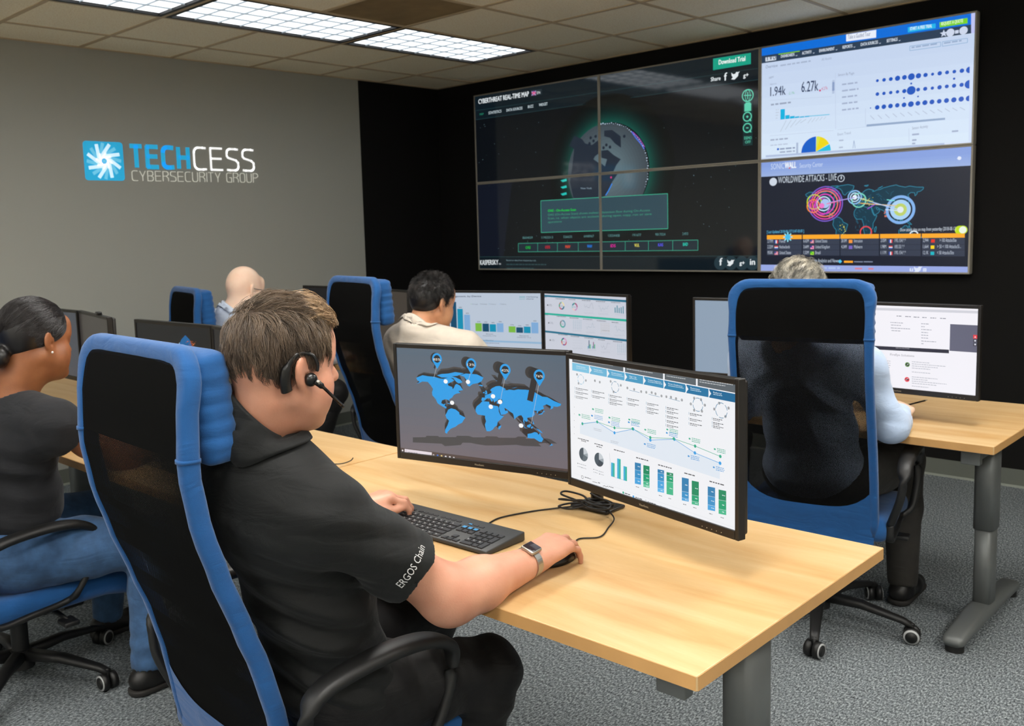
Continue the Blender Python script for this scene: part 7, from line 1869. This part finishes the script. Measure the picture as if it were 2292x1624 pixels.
def build_headset(hc, Rm, hs):
    W = lambda x, y, z: Vector(tuple(hc + Rm @ (V(x, y, z) * hs)))
    o = W(.086, .005, -.005)
    r = empty('headset', tuple(o), 0, 'black over-ear headset with thin boom on the nearest man\'s right ear', 'headset')
    b = MB()
    b.sweep([q - o for q in crspline([W(.074, -.034, -.034), W(.078, -.041, -.012), W(.080, -.037, .014), W(.084, -.018, .036), W(.090, .006, .036), W(.094, .018, .018), W(.094, .018, .004)], 6)],
            [.0070] * 12 + [.0050] * 6 + [.0030] * 6 + [.0024] * 6 + [.0022] * 6 + [.002], [.0105] * 12 + [.007] * 6 + [.004] * 6 + [.003] * 12 + [.002], n=12, mat=M['headset'], up=tuple(Rm[:, 1]), power=2.6)
    b.build('ear_hook', r)
    p = MB(); bm = bmesh.new(); bmesh.ops.create_icosphere(bm, subdivisions=3, radius=.0125)
    for v in bm.verts: v.co.x *= .85
    p.bm(bm, M['headset'], Matrix.Translation(W(.088, .009, -.012) - o)); p.build('earbud', r)
    m = MB(); pts = [W(.097, .012, -.014), W(.100, .030, -.026), W(.094, .060, -.048), W(.083, .088, -.066)]
    m.sweep([q - o for q in crspline(pts, 6)], [.0055] * 6 + [.0030] * 13, n=10, mat=M['headset']); m.build('boom', r)
    t = MB(); t.sweep([pts[-1] - o, W(.080, .094, -.070) - o], [.0034, .0030], n=10, mat=M['bezel']); t.build('microphone', r)
    t = MB(); t.sweep([W(.0985, .014, -.0135) - o, W(.1020, .020, -.017) - o], [.0045, .0042], n=10, mat=M['steel']); t.build('button', r)

def build_watch():
    c = V(4.5515, -4.262, .7985)           # on the right wrist
    r = empty('wristwatch', tuple(c), math.radians(8), 'silver smartwatch with mesh band on the nearest man\'s right wrist', 'watch')
    b = MB(); R = .0325
    pts = [(R * 1.08 * math.cos(a), 0, R * .98 * math.sin(a)) for a in np.linspace(0, 2 * PI, 37)[:-1]]
    b.sweep(pts, .0095, .0011, n=10, mat=M['steel'], closed=True, up=(0, 0, 1), power=3) if False else None
    vs = []; n = 40
    for k in range(n):
        a = 2 * PI * k / n
        for (yy, rr) in ((-.0095, R), (.0095, R), (.0095, R + .0018), (-.0095, R + .0018)):
            vs.append((rr * 1.06 * math.cos(a), yy, rr * .97 * math.sin(a)))
    fs = []
    for k in range(n):
        for j in range(4): fs.append((k * 4 + j, k * 4 + (j + 1) % 4, ((k + 1) % n) * 4 + (j + 1) % 4, ((k + 1) % n) * 4 + j))
    b.add(vs, fs, M['steel'], False); b.build('band', r)
    ca = MB(); xf = Matrix.Rotation(.35, 4, 'Y') @ Matrix.Translation((0, 0, R + .0035))
    ca.rbox(-.0165, .0165, -.0190, .0190, -.0045, .0050, M['steel'], r=.0042, seg=4, xf=xf); ca.build('case', r)
    g = MB(); g.rbox(-.0138, .0138, -.0163, .0163, .0038, .0058, M['watch_glass'], r=.0009, seg=2, xf=xf); g.build('screen', r)
# ------------------------------------------------------------------ keyboard, mouse, cables, monitor stands
def build_keyboard():
    # corners read from the desk: about 0.45 x 0.135 m, back edge along +x
    ang = math.radians(1.0)
    r = empty('keyboard', (4.150, -4.135, DESK_Z), ang, 'black full-size keyboard on the desk, under the man\'s left hand', 'keyboard')
    W, D = 0.452, 0.140
    b = MB()
    # wedge body, a little higher at the back
    def zt(y): return 0.012 + 0.012 * (y + D / 2) / D
    pts = [(-W / 2, -D / 2), (W / 2, -D / 2), (W / 2, D / 2), (-W / 2, D / 2)]
    bm = bmesh.new(); vs = [bm.verts.new((x, y, 0.002)) for x, y in pts] + [bm.verts.new((x, y, zt(y))) for x, y in pts]
    for f in ((3, 2, 1, 0), (4, 5, 6, 7), (0, 1, 5, 4), (1, 2, 6, 5), (2, 3, 7, 6), (3, 0, 4, 7)): bm.faces.new([vs[i] for i in f])
    bmesh.ops.bevel(bm, geom=bm.edges[:], offset=.003, segments=3, profile=.5, affect='EDGES')
    b.bm(bm, M['kb_body']); b.build('body', r)
    U = 0.0187; x0 = -W / 2 + 0.010; n = 0; extra = MB()
    tilt = math.atan(0.012 / D)
    def key(x, y, w, h=0.0155, mark=None, tall=0.0032):
        nonlocal n
        m = MB(); z = zt(y)
        xf = Matrix.Translation((x, y, z - .0005)) @ Matrix.Rotation(tilt, 4, 'X')
        bm = bmesh.new(); a = w / 2 - .0011; c = h / 2 - .0003
        lo = [bm.verts.new(xf @ Vector(p)) for p in ((-a, -c, 0), (a, -c, 0), (a, c, 0), (-a, c, 0))]
        a2, c2 = a - .0016, c - .0014
        hi = [bm.verts.new(xf @ Vector(p)) for p in ((-a2, -c2, tall), (a2, -c2, tall), (a2, c2, tall), (-a2, c2, tall))]
        bm.faces.new(hi)
        for i in range(4): bm.faces.new((lo[i], lo[(i + 1) % 4], hi[(i + 1) % 4], hi[i]))
        t = MB() if n < 100 else extra
        t.bm(bm, M['key'], None, False)
        if mark:
            lv = [(-a2 * .55, -c2 * .1), (-a2 * .55 + .003, -c2 * .1), (-a2 * .55 + .003, c2 * .6), (-a2 * .55, c2 * .6)]
            if mark == 'blue': lv = [(-a2 * .9, -c2 * .8), (a2 * .9, -c2 * .8), (a2 * .9, c2 * .8), (-a2 * .9, c2 * .8)]
            t.add([xf @ Vector((p[0], p[1], tall + .00012)) for p in lv], [(0, 1, 2, 3)], M['key_blue'] if mark == 'blue' else M['key_print'])
        n += 1
        if t is not extra: t.build('key', r)
    ys = [-D / 2 + 0.0125 + 0.0178 * k for k in range(5)]; yf = -D / 2 + 0.0125 + 0.0178 * 5 + .004
    def row(y, widths, x):
        for w in widths:
            key(x + w * U / 2, y, w * U, mark='w'); x += w * U
        return x
    row(ys[4], [1] * 13 + [2], x0)
    row(ys[3], [1.5] + [1] * 12 + [1.5], x0)
    row(ys[2], [1.75] + [1] * 11 + [2.25], x0)
    row(ys[1], [2.25] + [1] * 10 + [2.75], x0)
    row(ys[0], [1.25, 1.25, 1.25, 6.25, 1.25, 1.25, 1.25, 1.25], x0)
    xf_ = x0
    for k in range(13):
        xx = x0 + U * (k * 1.0 + (.5 if k else 0) + (.34 * ((k - 1) // 4) if k else 0)) + U / 2
        key(xx, yf, U * .94, h=.0095, mark='blue' if k in (11, 12) and False else None, tall=.0022)
    nx = x0 + 15 * U + .006
    for k in range(3):
        key(nx + U * (k + .5), ys[4], U, mark='blue'); key(nx + U * (k + .5), ys[3], U); key(nx + U * (k + .5), ys[0], U); key(nx + U * (k + .5), yf, U * .94, h=.0095, tall=.0022, mark='blue' if k == 0 else None)
    key(nx + U * 1.5, ys[1], U)
    px = nx + 3 * U + .006
    for k in range(4): key(px + U * (k + .5), ys[4], U)
    for k in range(3): key(px + U * (k + .5), ys[3], U); key(px + U * (k + .5), ys[2], U); key(px + U * (k + .5), ys[1], U, mark='w')
    key(px + U, ys[0], 2 * U); key(px + U * 2.5, ys[0], U)
    key(px + U * 3.5, (ys[3] + ys[2]) / 2, U, h=.033); key(px + U * 3.5, (ys[1] + ys[0]) / 2, U, h=.033)
    if extra.v: tag(extra.build('key', r), kind='stuff')

def cable(name, pts, r, label, cat='cable'):
    o = Vector(pts[0]); m = MB()
    m.sweep([Vector(p) - o for p in crspline(pts, 10)], r, n=8, mat=M['cable'])
    ob = m.build(name); ob.location = o
    return tag(ob, label, cat)

def build_small():
    build_keyboard()
    # mouse
    mo = empty('computer_mouse', (4.520, -4.115, DESK_Z), 0.12, 'black computer mouse under the right hand of the nearest man', 'mouse')
    m = MB(); bm = bmesh.new(); bmesh.ops.create_uvsphere(bm, u_segments=24, v_segments=14, radius=1)
    for v in bm.verts:
        z = v.co.z; v.co = Vector((v.co.x * .031, v.co.y * .056, max(0.0, z) * .030 + .002))
    m.bm(bm, M['headset']); m.build('shell', mo)
    m = MB(); m.cyl((-.004, .028, .0265), .006, .008, M['kb_body'], 14, 'x'); m.build('scroll_wheel', mo)
    z = DESK_Z + .003
    cable('mouse_cable', [(4.512, -4.065, z + .004), (4.495, -4.03, z), (4.47, -3.975, z), (4.50, -3.93, z), (4.475, -3.86, z), (4.45, -3.80, z + .004), (4.40, -3.765, z + .012)], .0019, 'thin black cable from the mouse to the monitor base')
    cable('keyboard_cable', [(4.215, -4.062, z + .010), (4.222, -4.04, z), (4.21, -3.97, z), (4.235, -3.885, z), (4.262, -3.83, z), (4.31, -3.785, z + .006), (4.345, -3.77, z + .014)], .0022, 'thin black cable from the keyboard to the monitor base')
    rnd = random.Random(5); pts = []
    for k in range(34):
        a = k * .62; rr = .045 + .022 * math.sin(k * 1.3)
        pts.append((4.352 + rr * 1.2 * math.cos(a), -3.787 + rr * .85 * math.sin(a), DESK_Z + .018 + .010 * math.sin(k * .8) + .0006 * k))
    cable('cable_coil', pts, .0028, 'tangle of black cables beside the monitor base at the screens\' joint')
    cable('loose_cable', [(3.36, -3.90, z), (3.40, -3.88, z), (3.43, -3.868, z + .004), (3.448, -3.85, z + .012), (3.444, -3.835, z + .018)], .0018, 'short loose cable end by the nearest man\'s shoulder on the desk')
    cable('desk_cable', [(.86, -3.98, z), (1.0, -3.955, z), (1.14, -3.95, z), (1.30, -3.97, z), (1.5, -3.97, z)], .0020, 'thin cable on the far left desk behind the woman')
    cable('hanging_cable', [(4.60, -1.60, .72), (4.45, -1.62, .60), (4.30, -1.60, .63), (4.12, -1.62, .72)], .003, 'thin cable drooping beneath the right-hand desk')
    # two-armed monitor stands: pole behind the joint of each pair
    def stand(x, y, joint, c1, y1, c2, y2, lab, first=[None]):
        r = empty('monitor_stand', (x, y, DESK_Z), 0, lab, 'monitor stand', 'two-armed monitor stands')
        b = MB(); b.rbox(-.060, .060, -.042, .045, .001, .010, M['bezel'], r=.004); b.build('base', r)
        p = MB(); p.cyl((0, 0, .010), .017, .30, M['bezel']); p.build('pole', r)
        for (cx, cy, ya) in ((c1[0], c1[1], y1), (c2[0], c2[1], y2)):
            n = Vector((-math.sin(ya), math.cos(ya), 0))
            e = Vector((cx, cy, 1.016)) + n * .056 - Vector((x, y, DESK_Z))
            a = MB(); a.sweep([(0, 0, .262), (e.x * .5, e.y * .5 + .012, .262), (e.x, e.y + .006, .262)], .010, .014, n=10, mat=M['bezel'])
            a.sweep([e + n * .004, e - n * .0035], .038, n=16, mat=M['bezel'], power=6)
            a.build('arm', r)
        return r
    stand(4.350, -3.735, None, (4.053, -3.870), .215, (4.623, -3.915), -.235, 'black two-armed stand behind the world map and chart sheet monitors')
    stand(2.800, -1.960, None, (2.518, -2.110), .25, (3.068, -2.080), -.12, 'black two-armed stand behind the bar chart and ring chart monitors')
    stand(4.265, -2.015, None, (4.546, -2.108), -.05, (3.985, -2.122), .08, 'black two-armed stand behind the web page and empty monitors')
    stand(2.750, -3.815, None, (2.467, -3.917), .03, (3.020, -3.965), -.20, 'black two-armed stand between the dark monitors left of the nearest man')
    stand(1.440, -3.745, None, (1.161, -3.834), -.02, (1.692, -3.884), -.20, 'black two-armed stand behind the far left pair of monitors')
    stand(1.465, -2.050, None, (1.180, -2.140), 0, (1.736, -2.198), -.214, 'black two-armed stand behind the bald man\'s monitors')
    wc = empty('webcam', (1.80, -3.905, 1.1865), -.2, 'tiny black webcam on top of the edge-on monitor at the far left', 'webcam')
    m = MB(); m.rbox(-.022, .022, -.010, .010, .003, .013, M['headset'], r=.003); m.build('body', wc)
    m = MB(); m.rbox(-.012, .012, -.012, .014, -.0002, .0032, M['headset'], r=.001); m.build('clip', wc)
build_room()
build_wall_sign()
build_desks()
build_chairs()
build_video_wall()
build_monitors()
build_small()
build_people()
